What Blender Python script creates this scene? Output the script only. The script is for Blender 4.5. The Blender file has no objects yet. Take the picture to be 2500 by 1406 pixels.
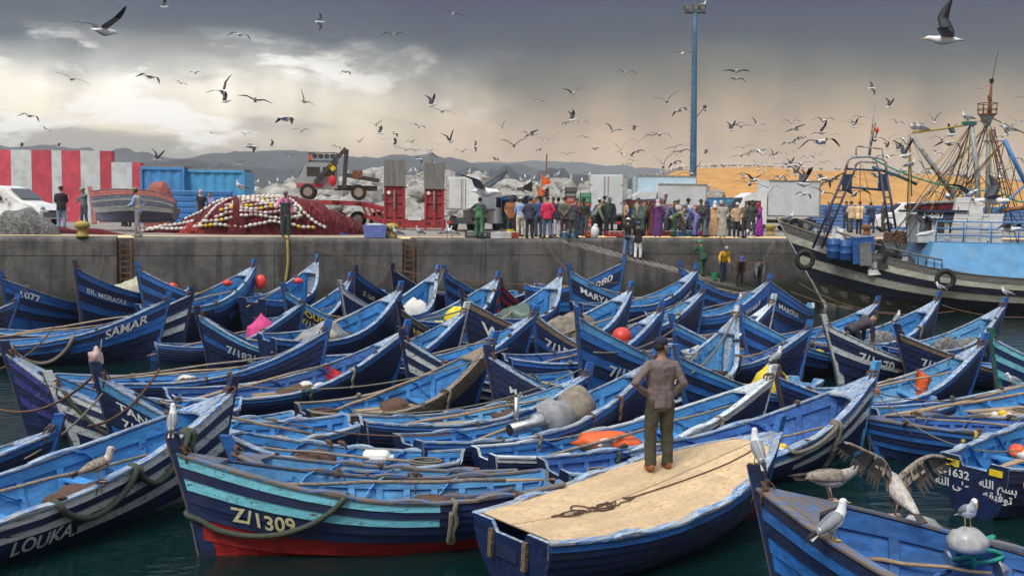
import bpy, math, random
from math import sin, cos, pi, radians, sqrt, atan2, hypot
from mathutils import Vector, Matrix, noise as mnoise
random.seed(7)
sc = bpy.context.scene
COL = sc.collection
# ------------------------------------------------------------------ camera, sky, sun, exposure
CAMH, FPX, PITCH, ROLL = 4.1, 2500.0, math.atan(183/2500), 0.0127
cam_data = bpy.data.cameras.new('camera'); cam = bpy.data.objects.new('camera', cam_data); COL.objects.link(cam)
cam_data.sensor_width = 36; cam_data.lens = 36*FPX/2500; cam_data.clip_end = 20000; cam_data.clip_start = .1
CAMR = Matrix.Rotation(pi/2-PITCH, 3, 'X') @ Matrix.Rotation(ROLL, 3, 'Z')
cam.matrix_world = Matrix.Translation((0, 0, CAMH)) @ CAMR.to_4x4()
sc.camera = cam
sc.view_settings.view_transform = 'Standard'; sc.view_settings.look = 'None'
sc.view_settings.exposure = 0.75; sc.view_settings.gamma = 1
sc.cycles.use_denoising = True
sc.cycles.max_bounces = 6; sc.cycles.diffuse_bounces = 3; sc.cycles.volume_bounces = 0
sc.cycles.transparent_max_bounces = 6; sc.cycles.caustics_reflective = False; sc.cycles.caustics_refractive = False

def P(px, py, D):
    "world point on the photograph's sight line at depth D"
    d = CAMR @ Vector(((px-1250)/FPX, -(py-703)/FPX, -1)); return Vector((0, 0, CAMH)) + d*(D/d.y)

class NT:
    "tiny node-tree helper"
    def __init__(s, tree): s.t = tree; tree.nodes.clear()
    def n(s, typ, **kw):
        nd = s.t.nodes.new(typ)
        for k, v in kw.items():
            if k.startswith('i_'):
                key = k[2:]; key = int(key) if key.isdigit() else key.replace('_', ' ')
                if hasattr(v, 'is_linked'): s.t.links.new(v, nd.inputs[key])
                else: nd.inputs[key].default_value = v
            else: setattr(nd, k, v)
        return nd
    def l(s, a, b): s.t.links.new(a, b)
    def math(s, op, a, b=None, c=None, clamp=False):
        nd = s.t.nodes.new('ShaderNodeMath'); nd.operation = op; nd.use_clamp = clamp
        for i, v in enumerate((a, b, c)):
            if v is None: continue
            if hasattr(v, 'is_linked'): s.t.links.new(v, nd.inputs[i])
            else: nd.inputs[i].default_value = v
        return nd.outputs[0]
    def mix(s, f, a, b, mode='MIX'):
        nd = s.t.nodes.new('ShaderNodeMix'); nd.data_type = 'RGBA'; nd.blend_type = mode
        for k, v in ((0, f), (6, a), (7, b)):
            if hasattr(v, 'is_linked'): s.t.links.new(v, nd.inputs[k])
            else: nd.inputs[k].default_value = v if k == 0 else (*v[:3], 1)
        return nd.outputs[2]
    def ramp(s, f, stops):
        nd = s.t.nodes.new('ShaderNodeValToRGB'); e = nd.color_ramp.elements
        while len(e) < len(stops): e.new(.5)
        for el, (p, c) in zip(e, stops):
            el.position = p; el.color = (*c, 1) if not isinstance(c, (int, float)) else (c, c, c, 1)
        s.t.links.new(f, nd.inputs[0]); return nd.outputs[0]
    def smooth(s, v, a, b):
        nd = s.t.nodes.new('ShaderNodeMapRange'); nd.interpolation_type = 'SMOOTHSTEP'; s.t.links.new(v, nd.inputs[0])
        nd.inputs[1].default_value = a; nd.inputs[2].default_value = b; return nd.outputs[0]
    def noise(s, vec, scale, detail=4, rough=.55, dist=0, sx=None):
        if sx:
            m = s.n('ShaderNodeMapping'); m.inputs[3].default_value = sx; s.l(vec, m.inputs[0]); vec = m.outputs[0]
        nd = s.n('ShaderNodeTexNoise', i_Scale=scale, i_Detail=detail, i_Roughness=rough, i_Distortion=dist)
        s.l(vec, nd.inputs[0]); return nd.outputs[0]

def lin(r, g, b):
    f = lambda c: (c/255/12.92) if c/255 <= .04045 else ((c/255+.055)/1.055)**2.4
    return (f(r), f(g), f(b))

def dim(r, g, b, k): return tuple(c*k*.88 for c in lin(r, g, b))
SUN_EL, SUN_AZ = radians(52), radians(215)      # high, from behind the camera's left shoulder
def make_world():
    w = bpy.data.worlds.new('World'); sc.world = w; w.use_nodes = True
    t = NT(w.node_tree)
    tc = t.n('ShaderNodeTexCoord'); gen = tc.outputs['Generated']
    sep = t.n('ShaderNodeSeparateXYZ'); t.l(gen, sep.inputs[0])
    x, y, z = sep.outputs
    az = t.math('ARCTAN2', x, y)
    sky = t.n('ShaderNodeTexSky', sky_type='NISHITA', sun_disc=False, sun_elevation=SUN_EL, sun_rotation=SUN_AZ, air_density=1.2, dust_density=2.5)
    # cloud edge wander and hanging rain veils
    cv = t.n('ShaderNodeCombineXYZ'); t.l(az, cv.inputs[0]); t.l(z, cv.inputs[1])
    n1 = t.noise(cv.outputs[0], 5, 6, .6, .4, (1, 2.2, 1))
    n2 = t.noise(cv.outputs[0], 3, 5, .55, .3, (1, 5, 1))
    veil = t.noise(cv.outputs[0], 17, 3, .5, 0, (1, .16, 1))
    el = t.math('ADD', z, t.math('MULTIPLY', t.math('SUBTRACT', n1, .5), .07))
    # right: slate deck above, warm beige rain light below; left: the gap, pale and bright
    R = t.ramp(el, [(0, dim(244, 206, 154, .86)), (.045, dim(234, 196, 146, .82)), (.085, dim(196, 168, 132, .72)), (.125, dim(134, 128, 110, .54)),
                    (.16, dim(70, 88, 106, .42)), (.21, dim(26, 56, 116, .36)), (.32, dim(86, 100, 124, .6)), (.55, (.52, .56, .62)), (1, (.98, 1.0, 1.0))])
    Lf = t.ramp(el, [(0, dim(246, 218, 168, .88)), (.05, dim(222, 204, 170, .78)), (.075, dim(246, 232, 202, .86)), (.11, dim(248, 240, 222, .92)), (.135, dim(190, 192, 188, .66)),
                     (.16, dim(84, 102, 120, .5)), (.21, dim(28, 58, 118, .36)), (.32, dim(86, 100, 124, .6)), (.55, (.52, .56, .62)), (1, (.98, 1.0, 1.0))])
    side = t.smooth(t.math('ADD', az, t.math('MULTIPLY', t.math('SUBTRACT', n1, .5), .25)), -.32, .06)
    base = t.mix(side, Lf, R)
    vs = t.math('MULTIPLY', t.math('MULTIPLY', t.smooth(z, .02, .07), t.math('SUBTRACT', 1, t.smooth(z, .12, .18))), 1.35)
    vf = t.math('ADD', 1, t.math('MULTIPLY', t.math('SUBTRACT', veil, .5), vs))
    cvc = t.n('ShaderNodeCombineXYZ'); [t.l(vf, cvc.inputs[i]) for i in range(3)]
    base = t.mix(1, base, cvc.outputs[0], 'MULTIPLY')
    # low stratus bars and bright cumulus rims inside the gap
    gap = t.math('MULTIPLY', t.math('SUBTRACT', 1, side), t.math('MULTIPLY', t.smooth(z, .015, .04), t.math('SUBTRACT', 1, t.smooth(z, .13, .17))))
    n3 = t.noise(cv.outputs[0], 7, 8, .6, .25, (1, 2.8, 1))
    base = t.mix(t.math('MULTIPLY', t.smooth(n2, .47, .56), t.math('MULTIPLY', gap, .72)), base, dim(150, 146, 138, .72))
    base = t.mix(t.math('MULTIPLY', t.smooth(n3, .51, .60), t.math('MULTIPLY', gap, .85)), base, dim(255, 252, 244, .98))
    # darker torn scud under the deck
    sc2 = t.noise(cv.outputs[0], 4.2, 6, .6, .6, (1, 2.6, 1))
    deck = t.math('MULTIPLY', t.smooth(z, .085, .15), t.math('SUBTRACT', 1, t.smooth(z, .3, .5)))
    base = t.mix(t.math('MULTIPLY', t.smooth(sc2, .52, .68), t.math('MULTIPLY', deck, .45)), base, dim(46, 58, 82, .5))
    # clear-sky light filters through the thin cloud overhead
    thin = t.math('MULTIPLY', t.smooth(z, .35, .8), .35)
    nish = t.mix(1, sky.outputs[0], (.10, .10, .10), 'MULTIPLY')
    base = t.mix(thin, base, nish)
    bg = t.n('ShaderNodeBackground', i_Strength=1.0); t.l(base, bg.inputs[0])
    out = t.n('ShaderNodeOutputWorld'); t.l(bg.outputs[0], out.inputs[0])
make_world()
sd = bpy.data.lights.new('sun', 'SUN'); sd.energy = 1.5; sd.angle = radians(25); sd.color = (1, .95, .88)
sun = bpy.data.objects.new('sun', sd); COL.objects.link(sun)
sdir = Vector((sin(SUN_AZ)*cos(SUN_EL), cos(SUN_AZ)*cos(SUN_EL), sin(SUN_EL)))
sun.rotation_euler = sdir.to_track_quat('Z', 'Y').to_euler()

# ------------------------------------------------------------------ object helpers
def tag(o, label=None, cat=None, group=None, kind=None):
    for k, v in (('label', label), ('category', cat), ('group', group), ('kind', kind)):
        if v: o[k] = v
    return o
def empty(name, loc=(0, 0, 0), rz=0, label=None, cat=None, group=None, rot=None):
    o = bpy.data.objects.new(name, None); COL.objects.link(o); o.location = loc
    o.rotation_euler = rot if rot else (0, 0, rz); o.empty_display_size = .2
    return tag(o, label, cat, group)
def copy_tree(o, parent=None):
    c = o.copy(); COL.objects.link(c); c.parent = parent
    for ch in o.children: copy_tree(ch, c)
    return c
class MB:
    "collects faces; build() links them as one mesh object"
    def __init__(s): s.v = []; s.f = []; s.m = []
    def add(s, vs, fs, m=0):
        b = len(s.v); s.v += [tuple(v) for v in vs]
        for i, f in enumerate(fs): s.f.append([b+k for k in f]); s.m.append(m[i] if isinstance(m, list) else m)
        return s
    def box(s, c, d, m=0, rz=0, R=None, taper=(1, 1)):
        "centre, full size; taper scales the top in x, y"
        q = []
        for sz in (-1, 1):
            for sx, sy in ((-1, -1), (1, -1), (1, 1), (-1, 1)):
                k = taper if sz > 0 else (1, 1)
                p = Vector((sx*d[0]/2*k[0], sy*d[1]/2*k[1], sz*d[2]/2))
                if R is not None: p = R @ p
                elif rz: p = Matrix.Rotation(rz, 3, 'Z') @ p
                q.append(p+Vector(c))
        return s.add(q, [(3, 2, 1, 0), (4, 5, 6, 7), (0, 1, 5, 4), (1, 2, 6, 5), (2, 3, 7, 6), (3, 0, 4, 7)], m)
    def bar(s, a, b, w, h=None, m=0):
        "box beam from a to b"
        a, b = Vector(a), Vector(b); d = b-a; L = d.length
        R = d.to_track_quat('X', 'Z').to_matrix()
        return s.box((a+b)/2, (L, w, h or w), m, R=R)
    def loft(s, rings, m=0, cap=True, close=True):
        n = len(rings[0]); vs = [p for r in rings for p in r]; fs = []
        for i in range(len(rings)-1):
            for j in range(n if close else n-1):
                k = (j+1) % n; fs.append((i*n+j, i*n+k, (i+1)*n+k, (i+1)*n+j))
        if cap and close: fs.append(tuple(range(n-1, -1, -1))); fs.append(tuple((len(rings)-1)*n+j for j in range(n)))
        return s.add(vs, fs, m)
    def tube(s, path, r, n=6, m=0, sq=(1, 1), up=None):
        path = [Vector(p) for p in path]; rings = []; prev = None
        for i, p in enumerate(path):
            d = (path[min(i+1, len(path)-1)]-path[max(i-1, 0)])
            d = d.normalized() if d.length > 1e-9 else Vector((0, 0, 1))
            if prev is None:
                u = Vector(up) if up else (Vector((0, 0, 1)) if abs(d.z) < .9 else Vector((1, 0, 0)))
                u = (u-d*u.dot(d)).normalized()
            else:
                u = prev-d*prev.dot(d); u = u.normalized() if u.length > 1e-6 else Vector((1, 0, 0))
            prev = u; w = d.cross(u)
            rr = r[i] if isinstance(r, (list, tuple)) else r
            a, b = rr if isinstance(rr, (list, tuple)) else (rr*sq[0], rr*sq[1])
            rings.append([p+u*(cos(2*pi*j/n)*b)+w*(sin(2*pi*j/n)*a) for j in range(n)])
        return s.loft(rings, m)
    def ball(s, c, r, m=0, n=8, k=5, R=None):
        c = Vector(c); r = r if isinstance(r, (tuple, list)) else (r, r, r); rings = []
        for i in range(k+1):
            a = -pi/2+pi*(.04+.92*i/k); ring = []
            for j in range(n):
                p = Vector((cos(a)*cos(2*pi*j/n)*r[0], cos(a)*sin(2*pi*j/n)*r[1], sin(a)*r[2]))
                ring.append(c+(R @ p if R is not None else p))
            rings.append(ring)
        return s.loft(rings, m)
    def disc(s, c, ax, r0, th, m=0, n=14, r1=0):
        "cylinder or ring of thickness th about axis ax"
        ax = Vector(ax).normalized(); u = ax.orthogonal().normalized(); w = ax.cross(u); c = Vector(c)
        def ring(r, k): return [c+ax*k+(u*cos(2*pi*j/n)+w*sin(2*pi*j/n))*r for j in range(n)]
        if r1 <= 0: return s.loft([ring(r0, -th/2), ring(r0, th/2)], m)
        rr = [ring(r1, -th/2), ring(r0, -th/2), ring(r0, th/2), ring(r1, th/2)]; rr.append(rr[0])
        return s.loft(rr, m, cap=False)
    def prism(s, poly, a, b, m=0, axis='y'):
        "polygon (u,v) extruded from a to b along axis"
        f = {'y': lambda u, v, k: (u, k, v), 'x': lambda u, v, k: (k, u, v), 'z': lambda u, v, k: (u, v, k)}[axis]
        n = len(poly); vs = [f(u, v, a) for u, v in poly]+[f(u, v, b) for u, v in poly]
        fs = [tuple(range(n)), tuple(range(2*n-1, n-1, -1))]+[(j, (j+1) % n, n+(j+1) % n, n+j) for j in range(n)]
        return s.add(vs, fs, m)
    def build(s, name, mats, parent=None, smooth=False, loc=None, rot=None):
        me = bpy.data.meshes.new(name); me.from_pydata(s.v, [], s.f)
        mats = mats if isinstance(mats, (list, tuple)) else [mats]
        for m in mats: me.materials.append(MAT[m] if isinstance(m, str) else m)
        if len(mats) > 1: me.polygons.foreach_set('material_index', s.m)
        if smooth: me.polygons.foreach_set('use_smooth', [True]*len(s.f))
        me.update()
        return link(name, me, parent, loc, rot)
def link(name, me, parent=None, loc=None, rot=None):
    o = bpy.data.objects.new(name, me); COL.objects.link(o)
    if parent: o.parent = parent
    if loc is not None: o.location = loc
    if rot is not None: o.rotation_euler = rot
    return o
def remesh(o, vox, smooth=True):
    m = o.modifiers.new('r', 'REMESH'); m.mode = 'VOXEL'; m.voxel_size = vox; m.use_smooth_shade = smooth
    return o
FT = bpy.data.textures.new('folds', 'CLOUDS'); FT.noise_scale = .11; FT.noise_depth = 3
def folds(o, k=.03):
    m = o.modifiers.new('d', 'DISPLACE'); m.texture = FT; m.strength = k; m.mid_level = .5; m.texture_coords = 'LOCAL'; return o
def ss(x): x = max(0, min(1, x)); return x*x*(3-2*x)
def fixn(o):
    "make face normals consistent"
    import bmesh
    bm = bmesh.new(); bm.from_mesh(o.data); bmesh.ops.recalc_face_normals(bm, faces=bm.faces); bm.to_mesh(o.data); bm.free(); return o

# ------------------------------------------------------------------ materials
MAT = {}
def mat(name, col, rough=.6, var=.22, scale=6, bump=.15, bscale=None, metal=0, sx=None, chips=None, spec=None, dirt=None, coat=0, alpha=1):
    """procedural paint/cloth/stone: colour mottled by noise; chips=[(colour, threshold, scale, stretch)...] show another coat or bare wood;
    dirt=(colour, amount)"""
    m = bpy.data.materials.new(name); m.use_nodes = True; t = NT(m.node_tree); MAT[name] = m
    tc = t.n('ShaderNodeTexCoord'); oi = t.n('ShaderNodeObjectInfo')
    off = t.n('ShaderNodeVectorMath', operation='MULTIPLY_ADD'); off.inputs[1].default_value = (1, 1, 1)
    t.l(tc.outputs['Object'], off.inputs[0]); rv = t.n('ShaderNodeCombineXYZ')
    r9 = t.math('MULTIPLY', oi.outputs['Random'], 37.0); t.l(r9, rv.inputs[0]); t.l(r9, rv.inputs[1]); t.l(rv.outputs[0], off.inputs[2])
    vec = off.outputs[0]
    f = t.noise(vec, scale, 5, .6, 0, sx)
    c = t.mix(t.smooth(f, .3, .7), tuple(k*(1-var) for k in col), tuple(min(1, k*(1+var)) for k in col))
    rnd = t.math('MULTIPLY_ADD', oi.outputs['Random'], .22, .89)
    cc = t.n('ShaderNodeCombineXYZ'); [t.l(rnd, cc.inputs[i]) for i in range(3)]
    c = t.mix(1, c, cc.outputs[0], 'MULTIPLY')
    hb = f
    for (ccol, thr, csc, cst) in (chips or []):
        g = t.noise(vec, csc, 6, .68, .3, cst)
        k = t.smooth(g, thr-.075, thr-.045)
        c = t.mix(k, c, ccol); hb = t.math('SUBTRACT', hb, t.math('MULTIPLY', k, .6))
    if dirt:
        g = t.noise(vec, 1.7, 5, .6); c = t.mix(t.math('MULTIPLY', t.smooth(g, .42, .72), dirt[1]), c, dirt[0])
    b = t.n('ShaderNodeBsdfPrincipled', i_Roughness=rough, i_Metallic=metal); t.l(c, b.inputs['Base Color'])
    rg = t.math('MULTIPLY_ADD', f, .25, rough-.12); t.l(rg, b.inputs['Roughness'])
    if spec is not None: b.inputs['Specular IOR Level'].default_value = spec
    if coat: b.inputs['Coat Weight'].default_value = coat; b.inputs['Coat Roughness'].default_value = .2
    if alpha < 1: b.inputs['Alpha'].default_value = alpha
    if bump:
        bs = t.noise(vec, bscale or scale*5, 4, .6, 0, sx); h = t.math('MULTIPLY_ADD', hb, .7, t.math('MULTIPLY', bs, .5))
        bp = t.n('ShaderNodeBump', i_Strength=bump, i_Distance=.02); t.l(h, bp.inputs['Height']); t.l(bp.outputs[0], b.inputs['Normal'])
    o = t.n('ShaderNodeOutputMaterial'); t.l(b.outputs[0], o.inputs[0]); return m
ST = (.35, 3, 3)   # grain runs along the boat
WOODG = (.16, .125, .09)
mat('navy', (.007, .019, .078), .5, .4, 5, .3, sx=ST, chips=[((.10, .11, .12), .735, 9, ST), ((.30, .33, .36), .78, 26, None)], dirt=((.02, .025, .035), .6))
mat('royal', (.020, .13, .42), .48, .25, 5, .3, sx=ST, chips=[(WOODG, .69, 7, ST), ((.02, .03, .10), .7, 14, ST)], dirt=((.02, .05, .16), .5))
mat('sky_paint', (.085, .31, .60), .5, .2, 5, .3, sx=ST, chips=[((.16, .17, .18), .71, 8, ST), ((.02, .06, .25), .72, 15, ST)], dirt=((.03, .10, .30), .55))
mat('inner_blue', (.062, .275, .60), .5, .22, 4, .3, sx=ST, chips=[((.10, .12, .14), .72, 8, ST), ((.02, .08, .3), .68, 5, ST)], dirt=((.03, .10, .26), .55))
mat('inner_deep', (.025, .13, .38), .55, .25, 4, .3, sx=ST, chips=[((.12, .11, .10), .7, 8, ST)], dirt=((.03, .07, .16), .6))
mat('inner_light', (.12, .36, .62), .5, .25, 4, .3, sx=ST, chips=[((.16, .18, .20), .70, 8, ST), ((.03, .12, .38), .66, 5, ST)], dirt=((.05, .15, .32), .5))
mat('inner_violet', (.06, .165, .46), .5, .25, 4, .3, sx=ST, chips=[((.2, .2, .22), .70, 8, ST), ((.10, .28, .58), .66, 5, ST)], dirt=((.04, .09, .22), .6))
mat('rail', (.36, .50, .64), .5, .3, 4, .35, sx=ST, chips=[((.36, .36, .34), .55, 6, ST), ((.05, .18, .5), .6, 9, ST)], dirt=((.10, .12, .14), .5))
mat('rail_dark', (.09, .12, .17), .6, .35, 4, .4, sx=ST, chips=[((.17, .13, .09), .52, 6, ST), ((.05, .18, .5), .62, 9, ST)])
mat('turq', (.16, .50, .62), .5, .2, 5, .3, sx=ST, chips=[((.02, .04, .09), .68, 12, ST), (WOODG, .7, 7, ST)])
mat('white_paint', (.55, .60, .62), .5, .12, 5, .25, sx=ST, chips=[((.03, .05, .10), .66, 12, ST), ((.2, .22, .22), .66, 7, ST)])
mat('purple_paint', (.035, .04, .22), .5, .3, 5, .3, sx=ST, chips=[((.2, .2, .3), .68, 12, ST), (WOODG, .66, 7, ST)])
mat('red_paint', (.38, .02, .022), .45, .3, 5, .25, sx=ST, chips=[((.09, .012, .015), .66, 9, ST)])
mat('green_paint', (.02, .16, .13), .45, .3, 5, .25, sx=ST, chips=[((.02, .05, .05), .64, 9, ST)])
mat('grey_paint', (.16, .17, .17), .6, .3, 5, .25, sx=ST)
mat('brown_wood', (.15, .11, .075), .7, .4, 5, .5, sx=(.4, 6, 6), chips=[((.4, .42, .42), .7, 14, ST)])
mat('grey_wood', (.24, .20, .16), .75, .4, 5, .5, sx=(.4, 6, 6))
mat('board_wood', (.42, .31, .20), .65, .3, 5, .4, sx=(.4, 6, 6), dirt=((.16, .15, .14), .5))
mat('oar_wood', (.36, .25, .15), .6, .35, 5, .4, sx=(.4, 6, 6))
mat('stem_wood', (.10, .07, .055), .7, .4, 6, .4, chips=[((.02, .08, .3), .6, 9, None)])
mat('letter', (.72, .74, .74), .55, .1, 20, .1, chips=[((.02, .04, .10), .72, 22, None)])
mat('letter_yellow', (.72, .55, .04), .55, .1, 20, .1, chips=[((.02, .04, .10), .72, 22, None)])
mat('letter_cream', (.70, .66, .38), .55, .1, 20, .1, chips=[((.02, .04, .10), .68, 22, None)])
mat('rope_brown', (.115, .062, .042), .9, .4, 40, .6)
mat('rope_grey', (.19, .175, .135), .9, .35, 40, .8)
mat('rope_green', (.06, .075, .055), .9, .35, 40, .8)
mat('rope_teal', (.02, .33, .27), .7, .25, 40, .6)
mat('rope_yellow', (.38, .30, .08), .85, .3, 40, .8)
mat('white_float', (.66, .65, .60), .5, .12, 8, .2, dirt=((.38, .36, .30), .6))
mat('pink_float', (.50, .36, .36), .5, .2, 8, .2, dirt=((.36, .2, .2), .6))
mat('yellow_float', (.70, .46, .04), .5, .15, 8, .2)
mat('orange', (.75, .12, .02), .5, .15, 6, .2)
mat('red_cloth', (.62, .025, .03), .7, .2, 6, .3)
mat('pink_cloth', (.62, .06, .22), .8, .2, 6, .4)
mat('red_ball', (.72, .055, .04), .35, .12, 5, .1)
mat('yellow_plastic', (.72, .56, .02), .4, .12, 6, .15)
mat('cream_cloth', (.46, .44, .33), .85, .25, 5, .5, bscale=14)
mat('grey_cloth', (.27, .28, .29), .85, .3, 5, .5, bscale=12)
mat('plaid', (.22, .19, .15), .9, .3, 7, .5)
mat('plastic_bag', (.36, .37, .37), .25, .3, 6, .6, bscale=16)
mat('black_bag', (.02, .02, .022), .3, .4, 8, .8, bscale=14)
mat('steel', (.45, .46, .47), .28, .15, 6, .1, metal=.9)
mat('dark_steel', (.07, .075, .08), .45, .3, 6, .2, metal=.4)
mat('rust', (.20, .085, .035), .85, .4, 8, .5)
mat('rubber', (.018, .018, .018), .75, .3, 9, .4)
mat('black', (.012, .012, .014), .6, .2, 9, .2)
mat('white', (.72, .73, .73), .45, .06, 4, .05, dirt=((.45, .44, .42), .35))
mat('glass', (.02, .025, .03), .08, .1, 3, 0)
mat('fish', (.55, .57, .58), .3, .35, 18, .4)
# ------------------------------------------------------------------ boats
CODE = dict(n='navy', r='royal', s='sky_paint', t='turq', w='white_paint', p='purple_paint', d='red_paint', g='green_paint', y='grey_paint', b='brown_wood')
VB = [0, .30, .50, .62, .73, .83, .92, 1.0]
BOATS = {}
class Hull:
    def __init__(s, L, beam, ztop, rake=.34, zmid=None, zst=None, zk=-.24, full=2.3, sternw=.62, pw=2.0):
        s.pw = pw
        s.L, s.b, s.zt, s.rake, s.zk, s.full, s.sw = L, beam, ztop, rake, zk, full, sternw
        s.zb = ztop-.25; s.Lw = L-rake
        s.zm = zmid or max(.38+.09*(ztop-1.4), ztop-1.33); s.zs0 = zst or s.zm+.10
    def sheer(s, t):
        return s.zm+(s.zb-s.zm)*max(0, (t-.3)/.7)**s.pw+(s.zs0-s.zm)*max(0, (.3-t)/.3)**2
    def half(s, t):
        w = s.sw+(1-s.sw)*sin(pi/2*t/.45) if t < .45 else 1-((t-.45)/.55)**s.full
        return max(.035, s.b/2*w)
    def keel(s, t): return s.zk+.1*max(0, (t-.8)/.2)**2+.08*max(0, (.2-t)/.2)
    def pt(s, t, v, side=1, off=0.):
        zs, zk = s.sheer(t), s.keel(t); e = .55+.6*t**3
        y = s.half(t)*sin(pi/2*min(1, max(v, 0)))**e; z = zk+(zs-zk)*max(v, 0)**1.1
        x = t*s.Lw+s.rake*max(0, z)/s.zb*t**4-.13*max(0, z)*(1-t)**4
        p = Vector((x, y*side, z))
        if off:
            d = .02
            a = s.pt(min(1, t+d), v, side)-s.pt(max(0, t-d), v, side); b = s.pt(t, min(1, v+.04), side)-s.pt(t, max(0, v-.04), side)
            n = a.cross(b); n = n.normalized()*(1 if n.y*side > 0 else -1) if n.length > 1e-9 else Vector((0, side, 0))
            p += n*off
        return p
    def stemx(s, z): return s.Lw+s.rake*max(0, z)/s.zb
TS = [0, .08, .17, .27, .37, .47, .56, .65, .73, .8, .86, .915, .96, 1.0]
def make_boat(key, bow, ztop, stern, beam, scheme, label, cut=.5, inner='inner_blue', rail='rail', stemm='royal', group='blue fishing boats packed in the harbour',
              lod=0, heel=0, cat='boat', name='fishing_boat', z0=0, thw=(.24, .47, .68), floor='inner_deep', hull=None, deck=False, root=None):
    if inner == 'inner_blue': inner = ['inner_blue', 'inner_light', 'inner_blue', 'inner_violet', 'inner_blue', 'inner_light'][sum(map(ord, key)) % 6]
    if heel == 0 and lod < 9 and name == 'fishing_boat': heel = (sum(map(ord, key))*7 % 9)-4
    bow, stern = Vector((bow[0], bow[1])), Vector((stern[0], stern[1])); d = bow-stern; L = d.length; h = atan2(d.y, d.x)
    hr = random.Random(key); hv = dict(rake=hr.uniform(.24, .46), full=hr.uniform(1.95, 2.8), sternw=hr.uniform(.5, .7), pw=hr.uniform(2.0, 3.0))
    H = Hull(L, beam, ztop, **(hull or hv))
    root = root or empty(name, (stern.x, stern.y, z0), 0, label, cat, group, rot=(radians(heel), 0, h))
    mid = (bow+stern)/2; side = 1 if Vector((-sin(h), cos(h))).dot(-mid) > 0 else -1
    BOATS[key] = dict(H=H, root=root, side=side, M=Matrix.Translation((stern.x, stern.y, z0)) @ Matrix.Rotation(h, 4, 'Z') @ Matrix.Rotation(radians(heel), 4, 'X'), h=h)
    # strakes: each plank lapped over the one below, its paint may change at the cut
    for i, codes in enumerate(scheme.split()):
        base, stripe = (codes.split('/')+[None])[:2]
        for sd in (1, -1):
            m = MB(); rings = []
            for t in TS:
                lo, hi = .026, .010
                v0, v1 = VB[i]-(.012 if i else 0), VB[i+1]
                rings.append([H.pt(t, v0, sd, lo), H.pt(t, v1, sd, hi), H.pt(t, v1, sd, -.012), H.pt(t, v0, sd, -.012)])
            n = len(TS); vs = [p for r in rings for p in r]
            cutk = cut*(.62 if i < 4 else 1)
            for k in range(n-1):
                st = stripe is not None and (1-TS[k+1]) < cutk and TS[k] < .985
                for j in range(4):
                    q = (k*4+j, k*4+(j+1) % 4, (k+1)*4+(j+1) % 4, (k+1)*4+j)
                    m.f.append(q if sd > 0 else q[::-1]); m.m.append(2 if j in (1, 2) else (1 if st else 0))
            m.v = [tuple(p) for p in vs]
            m.f += [(3, 2, 1, 0), tuple((n-1)*4+j for j in range(4))]; m.m += [0, 0]
            m.build('plank', [CODE[base], CODE[stripe or base], inner], root, smooth=False)
    for sd in (1, -1):
        # wide inwale board and worn cap rail
        m = MB(); m.loft([[H.pt(t, .985, sd, -.014), H.pt(t, .985, sd, -.048), H.pt(t, .85, sd, -.05), H.pt(t, .85, sd, -.014)] for t in TS[:-1]])
        fixn(m.build('inwale', inner, root))
        m = MB(); rings = []
        for t in TS:
            a, b = H.pt(t, 1, sd, .04), H.pt(t, 1, sd, -.06); up = Vector((0, 0, .028)); dn = Vector((0, 0, .002))
            rings.append([a+dn, a+up, b+up, b+dn])
        m.loft(rings); fixn(m.build('gunwale_rail', rail, root))
        if lod == 0:
            for (t0, t1) in ((.16, .26), (.40, .50), (.60, .70)):
                m = MB(); rings = []
                for k in range(5):
                    t = t0+(t1-t0)*k/4; u = .03+.035*sin(pi*(k+.35)/4.7); a, b = H.pt(t, 1, sd, .05), H.pt(t, 1, sd, -.07)
                    rings.append([a+Vector((0, 0, .024)), a+Vector((0, 0, u)), b+Vector((0, 0, u)), b+Vector((0, 0, .024))])
                m.loft(rings); fixn(m.build('thole_pad', rail, root))
        # ribs
        nr = 11 if lod == 0 else 8
        if not deck:
            for k in range(nr):
                t = .06+.86*k/(nr-1); dt = .022/L*2
                m = MB(); m.loft([[H.pt(t-dt, v, sd, -.012), H.pt(t-dt, v, sd, -.05), H.pt(t+dt, v, sd, -.05), H.pt(t+dt, v, sd, -.012)] for v in (.36, .5, .64, .75, .86)])
                fixn(m.build('rib', inner, root))
        if lod < 2 and not deck:
            for tt in thw:
                m = MB(); rings = []
                for k in range(7):
                    u = k/6; t = tt+.005+.085*u; v = 1.03-.36*ss(u); rings.append([H.pt(t, min(v, 1), sd, -.05)+Vector((0, 0, max(0, v-1))), H.pt(t, min(v, 1), sd, -.10)+Vector((0, 0, max(0, v-1))),
                        H.pt(t+.014, v-.06, sd, -.10), H.pt(t+.014, v-.06, sd, -.05)])
                m.loft(rings); fixn(m.build('knee', inner, root))
    # stem post
    m = MB(); rings = []
    for z in (-.2, .1, .4*ztop, .7*ztop, H.zb-.02, ztop-.02, ztop):
        x = H.stemx(z); dp = .10 if z < ztop-.03 else .085; w = .048
        rings.append([Vector((x-dp, -w, z)), Vector((x+.06, -w*.8, z)), Vector((x+.06, w*.8, z)), Vector((x-dp, w, z))])
    m.loft(rings); st = fixn(m.build('stem_post', stemm, root))
    m = MB(); rings = [[Vector((H.stemx(z)+.062, -.022, z)), Vector((H.stemx(z)+.085, -.016, z)), Vector((H.stemx(z)+.085, .016, z)), Vector((H.stemx(z)+.062, .022, z))] for z in (-.2, .3*ztop, .7*ztop, ztop-.02)]
    m.loft(rings); fixn(m.build('stem_band', 'stem_wood', st))
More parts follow.
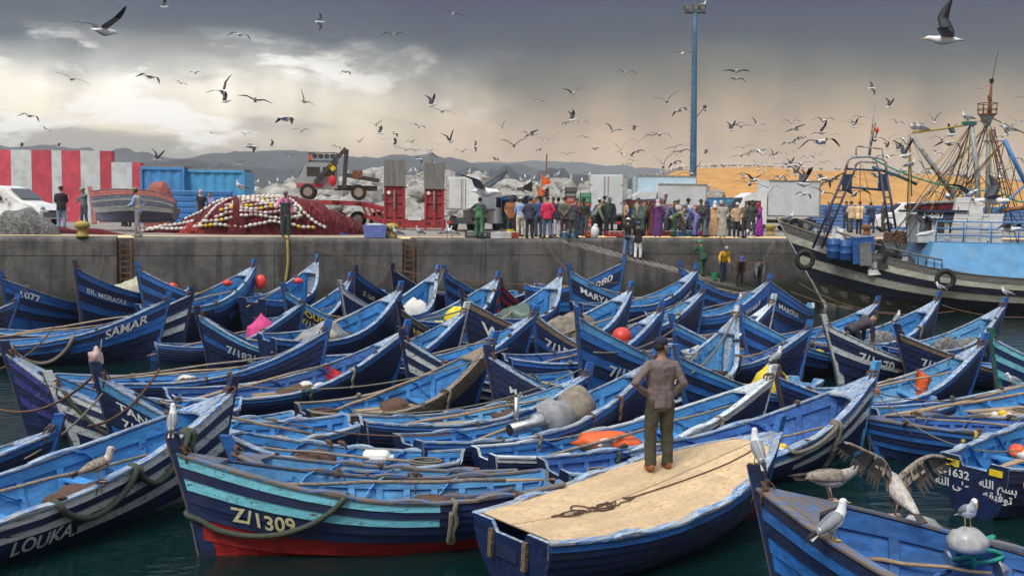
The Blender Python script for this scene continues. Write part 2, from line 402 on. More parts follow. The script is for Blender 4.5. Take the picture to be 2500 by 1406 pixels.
    # apron inside the stem and breasthook
    m = MB(); m.loft([[H.pt(.945, v, 1, -.03), H.pt(.945, v, -1, -.03), Vector((H.stemx(H.pt(.97, v).z)-.10, 0, H.pt(.97, v).z))] for v in (.4, .6, .8, .97)]); fixn(m.build('apron', rail, root))
    m = MB(); a, b, c = H.pt(.9, 1, 1, -.05), H.pt(.9, 1, -1, -.05), Vector((H.stemx(H.zb)-.05, 0, H.zb))
    up = Vector((0, 0, .035)); mid_ = Vector((a.x+.12, 0, a.z)); m.loft([[a, mid_, b, c], [a+up, mid_+up, b+up, c+up]]); fixn(m.build('breasthook', rail, root))
    # transom with its sculling notch
    m = MB(); out = []
    vs = [0, .12, .25, .4, .6, .8, 1]
    for v in vs: p = H.pt(0, v, 1); out.append((p.y, p.z))
    zt = H.sheer(0); hw = H.half(0); out[-1] = (out[-1][0], zt+.03)
    out += [(hw*.48, zt+.03), (hw*.36, zt-.09), (-hw*.36, zt-.09), (-hw*.48, zt+.03)]
    out += [(-y, z) for y, z in out[:7]][::-1]
    fx = lambda z: -.13*max(0, z)
    n = len(out); m.add([(fx(z)-.03, y, z) for y, z in out]+[(fx(z)+.02, y, z) for y, z in out],
          [tuple(range(n)), tuple(range(2*n-1, n-1, -1))]+[(j, (j+1) % n, n+(j+1) % n, n+j) for j in range(n)], [0, 1]+[2]*n)
    c3 = scheme.split()[3].split('/')[0]; fixn(m.build('transom', [CODE[c3], inner, rail], root))
    if deck:
        return root
    # thwarts and floor boards
    for tt in thw:
        v = .70; p = H.pt(tt, v, 1, -.02); m = MB(); m.box((p.x, 0, p.z), (.2, 2*p.y-.02, .035)); m.build('thwart', inner, root)
    v = .40
    for k in range(4):
        m = MB(); rings = []
        for t in (.03, .2, .4, .6, .75, .88):
            p = H.pt(t, v, 1, -.02); w = p.y*.98; y0, y1 = -w+2*w*k/4+.006, -w+2*w*(k+1)/4-.006; z = max(.06, H.pt(t, .42).z*.6+.05) + (.02 if k % 2 else 0)
            rings.append([Vector((p.x, y0, z)), Vector((p.x, y1, z)), Vector((p.x, y1, z-.02)), Vector((p.x, y0, z-.02))])
        m.loft(rings); fixn(m.build('floor_board', floor, root))
    return root
def bpos(key, t, y=0., z=None, v=None, off=0., side=None):
    "world point in a boat: by station t and lateral fraction y at height z, or on the skin at v"
    b = BOATS[key]; H = b['H']
    if v is not None: p = H.pt(t, v, side or b['side'], off)
    else:
        if z is not None and z < .6: z += .62*max(0, H.zm-.42)     # cargo rides on a higher floor in the deeper hulls
        p = Vector((t*H.Lw, y*H.half(t), z if z is not None else H.sheer(t)))
    return b['M'] @ p
_tc = {}
def text_mesh(s):
    if s not in _tc:
        cu = bpy.data.curves.new('lettering', 'FONT'); cu.body = s; cu.resolution_u = 3; cu.offset = .022
        o = bpy.data.objects.new('lettering', cu); COL.objects.link(o); bpy.context.view_layer.update()
        me = bpy.data.meshes.new_from_object(o.evaluated_get(bpy.context.evaluated_depsgraph_get()))
        _tc[s] = ([v.co.copy() for v in me.vertices], [tuple(p.vertices) for p in me.polygons])
        bpy.data.objects.remove(o); bpy.data.curves.remove(cu); bpy.data.meshes.remove(me)
    return _tc[s]
def hull_text(key, s, dist, v, size, m='letter', side=None, slant=0):
    "paint a name on the hull side: dist = metres from the stem to the near end of the text"
    b = BOATS[key]; H = b['H']; sd = side or b['side']; vs, fs = text_mesh(s); w = max(p.x for p in vs)*size
    rnd = random.Random(s); out = []; vt0 = v
    for p in vs:
        x, y = p.x*size, (p.y-.35)*size
        y += .05*size*sin(x/size*3.1+len(s))
        d = dist+x if sd > 0 else dist+w-x
        t = 1-d/H.L; z1 = H.sheer(t)-H.keel(t); vv = v+y/z1
        out.append(H.pt(t, vv, sd, .034))
    mb = MB(); mb.add(out, fs if sd > 0 else [f[::-1] for f in fs]); mb.build('painted_name', m, b['root'])
def tr_text(key, s, y0, z, size, m='letter'):
    "lettering on the transom, reading from outside; y0 = centre"
    b = BOATS[key]; vs, fs = text_mesh(s); w = max(p.x for p in vs)*size
    mb = MB(); mb.add([(-.13*max(0, z+(p.y-.35)*size)-.034, -(p.x*size-w/2)+y0, z+(p.y-.35)*size) for p in vs], fs); mb.build('painted_name', m, b['root'])
for _a in [
 ('LOUKA',(-4.16,15.05),1.64,(-7.65,9.69),1.6,'y n n/w n n/w n w','navy boat with worn white upper planks, name LOUKA and thick hanging rope fender',dict(lod=0,cut=.6,stemm='navy',hull=dict(zmid=.56,zst=.62,pw=2.0))),
 ('B1309',(-3.90,11.82),1.47,(0.47,13.03),1.55,'d d n n n/t n n/t','navy boat with turquoise stripes, red bottom and yellow number 1309',dict(lod=0,cut=.62,heel=0,stemm='navy',rail='rail_dark',hull=dict(zmid=.6,zst=.68,pw=2.0))),
 ('MANBOAT',(3.79,14.48),1.27,(0.06,10.99),1.8,'d n n n n n r','boat decked over with plywood that the man stands on',dict(lod=0,deck=True,rail='rail',stemm='royal',hull=dict(zmid=.60,zst=.68,pw=1.45,sternw=.66))),
 ('FRONTR',(2.56,10.30),1.57,(7.6,7.15),2.3,'n n n/r n/r n n/r n','dark blue boat with gulls on its rail, winch drums and green rope aboard',dict(lod=0,cut=.9,inner='inner_deep',rail='rail_dark',stemm='navy',hull=dict(zmid=.6,zst=.7,pw=1.9,full=2.9))),
 ('E',(6.14,17.26),1.68,(0.68,14.42),1.6,'g n n n/w n n/w r','boat with green bottom, its tall bow just beyond the man on the plywood deck',dict(lod=0,stemm='sky_paint')),
 ('F',(4.69,18.32),1.43,(-0.33,15.31),1.4,'g g r n n n w','boat with white upper plank and green bottom, orange sheet inside',dict(lod=0,rail='white_paint',stemm='white_paint')),
 ('G',(4.95,18.89),1.36,(8.57,20.27),1.2,'n n n n n n r','narrow dark boat with brown stem and thick knotted rope at its bow',dict(lod=0,stemm='stem_wood')),
 ('H',(2.75,18.79),1.66,(-1.54,16.06),1.5,'n n n n n n r','boat carrying a steel pipe and a covered engine beside the standing man',dict(lod=0)),
 ('I172',(3.22,19.56),1.63,(6.54,22.58),1.4,'n n n n/r n n/r s','boat with broken white number and red smear on its bow behind the standing man',dict(lod=0,cut=.8)),
 ('J',(12.65,20.93),1.49,(6.84,18.24),1.6,'n n n n n n r','wide boat with grey boarded floor and yellow floats on its poles',dict(lod=1,hull=dict(zmid=.5),floor='board_wood',stemm='royal')),
 ('K',(6.00,17.29),0.95,(9.88,17.31),1.4,'n n n/r n n/r n n/r','dark hull with peeling blue bars and a yellow green rope loop',dict(lod=0,hull=dict(zmid=.55),rail='rail_dark',cut=.5)),
 ('L1632',(9.91,16.89),1.23,(6.44,13.94),1.5,'n n n n n n n','boat with stern towards the viewer lettered 1632 and Arabic script',dict(lod=0,stemm='navy',hull=dict(zmid=.66,zst=.78))),
 ('M',(9.91,21.50),1.73,(6.09,20.86),1.4,'n n n n n n r','boat with orange floats and an orange flag along its poles',dict(lod=1)),
 ('N1670',(7.76,24.99),1.72,(11.54,26.55),1.6,'n n n n/w n n w','dark boat with worn white top plank and number 1670',dict(lod=1,stemm='white_paint',rail='rail',cut=.9)),
 ('O1717',(9.28,24.48),1.57,(13.86,25.46),1.4,'n n n n n n b','dark boat numbered 1717 with bare brown top plank and a gull on its stem',dict(lod=1,stemm='navy')),
 ('P',(11.67,32.49),1.62,(7.1,30.87),1.5,'n n n/r n n/r n r','light blue boat moored nearest the bow of the trawler',dict(lod=2)),
 ('Q',(7.27,24.83),1.60,(3.46,25.01),1.5,'n n n n n n r','boat loaded with yellow canister, orange floats and a pale net bundle',dict(lod=1)),
 ('R',(12.38,29.82),1.99,(8.04,27.75),1.5,'n n n n n n r','boat with gull on stem below the hanging trawler tyre',dict(lod=2)),
 ('S',(13.81,28.68),1.92,(9.87,27.2),1.5,'n n n n n n r','boat with grey net rolls, gull on stem, before the trawler side',dict(lod=1)),
 ('T',(10.74,22.80),1.68,(15.0,23.3),1.4,'n n n/t n n/t n n/t','boat with turquoise bars at the edge of the picture below the trawler',dict(lod=1,stemm='green_paint')),
 ('U',(1.48,19.12),1.31,(-2.51,17.68),1.4,'n n n n n n r','empty light blue boat with dark stern next to the white and green one',dict(lod=0)),
 ('V',(-0.44,20.81),1.70,(-3.74,18.52),1.4,'n n n n b b b','long boat with bare brown upper planks and rope coils at its bow',dict(lod=1,rail='grey_wood')),
 ('W',(-2.34,22.40),1.74,(-6.6,19.8),1.5,'n n n n n n r','boat with a red flag and pale canisters inside',dict(lod=1)),
 ('TANANT',(-6.25,15.36),1.80,(-2.76,17.09),1.4,'n n n/r n n n s','boat with bow lettered TANANT behind the LOUKA boat',dict(lod=0,cut=.5,stemm='navy')),
 ('Y1',(-4.66,15.43),1.05,(-0.8,15.13),1.3,'n n n n r r r','light blue boat with metal sheet on its bow behind the 1309 boat',dict(lod=0)),
 ('Z1',(-3.89,14.19),0.95,(-0.01,13.86),1.3,'n n n n b r r','worn blue boat lying directly against the 1309 boat',dict(lod=0,rail='rail_dark')),
 ('WHITEBOW',(-7.36,16.29),1.48,(-3.86,17.91),1.3,'n n n/w n n/w n w','boat with white stem, white stripes and a yellow figure',dict(lod=0,cut=.8,stemm='white_paint')),
 ('PURPLE',(-8.90,18.00),1.75,(-5.08,18.72),1.5,'n n n/p n n/p n p','purple blue boat with white capped stem at the left edge',dict(lod=0,cut=.9,stemm='navy')),
 ('CC',(-4.07,22.40),1.70,(-9.7,21.6),1.5,'n n n n n n r','light blue boat with long oars, beyond the boat with the red flag',dict(lod=1)),
 ('SAMAR',(-9.33,27.63),1.86,(-15.22,25.92),1.7,'n n n n/r n/r n r','large navy boat lettered SAMAR with a rope slung along its side',dict(lod=1,cut=.5)),
 ('EE',(-9.12,29.00),1.90,(-14.4,28.2),1.5,'n n n/w n n/w n n','dark boat with white bars close behind the SAMAR boat',dict(lod=2,cut=.4,stemm='navy')),
 ('EILMGR',(-13.61,31.82),2.47,(-12.12,37.13),1.7,'n n n/r n n/r n r','tall bowed boat with long white name seen below the first quay ladder',dict(lod=2,cut=.9,stemm='stem_wood')),
 ('N1077',(-15.50,31.12),2.14,(-13.92,35.9),1.6,'n n/r n n/r n n/r r','boat with bow number 1077 by the quay wall',dict(lod=2,cut=.9)),
 ('HH',(-14.74,30.30),1.52,(-19.3,29.4),1.5,'n n n n n n r','light blue boat cut off by the left edge behind the SAMAR boat',dict(lod=2)),
 ('II1',(-12.24,33.50),2.34,(-8.9,36.2),1.5,'n n n/r n n/r n r','boat with tall blue stem to the right of the first quay ladder',dict(lod=2,cut=.9)),
 ('II2',(-8.38,33.20),2.51,(-10.6,29.8),1.5,'n n n n/r n n/r s','boat heaped with poles, floats and a red buoy by the quay wall',dict(lod=2)),
 ('J1831',(-8.03,26.09),1.65,(-4.56,27.72),1.4,'n n n n/r n n s','boat with white number 1831 on its bow',dict(lod=1,stemm='navy',cut=.7)),
 ('LL',(-5.85,28.60),1.74,(-9.39,27.07),1.3,'n n n n n n r','dark boat with pink cloth beside the yellow lettered boat',dict(lod=1)),
 ('MM',(-6.91,35.60),2.59,(-8.0,31.6),1.4,'n n n/r n n/r n r','boat with sharp raised bow and pink float near the quay wall',dict(lod=2)),
 ('BOUCHRA',(-6.52,29.11),2.04,(-3.94,31.97),1.5,'n n n/r n/r n n s','boat with yellow letters BOUCHRA on its bow',dict(lod=2,cut=.8,stemm='royal')),
 ('OO',(-3.11,27.69),2.24,(-5.93,25.03),1.5,'n n n n n n r','boat with a spotted blue sheet and pale yellow round float',dict(lod=1)),
 ('PP1310',(-5.25,31.60),1.97,(-3.62,35.11),1.4,'n n n n n n w','small dark boat with white top plank and number 1310',dict(lod=2,stemm='white_paint')),
 ('QQ',(-5.50,35.00),2.27,(-4.8,39.3),1.4,'n n n n n n r','dark bow tied to the long mooring rope behind the 1310 boat',dict(lod=2,stemm='navy')),
 ('RR',(-5.35,33.60),2.10,(-7.22,30.2),1.3,'n n n n n n r','light blue boat pointing at the quay behind the BOUCHRA boat',dict(lod=2)),
 ('SS',(-4.30,36.05),2.29,(-1.55,39.94),1.4,'n n n n n n n','navy boat with dark stem just left of the second quay ladder',dict(lod=2,stemm='navy')),
 ('TT',(-2.49,32.99),2.41,(-3.82,29.37),1.4,'n n n n n n r','light blue boat with a white sack in its bow under the second quay ladder',dict(lod=2)),
 ('UU',(-2.48,36.46),2.23,(0.24,40.27),1.4,'n n n/r n n/r n r','boat with blue barred bow right of the second quay ladder',dict(lod=2,cut=.9)),
 ('VV',(-0.54,32.20),2.27,(-2.93,29.14),1.4,'n n n n n n r','light blue boat with yellow bundles along its side',dict(lod=2)),
 ('WW',(-2.95,26.62),1.79,(-1.01,29.92),1.3,'n n n n n n b','small boat with orange yellow lettering under a brown rail',dict(lod=1,stemm='navy')),
 ('XX',(-1.20,25.45),1.89,(-4.64,23.64),1.4,'n n n n n n r','light blue boat with tangled brown nets in its bow',dict(lod=1,stemm='white_paint')),
 ('ZZ',(-2.29,21.41),1.67,(1.37,22.63),1.4,'n n/w n n/w n n/w n','navy boat with three white bars and yellow squares on its bow',dict(lod=1,cut=.8,stemm='navy')),
 ('AB',(-1.18,26.32),2.14,(1.53,29.09),1.5,'n n n n n n b','navy boat with big white letters WM on its bow',dict(lod=1,stemm='navy')),
 ('AC',(0.52,24.42),1.91,(-3.12,23.12),1.5,'n n n n n n r','wide light blue boat with a purple worn rail and no cargo',dict(lod=1,rail='rail')),
 ('AD1514',(0.53,24.90),1.88,(3.95,26.67),1.5,'n n n n/r n n b','boat with scrawled white number 1514 and BEN on its bow',dict(lod=1,cut=.8)),
 ('AE715',(1.36,21.37),2.17,(4.0,24.06),1.5,'n n/r n n/r n n/r s','tall stemmed boat numbered 715 with broad blue stripes',dict(lod=1,cut=.9,stemm='royal')),
 ('MASIRA',(-0.44,19.59),1.58,(3.23,20.25),1.3,'n n n n n n n','low navy boat with hand painted name MASIRA',dict(lod=0,stemm='navy')),
 ('MARYAMA',(1.90,34.00),2.45,(5.4,36.2),1.6,'n n/r n n/r n n s','boat with bow lettered MARYAMA and a white star',dict(lod=2,cut=.7)),
 ('Z1080',(4.01,37.01),2.60,(0.88,39.29),1.6,'n n n/r n/r n n r','boat numbered 1080 lying under the stone ramp',dict(lod=2,cut=.9)),
 ('AI',(1.53,31.56),2.42,(-0.71,28.46),1.5,'n n n n n n r','light blue boat with a green tarpaulin bundle',dict(lod=2)),
 ('AJ',(-0.48,34.99),1.90,(0.35,38.75),1.3,'n n d n d n d','boat with red upper planks by the quay wall',dict(lod=2,stemm='navy')),
 ('AK',(3.21,28.44),2.26,(0.23,25.98),1.5,'n n n n n n r','boat with a checked brown blanket over its cargo',dict(lod=1)),
 ('AL',(3.58,24.59),2.05,(-0.0,23.28),1.4,'n n n n n n r','boat with one round red buoy in its bow',dict(lod=1)),
 ('AM',(6.13,34.00),2.51,(2.2,32.4),1.6,'n n/r n n/r n n r','boat lettered BENAH ISSALAMA along its side',dict(lod=2,cut=.9)),
 ('AN',(5.81,30.86),2.04,(2.2,29.44),1.5,'n n n n n n r','boat crowded with poles, yellow floats and dark gear',dict(lod=2)),
 ('AO',(4.03,25.88),1.63,(7.47,27.67),1.3,'n n n n/r n n/r s','small boat with one blue stripe beyond the gull on the rail',dict(lod=1,cut=.9)),
 ('AP',(5.22,24.07),2.00,(3.24,20.88),1.4,'n n n n n n r','light blue boat with a heavy white mooring rope over its bow',dict(lod=1,stemm='white_paint')),
 ('AQ',(5.76,25.53),1.89,(9.28,27.16),1.4,'n n n n/r n n/r s','boat with gull on its stem and pale yellow number on its bow',dict(lod=1,stemm='royal',cut=.8)),
 ('AR',(7.34,28.60),1.94,(3.62,27.52),1.4,'n n n n n n r','boat with white rail and wooden crate, in front of the stooping men',dict(lod=1,stemm='white_paint',rail='white_paint')),
 ('AS',(8.18,32.27),2.30,(4.36,31.48),1.5,'n n/r n n/r n n/r r','boat with faint number that two men lean over',dict(lod=2,cut=.9)),
 ('AT',(8.45,33.00),2.23,(10.4,36.4),1.4,'n n/r n n/r n n/r r','blue striped boat with stern against the dark quay near the trawler bow',dict(lod=2,cut=.9)),
 ('AU',(6.12,37.00),2.45,(9.6,39.2),1.5,'n n n/r n n/r n r','boat at the quay foot where the men with buckets work',dict(lod=2,cut=.9)),
 ('AV',(-6.43,14.30),1.19,(-11.0,12.9),1.4,'n n n n n n r','light blue boat at the left edge with ropes tied to its bow',dict(lod=0)),
]: make_boat(*_a[:7], **_a[7])

# ------------------------------------------------------------------ lettering on the hulls
for a in [('LOUKA', 'LOUKA.', 2.85, .60, .25), ('B1309', 'Z/1309', .42, .62, .24, 'letter_cream'), ('SAMAR', 'SAMAR', .35, .86, .30), ('EILMGR', 'EIL MGRAOUI', .22, .78, .2),
          ('EILMGR', '1684', .25, .66, .2, 'letter', -1), ('N1077', '1077', .3, .88, .26), ('J1831', '7/1831', .45, .68, .26), ('BOUCHRA', 'BOUCHRA', .22, .86, .22, 'letter_yellow'),
          ('BOUCHRA', '7/1339', .25, .70, .2, 'letter_yellow'), ('PP1310', '1310', .3, .76, .2), ('WW', 'HRICHI', .2, .8, .18, 'letter_yellow'), ('AB', 'WM', .28, .74, .40),
          ('AD1514', '7/1514 BEN', .15, .74, .26), ('AE715', '7/15', .5, .62, .30), ('MASIRA', 'MASIRA', .25, .74, .17), ('MARYAMA', 'MARYAMA', .22, .82, .25),
          ('MARYAMA', '★', .4, .64, .28), ('Z1080', 'Z.1080', .2, .86, .30), ('AM', 'BENAH ISSALAMA', .2, .82, .19), ('I172', '1-72', .6, .68, .30), ('N1670', '7/1670', .5, .72, .28),
          ('O1717', '7/1717', .3, .68, .24), ('AQ', '7/13', .5, .68, .24, 'letter_cream'), ('TANANT', 'TANANT', .14, .84, .17), ('TANANT', '7119', .16, .70, .16), ('WHITEBOW', '7', .6, .5, .34, 'letter_yellow'),
          ('AS', '7/1463', .25, .82, .2), ('AT', 'MAROUA', .2, .72, .2), ('AJ', 'KH', .4, .76, .24), ('SS', 'AMAL', .4, .76, .22, 'letter_cream'), ('QQ', 'Z 1040', .3, .76, .2, 'letter_cream'), ('EE', '7/1820', .9, .62, .2)]:
    hull_text(*a)
tr_text('L1632', 'Z-1632', .30, .56, .16); tr_text('L1632', '\uFEEA\uFEE0\uFEDF\uFE8D \uFEF0\uFEE0\uFECB', .30, .40, .16); tr_text('L1632', '\uFEEA\uFEE0\uFEDF\uFE8D \uFEE2\uFEB4\uFE91', -.33, .52, .16)
tr_text('L1632', '\uFEEA\uFED8\uFEF3\uFED3\uFEEE\uFE97', -.33, .37, .16)
for y in (.3, -.3):
    m = MB(); m.box((-.13*.70-.036, y, .70), (.012, .18, .09)); m.build('yellow_patch', 'yellow_plastic', BOATS['L1632']['root'])
# ------------------------------------------------------------------ setting: water, quay, hills
def water_mat():
    m = bpy.data.materials.new('harbour_water'); m.use_nodes = True; t = NT(m.node_tree)
    tc = t.n('ShaderNodeTexCoord'); v = tc.outputs['Object']
    a = t.noise(v, 1.1, 3, .5, .2, (1, 2.2, 1)); b = t.noise(v, 5, 3, .5, .3, (1, 1.8, 1))
    h = t.math('MULTIPLY_ADD', b, .25, a)
    bp = t.n('ShaderNodeBump', i_Strength=.35, i_Distance=.12); t.l(h, bp.inputs['Height'])
    c = t.mix(t.noise(v, .35, 2), (.0012, .010, .011), (.003, .020, .019))
    bs = t.n('ShaderNodeBsdfPrincipled', i_Roughness=.06, i_IOR=1.33); t.l(c, bs.inputs['Base Color']); t.l(bp.outputs[0], bs.inputs['Normal'])
    o = t.n('ShaderNodeOutputMaterial'); t.l(bs.outputs[0], o.inputs[0]); MAT['harbour_water'] = m
water_mat()
QA = math.atan(.337); QU = Vector((cos(QA), sin(QA), 0)); QN = Vector((-sin(QA), cos(QA), 0)); QO = Vector((0, 43.5, 0))
def q(u, d, z): return QO+QU*u+QN*d+Vector((0, 0, z))
def gz(X, Y): d = (Y-43.5-.337*X)*cos(QA); return 3.0+.03*min(max(d, 0), 8)
def atpx(px, D): "quay ground point under picture column px at depth D"; X = (px-1250)/FPX*D; return Vector((X, D, gz(X, D)))
def edgeD(px, back=0): k = (px-1250)/FPX; return (43.5+back/cos(QA))/(1-.337*k)
m = MB(); m.add([(-60, -30, 0), (60, -30, 0), (60, 100, 0), (-60, 60, 0)], [(0, 1, 2, 3)]); tag(m.build('water', 'harbour_water'), 'dark green harbour water between the boats', None, None, 'structure')

def concrete(name, col, col2, stain=.6):
    m = bpy.data.materials.new(name); m.use_nodes = True; t = NT(m.node_tree); MAT[name] = m
    ge = t.n('ShaderNodeNewGeometry'); v = ge.outputs['Position']; sp = t.n('ShaderNodeSeparateXYZ'); t.l(v, sp.inputs[0])
    n1 = t.noise(v, .9, 6, .65); n2 = t.noise(v, 2.6, 5, .6, 0, (1, 1, .12)); n3 = t.noise(v, 26, 3, .6); n4 = t.noise(v, 7, 5, .7)
    c = t.mix(t.smooth(n1, .3, .7), col, col2)
    c = t.mix(t.math('MULTIPLY', t.smooth(n2, .45, .75), stain), c, (.045, .043, .042))
    c = t.mix(t.math('MULTIPLY', t.smooth(n4, .6, .72), .5), c, tuple(k*1.7 for k in col2))
    c = t.mix(t.math('MULTIPLY', t.smooth(n3, .3, .7), .35), c, tuple(k*.45 for k in col))
    wet = t.math('SUBTRACT', 1, t.smooth(t.math('MULTIPLY_ADD', n1, .5, sp.outputs[2]), .75, 1.7))   # tide-wet, weedy foot of the wall
    c = t.mix(t.math('MULTIPLY', wet, .85), c, (.022, .024, .022))
    zz = t.math('MULTIPLY_ADD', n4, .8, sp.outputs[2]); wd = t.math('MULTIPLY', t.smooth(zz, .75, .95), t.math('SUBTRACT', 1, t.smooth(zz, 1.1, 1.5)))
    c = t.mix(t.math('MULTIPLY', wd, .55), c, (.035, .046, .018))
    b = t.n('ShaderNodeBsdfPrincipled', i_Roughness=.85); t.l(c, b.inputs['Base Color'])
    bp = t.n('ShaderNodeBump', i_Strength=.6, i_Distance=.03); t.l(t.math('ADD', n3, n4), bp.inputs['Height']); t.l(bp.outputs[0], b.inputs['Normal'])
    o = t.n('ShaderNodeOutputMaterial'); t.l(b.outputs[0], o.inputs[0])
concrete('quay_concrete', (.085, .082, .078), (.20, .19, .18), .85)
concrete('quay_ground', (.25, .22, .19), (.36, .32, .28), .25)
def quay():
    wall = empty('quay_wall', q(0, 0, 0), 0, 'tall stained grey concrete quay wall with rounded edge behind the blue boats', 'quay wall')
    inv = Matrix.Translation(-wall.location)
    def blk(u0, u1, z0, z1, d0=0, top=False):
        m = MB(); prof = []
        if top: prof = [(d0, z0), (d0, z1-.16), (d0+.025, z1-.08), (d0+.08, z1-.025), (d0+.18, z1), (d0+1.3, z1+.02), (d0+1.3, z0)]
        else: prof = [(d0, z0), (d0, z1), (d0+1.3, z1), (d0+1.3, z0)]
        n = max(1, int((u1-u0)/1.2)); rings = []
        for k in range(n+1):
            u = u0+(u1-u0)*k/n; rings.append([q(u, d+.02*mnoise.noise(Vector((u*.7, z*1.3, d))), z)-wall.location for d, z in prof])
        m.loft(rings); fixn(m.build('concrete_block', 'quay_concrete', wall))
    L1, L2 = -15.4, -4.44
    cuts = [-28, -21.5, L1-.3, L1+.3, -9.9, L2-.3, L2+.3, -1.2, 2.2]
    for a, b in zip(cuts[:-1], cuts[1:]):
        if b-a < .7: blk(a+.003, b-.003, -1, 2.95, .28); continue
        blk(a+.008, b-.008, 2.32, 3.0, 0, True); blk(a+.01, b-.01, -1, 2.305, .012)
    cuts = [2.2, 6.5, 11.5, 17, 23, 30, 40]
    for a, b in zip(cuts[:-1], cuts[1:]): blk(a+.008, b-.008, 2.32, 3.0, 1.5, True); blk(a+.01, b-.01, -1, 2.305, 1.512)
    # sloping ramp in front of the set-back wall
    rp = MB(); n = 24; rings = []
    for k in range(n+1):
        u = 2.2+13*k/n; z = 2.88-(u-2.2)*.238
        rings.append([q(u, .01, -1), q(u, .01, z-.04), q(u, .05, z), q(u, 1.5, z+.30), q(u, 1.5, -1)])
    rp.loft([[p-q(2.2, 0, 0) for p in r] for r in rings])
    ramp = fixn(rp.build('boat_ramp', 'quay_concrete', loc=q(2.2, 0, 0))); tag(ramp, 'ridged concrete ramp sloping down along the quay wall', 'ramp')
    for k in range(30):
        u = 2.6+.40*k; z = 2.88-(u-2.2)*.238; c = q(u, .78, z+.165)-q(2.2, 0, 0); R = Matrix.Rotation(QA, 3, 'Z') @ Matrix.Rotation(math.atan(.238), 3, 'Y') @ Matrix.Rotation(.205, 3, 'X')
        mm = MB(); mm.box(c, (.11, 1.2, .03), R=R); mm.build('tread_ridge', 'quay_ground', ramp)
    # ladders in the recesses
    for u0, lab in ((L1, 'rusty iron ladder in the wall recess near the beached boat'), (L2, 'rusty iron ladder in the wall recess below the red trailer ramps')):
        r = empty('quay_ladder', q(u0, .12, 0), QA, lab, 'ladder', 'ladders on the quay wall')
        for s in (-1, 1):
            m = MB(); m.bar((s*.19, 0, .1), (s*.19, 0, 2.95), .05); m.build('rail', 'rust', r)
        for k in range(12):
            m = MB(); m.bar((-.19, 0, .3+.225*k), (.19, 0, .3+.225*k), .035); m.build('rung', 'rust', r)
    # quay surface: edge, crossfall, then level to far behind
    m = MB(); us = [-120, -60, -40, -28, -15, -5, 2.2, 2.21, 10, 20, 30, 40, 60, 120]; rings = []
    for u in us:
        d0 = 1.29 if u < 2.205 else 2.79
        rings.append([q(u, d, 3.004+.03*min(d, 8)+(.0 if d < 1.4 else .004)) for d in (d0, 4, 8, 30, 90)])
    m.loft(rings, close=False); tag(m.build('quay_ground', 'quay_ground'), 'worn concrete quay surface where people and trucks stand', None, None, 'structure')
quay()
mat('land', (.06, .065, .045), .95, .4, .02, 0); mat('hill_scrub', (.036, .044, .05), .95, .4, .02, 0)
m = MB(); m.add([q(-4000, 85, 3.0), q(4000, 85, 3.0), q(9000, 9000, 3.0), q(-9000, 9000, 3.0)], [(0, 1, 2, 3)]); tag(m.build('ground', 'land'), 'flat coastal land beyond the quay', None, None, 'structure')
def ridge(name, label, D, prof, depth, mt, rough, seed):
    m = MB(); n = 150; x0, x1 = prof[0][0], prof[-1][0]; rows = [(-1, 0), (-.6, .3), (-.28, .7), (-.1, .93), (0, 1), (.2, .9), (1, 0)]; rings = []
    def hy(px):
        for (a, b), (c, d) in zip(prof[:-1], prof[1:]):
            if a <= px <= c: return b+(d-b)*ss((px-a)/(c-a))
        return prof[-1][1]
    for k in range(n+1):
        px = x0+(x1-x0)*k/n; top = P(px, hy(px), D); ring = []
        for dy, hf in rows:
            nz = mnoise.fractal(Vector((px*.02+seed, dy*3, seed)), .8, 2.2, 5)*rough*(.4+hf) if hf else 0
            ring.append(Vector((top.x*(1+dy*depth/D), D+dy*depth, max(0, 2+(top.z-2)*hf+nz))))
        rings.append(ring)
    m.loft(rings, close=False); tag(m.build(name, mt, smooth=True), label, None, None, 'structure')
ridge('hill', 'long blue grey hill ridge far behind the harbour', 1300, [(-500, 360), (0, 357), (100, 355), (200, 362), (250, 371), (300, 366), (360, 376), (450, 386), (560, 372), (640, 366), (720, 368), (800, 378), (900, 385), (1000, 378), (1060, 382),
      (1150, 395), (1250, 400), (1330, 415), (1400, 428), (1500, 440), (1620, 455), (1900, 500)], 450, 'hill_scrub', 3, 1.3)
ridge('hill', 'faint farthest hill fading into the beige sky', 2500, [(250, 420), (700, 400), (1100, 400), (1240, 396), (1300, 392), (1400, 397), (1500, 405), (1600, 411), (1750, 418), (2000, 432), (2700, 440), (3000, 460)], 600, 'hill_scrub', 4, 4.1)
ridge('hill', 'dark wooded rise with tree tops just above the boulders', 500, [(850, 450), (950, 428), (1050, 416), (1150, 410), (1230, 412), (1300, 420), (1350, 416), (1420, 428), (1500, 436), (1560, 440), (1650, 436), (1750, 446), (1900, 470)], 130, 'hill_scrub', 2.6, 7.7)
ridge('hill', 'low grey shoulder of land above the blue containers', 700, [(150, 420), (330, 398), (430, 388), (520, 398), (620, 408), (760, 420), (900, 440), (1000, 470)], 160, 'hill_scrub', 2, 9.2)
mat('sand', (.50, .265, .078), .95, .16, .5, .3, bscale=2.5)
